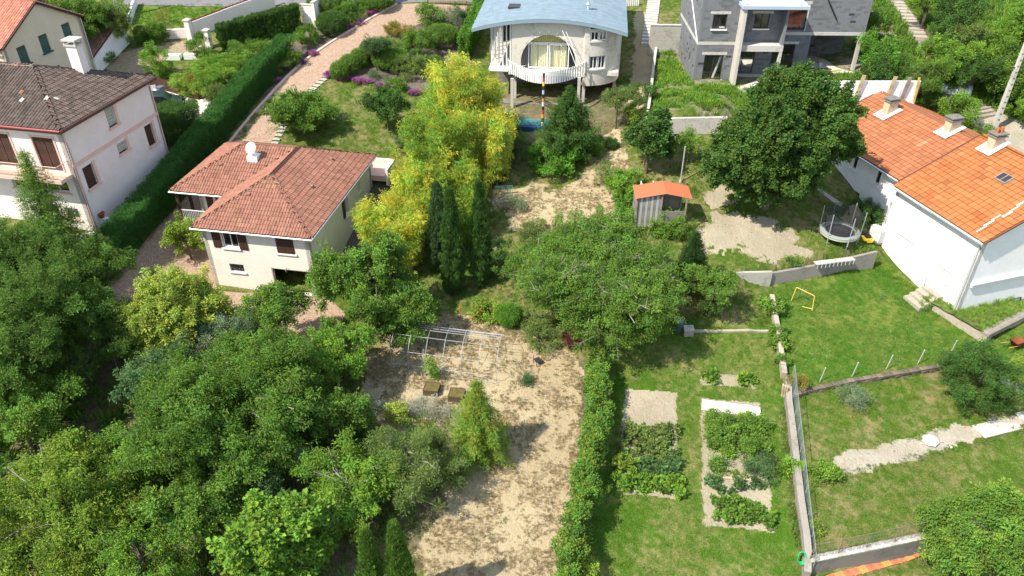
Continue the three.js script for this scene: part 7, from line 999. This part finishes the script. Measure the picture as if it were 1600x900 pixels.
// garden of the blue-roofed house
{
  tree('lawn_tree', 'small round-headed tree with spreading crown on the upper lawn, left', -17.82, -61.54, blob(2.0, 2.7, 9, .6), { leaf: 'broad', color: 'mid', r: .11, dens: 12, h: 2, shoots: 3.4, boss: .5 }); tree('lawn_tree', 'small dark tree with thin trunk on the upper lawn, right', -10.54, -61.57, blob(2.3, 1.9, 8, .85), { leaf: 'broad', color: 'deep', r: .09, dens: 12, h: 2.4, lean: [.1, 0], shoots: 3.6, boss: .45 });
  tree('round_tree', 'grey-green round-headed small tree at the driveway bend', -12.68, -70.94, blob(2.3, 1.3, 7, .8), { leaf: 'olive', color: 'blue', r: .07, dens: 14, h: 2.2, boss: .35, shoots: 5 });
  const S = [[-15.07, -70.61, 1.9, 1.3, 'box', 'mid', 'long clipped dome shrub beside the driveway', { lobes: [[-.75, .55, 1.1, .85, .8, .95], [0, .7, 0, .95, .9, 1.05], [.7, .85, -1.1, .9, .9, 1.0], [1.3, 1.1, -2.1, .85, .85, .9]] }], [-11.38, -71.66, 1.5, 1.4, 'box', 'mid', 'clipped half-dome shrub in the flower bed'], [-9.58, -70.45, 1.3, 1.6, 'fine', 'olive', 'fine grey-green shrub in the flower bed'], [-8.99, -74.13, 1.5, 2.0, 'fine', 'mid', 'tall green shrub at the back of the flower bed'], [-6.97, -76.37, 1.5, 1.5, 'box', 'mid', 'round shrub beside the ivy hedge'], [-9.76, -75.88, .6, .8, 'box', 'fresh', 'small clipped ball in the flower bed'], [-7.28, -71.73, .7, 1.0, 'box', 'mid', 'clipped ball beside the bamboo'], [-8.62, -71.19, .7, 1.0, 'broad', 'blossom', 'yellow-leaved shrub in the flower bed'], [-8.32, -79.46, 1.2, 1.6, 'broad', 'mid', 'green shrub at the top of the flower bed'], [-6.21, -79.88, 1.3, 1.2, 'olive', 'grey', 'grey-green shrub near the driveway gate'], [-5.14, -80.76, .9, 1.3, 'fine', 'deep', 'dark shrub at the gate end of the ivy hedge'], [-11.16, -77.43, 1.3, .8, 'fine', 'autumn', 'low pinkish rose bushes along the driveway kerb'], [-12.1, -74.47, .9, .7, 'weed', 'lime', 'yellow-green leafy plants at the driveway bend'], [-12.76, -69.7, .45, .45, 'olive', 'blue', 'small blue-green tuft in the flower bed'], [-11.4, -69.19, .4, .4, 'olive', 'blue', 'second small blue-green tuft in the flower bed'], [-10.24, -68.19, .6, .5, 'weed', 'fresh', 'leafy perennial at the edge of the flower bed'], [-8.92, -58.9, .6, 1.2, 'broad', 'blue', 'blue-green shrub on the lawn before the bamboo'],
    [-17.83, -77.32, 1.3, 1.7, 'box', 'deep', 'clipped dark ball on the left bank of the driveway'], [-18.98, -81.17, 1.7, 2.0, 'box', 'mid', 'large clipped shrub by the cream pier'], [-13.95, -82.15, 1.6, 1.4, 'box', 'mid', 'clipped shrub at the top of the left driveway bank'], [-16.57, -79.64, 1.4, 1.3, 'weed', 'mid', 'leafy perennials with pale spikes on the driveway bank'], [-15.96, -82.25, 1.2, 1.4, 'fine', 'mid', 'dark shrub at the top of the driveway bank'], [-20.07, -75.52, 1.2, 1.6, 'weed', 'mid', 'tall perennials beside the driveway hedge'], [-20.89, -71.73, 1.0, 1.1, 'weed', 'mid', 'green perennials lower down beside the driveway hedge'], [-21.29, -70.7, .6, .9, 'weed', 'olive', 'pale spiked plant low on the driveway bank']];
  for (const [x, z, r, h, leaf, c, lab, o] of S) shrub('garden_shrub', lab, x, z, r * 1.15, h * 1.2, leaf, c, o || {});
  const pk = leafMat(C(.40, .13, .34)); reseed(63);
  for (const [x, z, r, lab] of [[-17.07, -69.99, .55, 'magenta flower cushion at the tip of the lawn bed'], [-16.28, -69.56, .5, 'magenta flower cushion beside the first at the lawn bed'], [-15.45, -69.15, .4, 'small magenta flower cushion on the lawn edge'], [-14.13, -68.98, .6, 'wide magenta flower cushion on the lawn edge'], [-13.28, -68.71, .4, 'faded magenta cushion on the lawn edge'], [-11.88, -68.28, .55, 'magenta flower cushion behind the right lawn tree'], [-8.81, -67.24, .5, 'magenta flower cushion at the right end of the lawn bed'], [-14.24, -80.81, .5, 'magenta flowers at the top of the driveway bank'], [-15.16, -78.83, .6, 'magenta flowers halfway up the driveway bank'], [-16.01, -78.02, .4, 'magenta flowers below the halfway cushion'], [-19.21, -73.58, .5, 'purple flowers along the left driveway kerb'], [-20.18, -72.17, .45, 'purple flowers lower along the left driveway kerb'], [-21.82, -69.49, .4, 'lowest purple flowers along the left driveway kerb']]) { const t = thing('flower_cushion', lab, 'flowers', x, gy(x, z), z, 0, 'flower cushions of the driveway garden'), pts = crownPts([[0, .12, 0, r, .2, r * .8]], 46, 1, { boss: .22 }).filter(p => p[1] > 0); leaves('blossom', pts, 'flower', 'vine', t, { mat: pk, vary: .1 }); leaves('leaves', pts.slice(0, pts.length >> 1).map(p => [p[0], p[1] * .6, p[2], p[3]]), 'flower', 'mid', t); }
}

// ---------- vegetable beds ----------
{
  const ORD = ['first', 'second', 'third', 'fourth', 'fifth', 'sixth', 'seventh', 'eighth'];
  const bed = (name, label, a, b, c, d, nu, nv, h, r, leaf, color, group, o = {}) => { for (let v = 0; v < nv; v++) for (let u = 0; u < nu; u++) { const s = nu > 1 ? u / (nu - 1) : .5, t = nv > 1 ? v / (nv - 1) : .5, j = o.j ?? .1, x = lerp(lerp(a[0], b[0], s), lerp(d[0], c[0], s), t) + rr(-j, j), z = lerp(lerp(a[1], b[1], s), lerp(d[1], c[1], s), t) + rr(-j, j); const sd = seed; shrub(name, `${ORD[u]} ${label} from the left` + (nv > 1 ? `, ${ORD[v]} row from the top` : ''), x, z, r * rr(.85, 1.15), h * rr(.85, 1.15), leaf, color, { cat: 'plant', group, dens: 10, boss: r * .55, ...o }); seed = sd + 77; } };
  reseed(71);
  bed('potato_plant', 'potato plant of the left bed', [6.79, -31.7], [9.22, -31.51], [8.92, -29.62], [6.33, -29.89], 6, 5, .42, .32, 'veg', 'olive', 'potato rows', { size: .55, dens: 10 });
  bed('cabbage', 'blue-green cabbage of the left bed', [7.03, -29.24], [8.77, -29.14], [8.68, -28.59], [6.96, -28.68], 5, 2, .4, .3, 'veg', 'blue', 'cabbage row', { size: .8 });
  bed('squash_plant', 'big-leaved squash plant along the bottom of the left bed', [6, -27.94], [8.53, -27.69], [8.53, -27.69], [6, -27.94], 5, 1, .5, .44, 'veg', 'fresh', 'squash plants', { size: 1.0 });
  shrub('squash_plant', 'big-leaved squash plant at the left edge beside the cabbages', 6.12, -28.98, .45, .5, 'veg', 'lime', { cat: 'plant' });
  bed('tomato_plant', 'bushy tomato plant of the right bed', [11.51, -32.02], [14.07, -31.58], [13.87, -30.05], [11.19, -30.42], 5, 3, .8, .4, 'broad', 'mid', 'tomato rows', { dens: 14 });
  bed('bean_plant', 'pale bean plant below the fleece tunnel', [11.49, -32.65], [14.11, -32.19], [14.11, -32.19], [11.49, -32.65], 6, 1, .4, .28, 'broad', 'lime', 'bean row', {});
  shrub('tall_fennel', 'tall feathery plant at the right edge of the bed', 13.46, -28.43, .75, 1.3, 'fine', 'blue', { cat: 'plant' }); shrub('tall_fennel', 'second tall feathery plant beside the tomatoes', 12.87, -29.55, .6, 1.1, 'fine', 'mid', { cat: 'plant' }); shrub('tomato_plant', 'leafy plant alone at the left of the right bed', 11.11, -28.98, .48, .75, 'broad', 'mid', { cat: 'plant' }); shrub('tomato_plant', 'small round plant on bare soil of the right bed', 11.94, -29.74, .32, .55, 'broad', 'fresh', { cat: 'plant' });
  bed('salad_plant', 'small salad plant above the white plank', [11.58, -28.72], [12.6, -28.34], [12.6, -28.34], [11.58, -28.72], 5, 1, .25, .18, 'veg', 'fresh', 'salad row', { size: .5, j: .04 });
  [[10.81, -27.99, 'small blue-green cabbage at the left of the lower bed'], [12.02, -27.75, 'small blue-green cabbage in the middle of the lower bed'], [13.03, -27.61, 'small blue-green cabbage at the right of the lower bed'], [11.19, -27.37, 'tiny cabbage near the bean thicket']].forEach(([x, z, lab]) => shrub('small_cabbage', lab, x, z, .3, .34, 'veg', 'blue', { cat: 'plant', group: 'single cabbages', size: .7 }));
  bed('bush_bean', 'bush bean of the bottom thicket', [10.88, -26.71], [12.56, -26.07], [13.02, -25.53], [10.84, -26.02], 6, 2, .5, .42, 'veg', 'mid', 'bush bean thicket', { j: .06, size: .6, dens: 14 });
  shrub('squash_plant', 'leafy plant at the left end of the small top bed', 12.12, -35.51, .42, .36, 'veg', 'mid', { cat: 'plant', size: .8 }); shrub('squash_plant', 'large-leaved plant at the right end of the small top bed', 14.2, -35.12, .45, .36, 'veg', 'fresh', { cat: 'plant', size: .9 });
  const [ax, az] = [11.18, -33.39], [bx_, bz] = [14.42, -32.74], L = Math.hypot(bx_ - ax, bz - az), t = thing('fleece_tunnel', 'low white fleece tunnel over seedlings at the head of the bed', 'row cover', ax, gy(ax, az), az, Math.atan2(-(bz - az), bx_ - ax));
  const g = new THREE.CylinderGeometry(.34, .34, L, 20, 40, true, -Math.PI / 2, Math.PI).rotateZ(Math.PI / 2).rotateX(-Math.PI / 2).translate(L / 2, 0, -.1), p = g.attributes.position; for (let i = 0; i < p.count; i++) { const n = .04 * (fbm(p.getX(i) * 3, p.getZ(i) * 5 + p.getY(i) * 3) - .5) - .03 * Math.abs(Math.sin(p.getX(i) * 2.4)); p.setY(i, Math.max(.02, p.getY(i) * (1.25 + n * 3) + n)); p.setZ(i, p.getZ(i) * 1.15); } g.computeVertexNormals(); part('fleece', g, new THREE.MeshPhysicalMaterial({ color: C(.84, .86, .86), roughness: .9, transmission: .35, thickness: 0, side: THREE.DoubleSide }), t); for (let i = 0; i < 4; i++) part('hoop', new THREE.TorusGeometry(.36, .012, 5, 16, Math.PI).rotateY(Math.PI / 2), M.galv, t, i * L / 3, .02, -.1);
  const [px, pz] = [11.96, -28.25], pl = thing('white_plank', 'narrow white plank lying across the right vegetable bed', 'plank', px, gy(px, pz), pz, R(-6)); part('board', bx(2.0, .05, .14, 0, .05, 0), M.woodPale, pl); part('peg', [bx(.04, .2, .04, -.95, .03, .1), bx(.04, .2, .04, .95, .03, .1)], M.woodGrey, pl);
  for (const [x, z, c, lab] of [[11.26, -32.22, [.7, .35, .05], 'orange pot at the left edge of the tomatoes'], [11.38, -31.51, [.75, .4, .03], 'yellow pot beside the tomatoes'], [11.4, -30.73, [.02, .06, .45], 'blue pot beside the tomatoes']]) { const o = thing('garden_pot', lab, 'pot', x, gy(x, z), z); part('pot', new THREE.LatheGeometry([[0, 0], [.09, 0], [.13, .22], [.15, .22], [.15, .26], [.11, .26], [.08, .03]].map(a => new THREE.Vector2(...a)), 14), mat(C(...c), { roughness: .5 }), o); part('soil', new THREE.CylinderGeometry(.11, .11, .02, 12).translate(0, .2, 0), mat(C(.08, .06, .04)), o); }
}

// ---------- grass and weeds ----------
const isK = (...k) => (x, z) => k.includes(groundKind(x, z));
scatter('lawn_grass', 'short patchy grass of the vegetable garden and the lower lawns', [Z.vegLawn, Z.lowerRight], 80, 'lawn', 'fresh', { clump: .42, freq: .7, test: isK(DRY, MIX), vary: .3 });
scatter('lush_grass', 'lush green grass of the upper right lawn', [Z.upperRight], 70, 'lawn', 'vine', { size: 1.4, clump: .36, test: isK(LUSH), vary: .25 });
scatter('upper_lawn_grass', 'short grass of the lawn beside the driveway', [Z.lawnUp], 30, 'lawn', 'fresh', { clump: .46, size: 1.3, test: isK(MIX) });
scatter('dry_grass', 'straw coloured dry grass of the open field', [Z.dryField, Z.dirtPath], 110, 'grass', 'gold', { size: .55, clump: .45, freq: 1.1, mat: leafMat(C(.42, .35, .21)), vary: .15 });
scatter('field_weeds', 'green weeds sprouting from the dry field', [Z.dryField, Z.dirtPath], 2.5, 'weed', 'olive', { size: .45, clump: .58, freq: 1.4, vary: .35, cat: 'weeds' });
scatter('shade_grass', 'sparse rough grass under the left garden trees', [Z.underTrees], 14, 'grass', 'olive', { size: .8, clump: .45, vary: .3 });
scatter('shade_undergrowth', 'low green undergrowth beneath the left garden trees', [Z.underTrees], 9, 'weed', 'mid', { size: 1.2, clump: .47, freq: .5, vary: .3, cat: 'undergrowth', lift: .08 });
scatter('plot_weeds', 'tall green weeds covering the building plot', [Z.site], 36, 'weed', 'fresh', { size: 1.0, clump: .45, freq: .7, vary: .3, cat: 'weeds', lift: .08, test: (x, z) => !(x > 15.2 && z < -62.6) || (x > 23 && z > -66.2) });
scatter('yard_grass', 'patchy grass around the trampoline yard', [Z.yard], 36, 'lawn', 'fresh', { size: 1.4, clump: .48, test: isK(MIX) });
scatter('bank_grass', 'rough green grass on the roadside bank', [Z.bankLeft], 16, 'grass', 'fresh', { clump: .4 });
scatter('slope_undergrowth', 'green undergrowth of the wooded slope', [Z.farRight, [[31.77, -72.19], [37.52, -70.92], [43.68, -63.58], [42.44, -60.58], [38.7, -61.99], [34.07, -62.67], [32.3, -65.48]]], 14, 'weed', 'mid', { size: 1.4, vary: .25, cat: 'undergrowth', lift: .1, test: (x, z) => { const [ax, az] = [37.17, -69.02], [bx_, bz] = [38.68, -81.09], l = Math.hypot(bx_ - ax, bz - az); return Math.abs((x - ax) * (bz - az) - (z - az) * (bx_ - ax)) / l > .9; } });
scatter('rough_grass', 'rough grass and herbs between the walnut tree and the houses', [[[-2.03, -55.03], [8.54, -60.37], [10.79, -57.21], [14.92, -55.39], [16.73, -51.32], [12.68, -43.73], [17.15, -41.92], [16.47, -39.08], [6.44, -37.27], [-0.84, -40.55], [-5.94, -40.77], [-5.42, -45.16]]], 20, 'grass', 'olive', { size: .9, clump: .5, vary: .3, test: isK(MIX) });
{ // turf on the cellar roof
  reseed(91); const pts = []; for (let i = 0; i < 420; i++) { const a = rr(-2.5, 2.5), b = rr(-2.1, 2.1), c = Math.cos(R(30)), s = Math.sin(R(30)); pts.push([turf.x + a * c + b * s, turf.y + .02, turf.z - a * s + b * c, rr(.7, 1.3)]); } const m = leaves('cellar_turf', pts, 'grass', 'fresh', scene, { upright: true, vary: .3 }); m.userData = { kind: 'stuff', label: 'overgrown grass on the roof of the stone cellar', category: 'grass' };
}

{ // small ground matter: stones, clover heads, taller tufts, weeds along wall feet
  scatter('lawn_clumps', 'taller grass tufts and herbs standing in the lawns', [Z.vegLawn, Z.lowerRight, Z.upperRight, Z.lawnUp], 5, 'grass', 'vine', { size: .55, clump: .5, freq: 1.6, vary: .35, test: isK(DRY, MIX, LUSH) });
  scatter('daisies', 'small white daisies in the upper right lawn', [[[23.82, -40.15], [27.26, -40.29], [26.54, -36.71], [22.64, -35.95]], [[18.34, -37.81], [20.11, -37.72], [19.53, -35.98], [17.85, -36.13]]], 9, 'flower', 'silver', { size: .2, clump: .4, freq: 1.4, lift: .05, cat: 'flowers', mat: leafMat(C(.5, .52, .46)), test: isK(LUSH) });
  const along = (name, label, path, n, w, leaf, color, size) => { reseed(treeSeed++); const pts = []; for (let i = 0; i < n; i++) { const q = rnd() * (path.length - 1), k = Math.floor(q), x = lerp(path[k][0], path[k + 1][0], q - k) + rr(-w, w), z = lerp(path[k][1], path[k + 1][1], q - k) + rr(-w, w); if (fbm(x * .9, z * .9) < .42) continue; pts.push([x, gy(x, z) + .03, z, size * rr(.5, 1.3)]); } leaves(name, pts, leaf, color, scene, { upright: true, vary: .3 }).userData = { kind: 'stuff', label, category: 'weeds' }; };
  along('wall_foot_weeds', 'weeds along the foot of the boundary wall', [[16.33, -34.65], [15.49, -30.11], [14.8, -26.43], [14.16, -22.89]], 420, .45, 'weed', 'olive', .7);
  along('house_foot_weeds', 'rough grass along the foot of the white house', [[25.73, -46.2], [27.45, -43.39], [28.74, -40.24]], 300, .3, 'grass', 'fresh', .9);
  along('path_edge_grass', 'grass creeping over the edges of the gravel path', [[17.08, -28.01], [20.82, -28.89], [24.11, -30], [27.33, -30.8], [29.93, -31.67]], 360, .3, 'grass', 'olive', .6);
  along('path_grass', 'grass along the upper edge of the gravel path', [[17.53, -29.66], [22.19, -30.62], [24.34, -31.44], [27.24, -32.19]], 260, .25, 'grass', 'fresh', .6);
  along('drive_edge_plants', 'low plants at the feet of the driveway hedge', [[-21.04, -68.06], [-22.36, -63.66], [-23.89, -57.72]], 260, .35, 'weed', 'mid', .6);
  reseed(95); const pts = []; for (const [poly, n] of [[Z.dryField, 900], [Z.gravelPath, 900], [Z.yardSand1, 350], [Z.roadRight, 300], [Z.bed1, 160], [Z.bed3, 260], [Z.dirtPath, 300]]) { const [a, b, c, d] = bounds(poly); for (let i = 0; i < n; i++) { const x = rr(a, b), z = rr(c, d); if (inPoly(poly, x, z)) pts.push([x, gy(x, z), z]); } }
  const im = new THREE.InstancedMesh(new THREE.DodecahedronGeometry(1), mat(C(.36, .33, .28), { map: null }), pts.length); pts.forEach(([x, y, z], i) => { const s = rr(.015, .05); _e.set(rr(0, 3), rr(0, 3), rr(0, 3)); _q.setFromEuler(_e); im.setMatrixAt(i, _m.compose(V(x, y + s * .3, z), _q, V(s * rr(.8, 1.5), s * .7, s))); const t = rr(.55, 1.4); im.setColorAt(i, _c.setRGB(t, t * .97, t * .92)); }); im.name = 'loose_stones'; im.userData = { kind: 'stuff', label: 'loose pebbles and clods on the bare ground', category: 'stones' }; im.castShadow = im.receiveShadow = true; scene.add(im);
}

renderer.render(scene, camera);
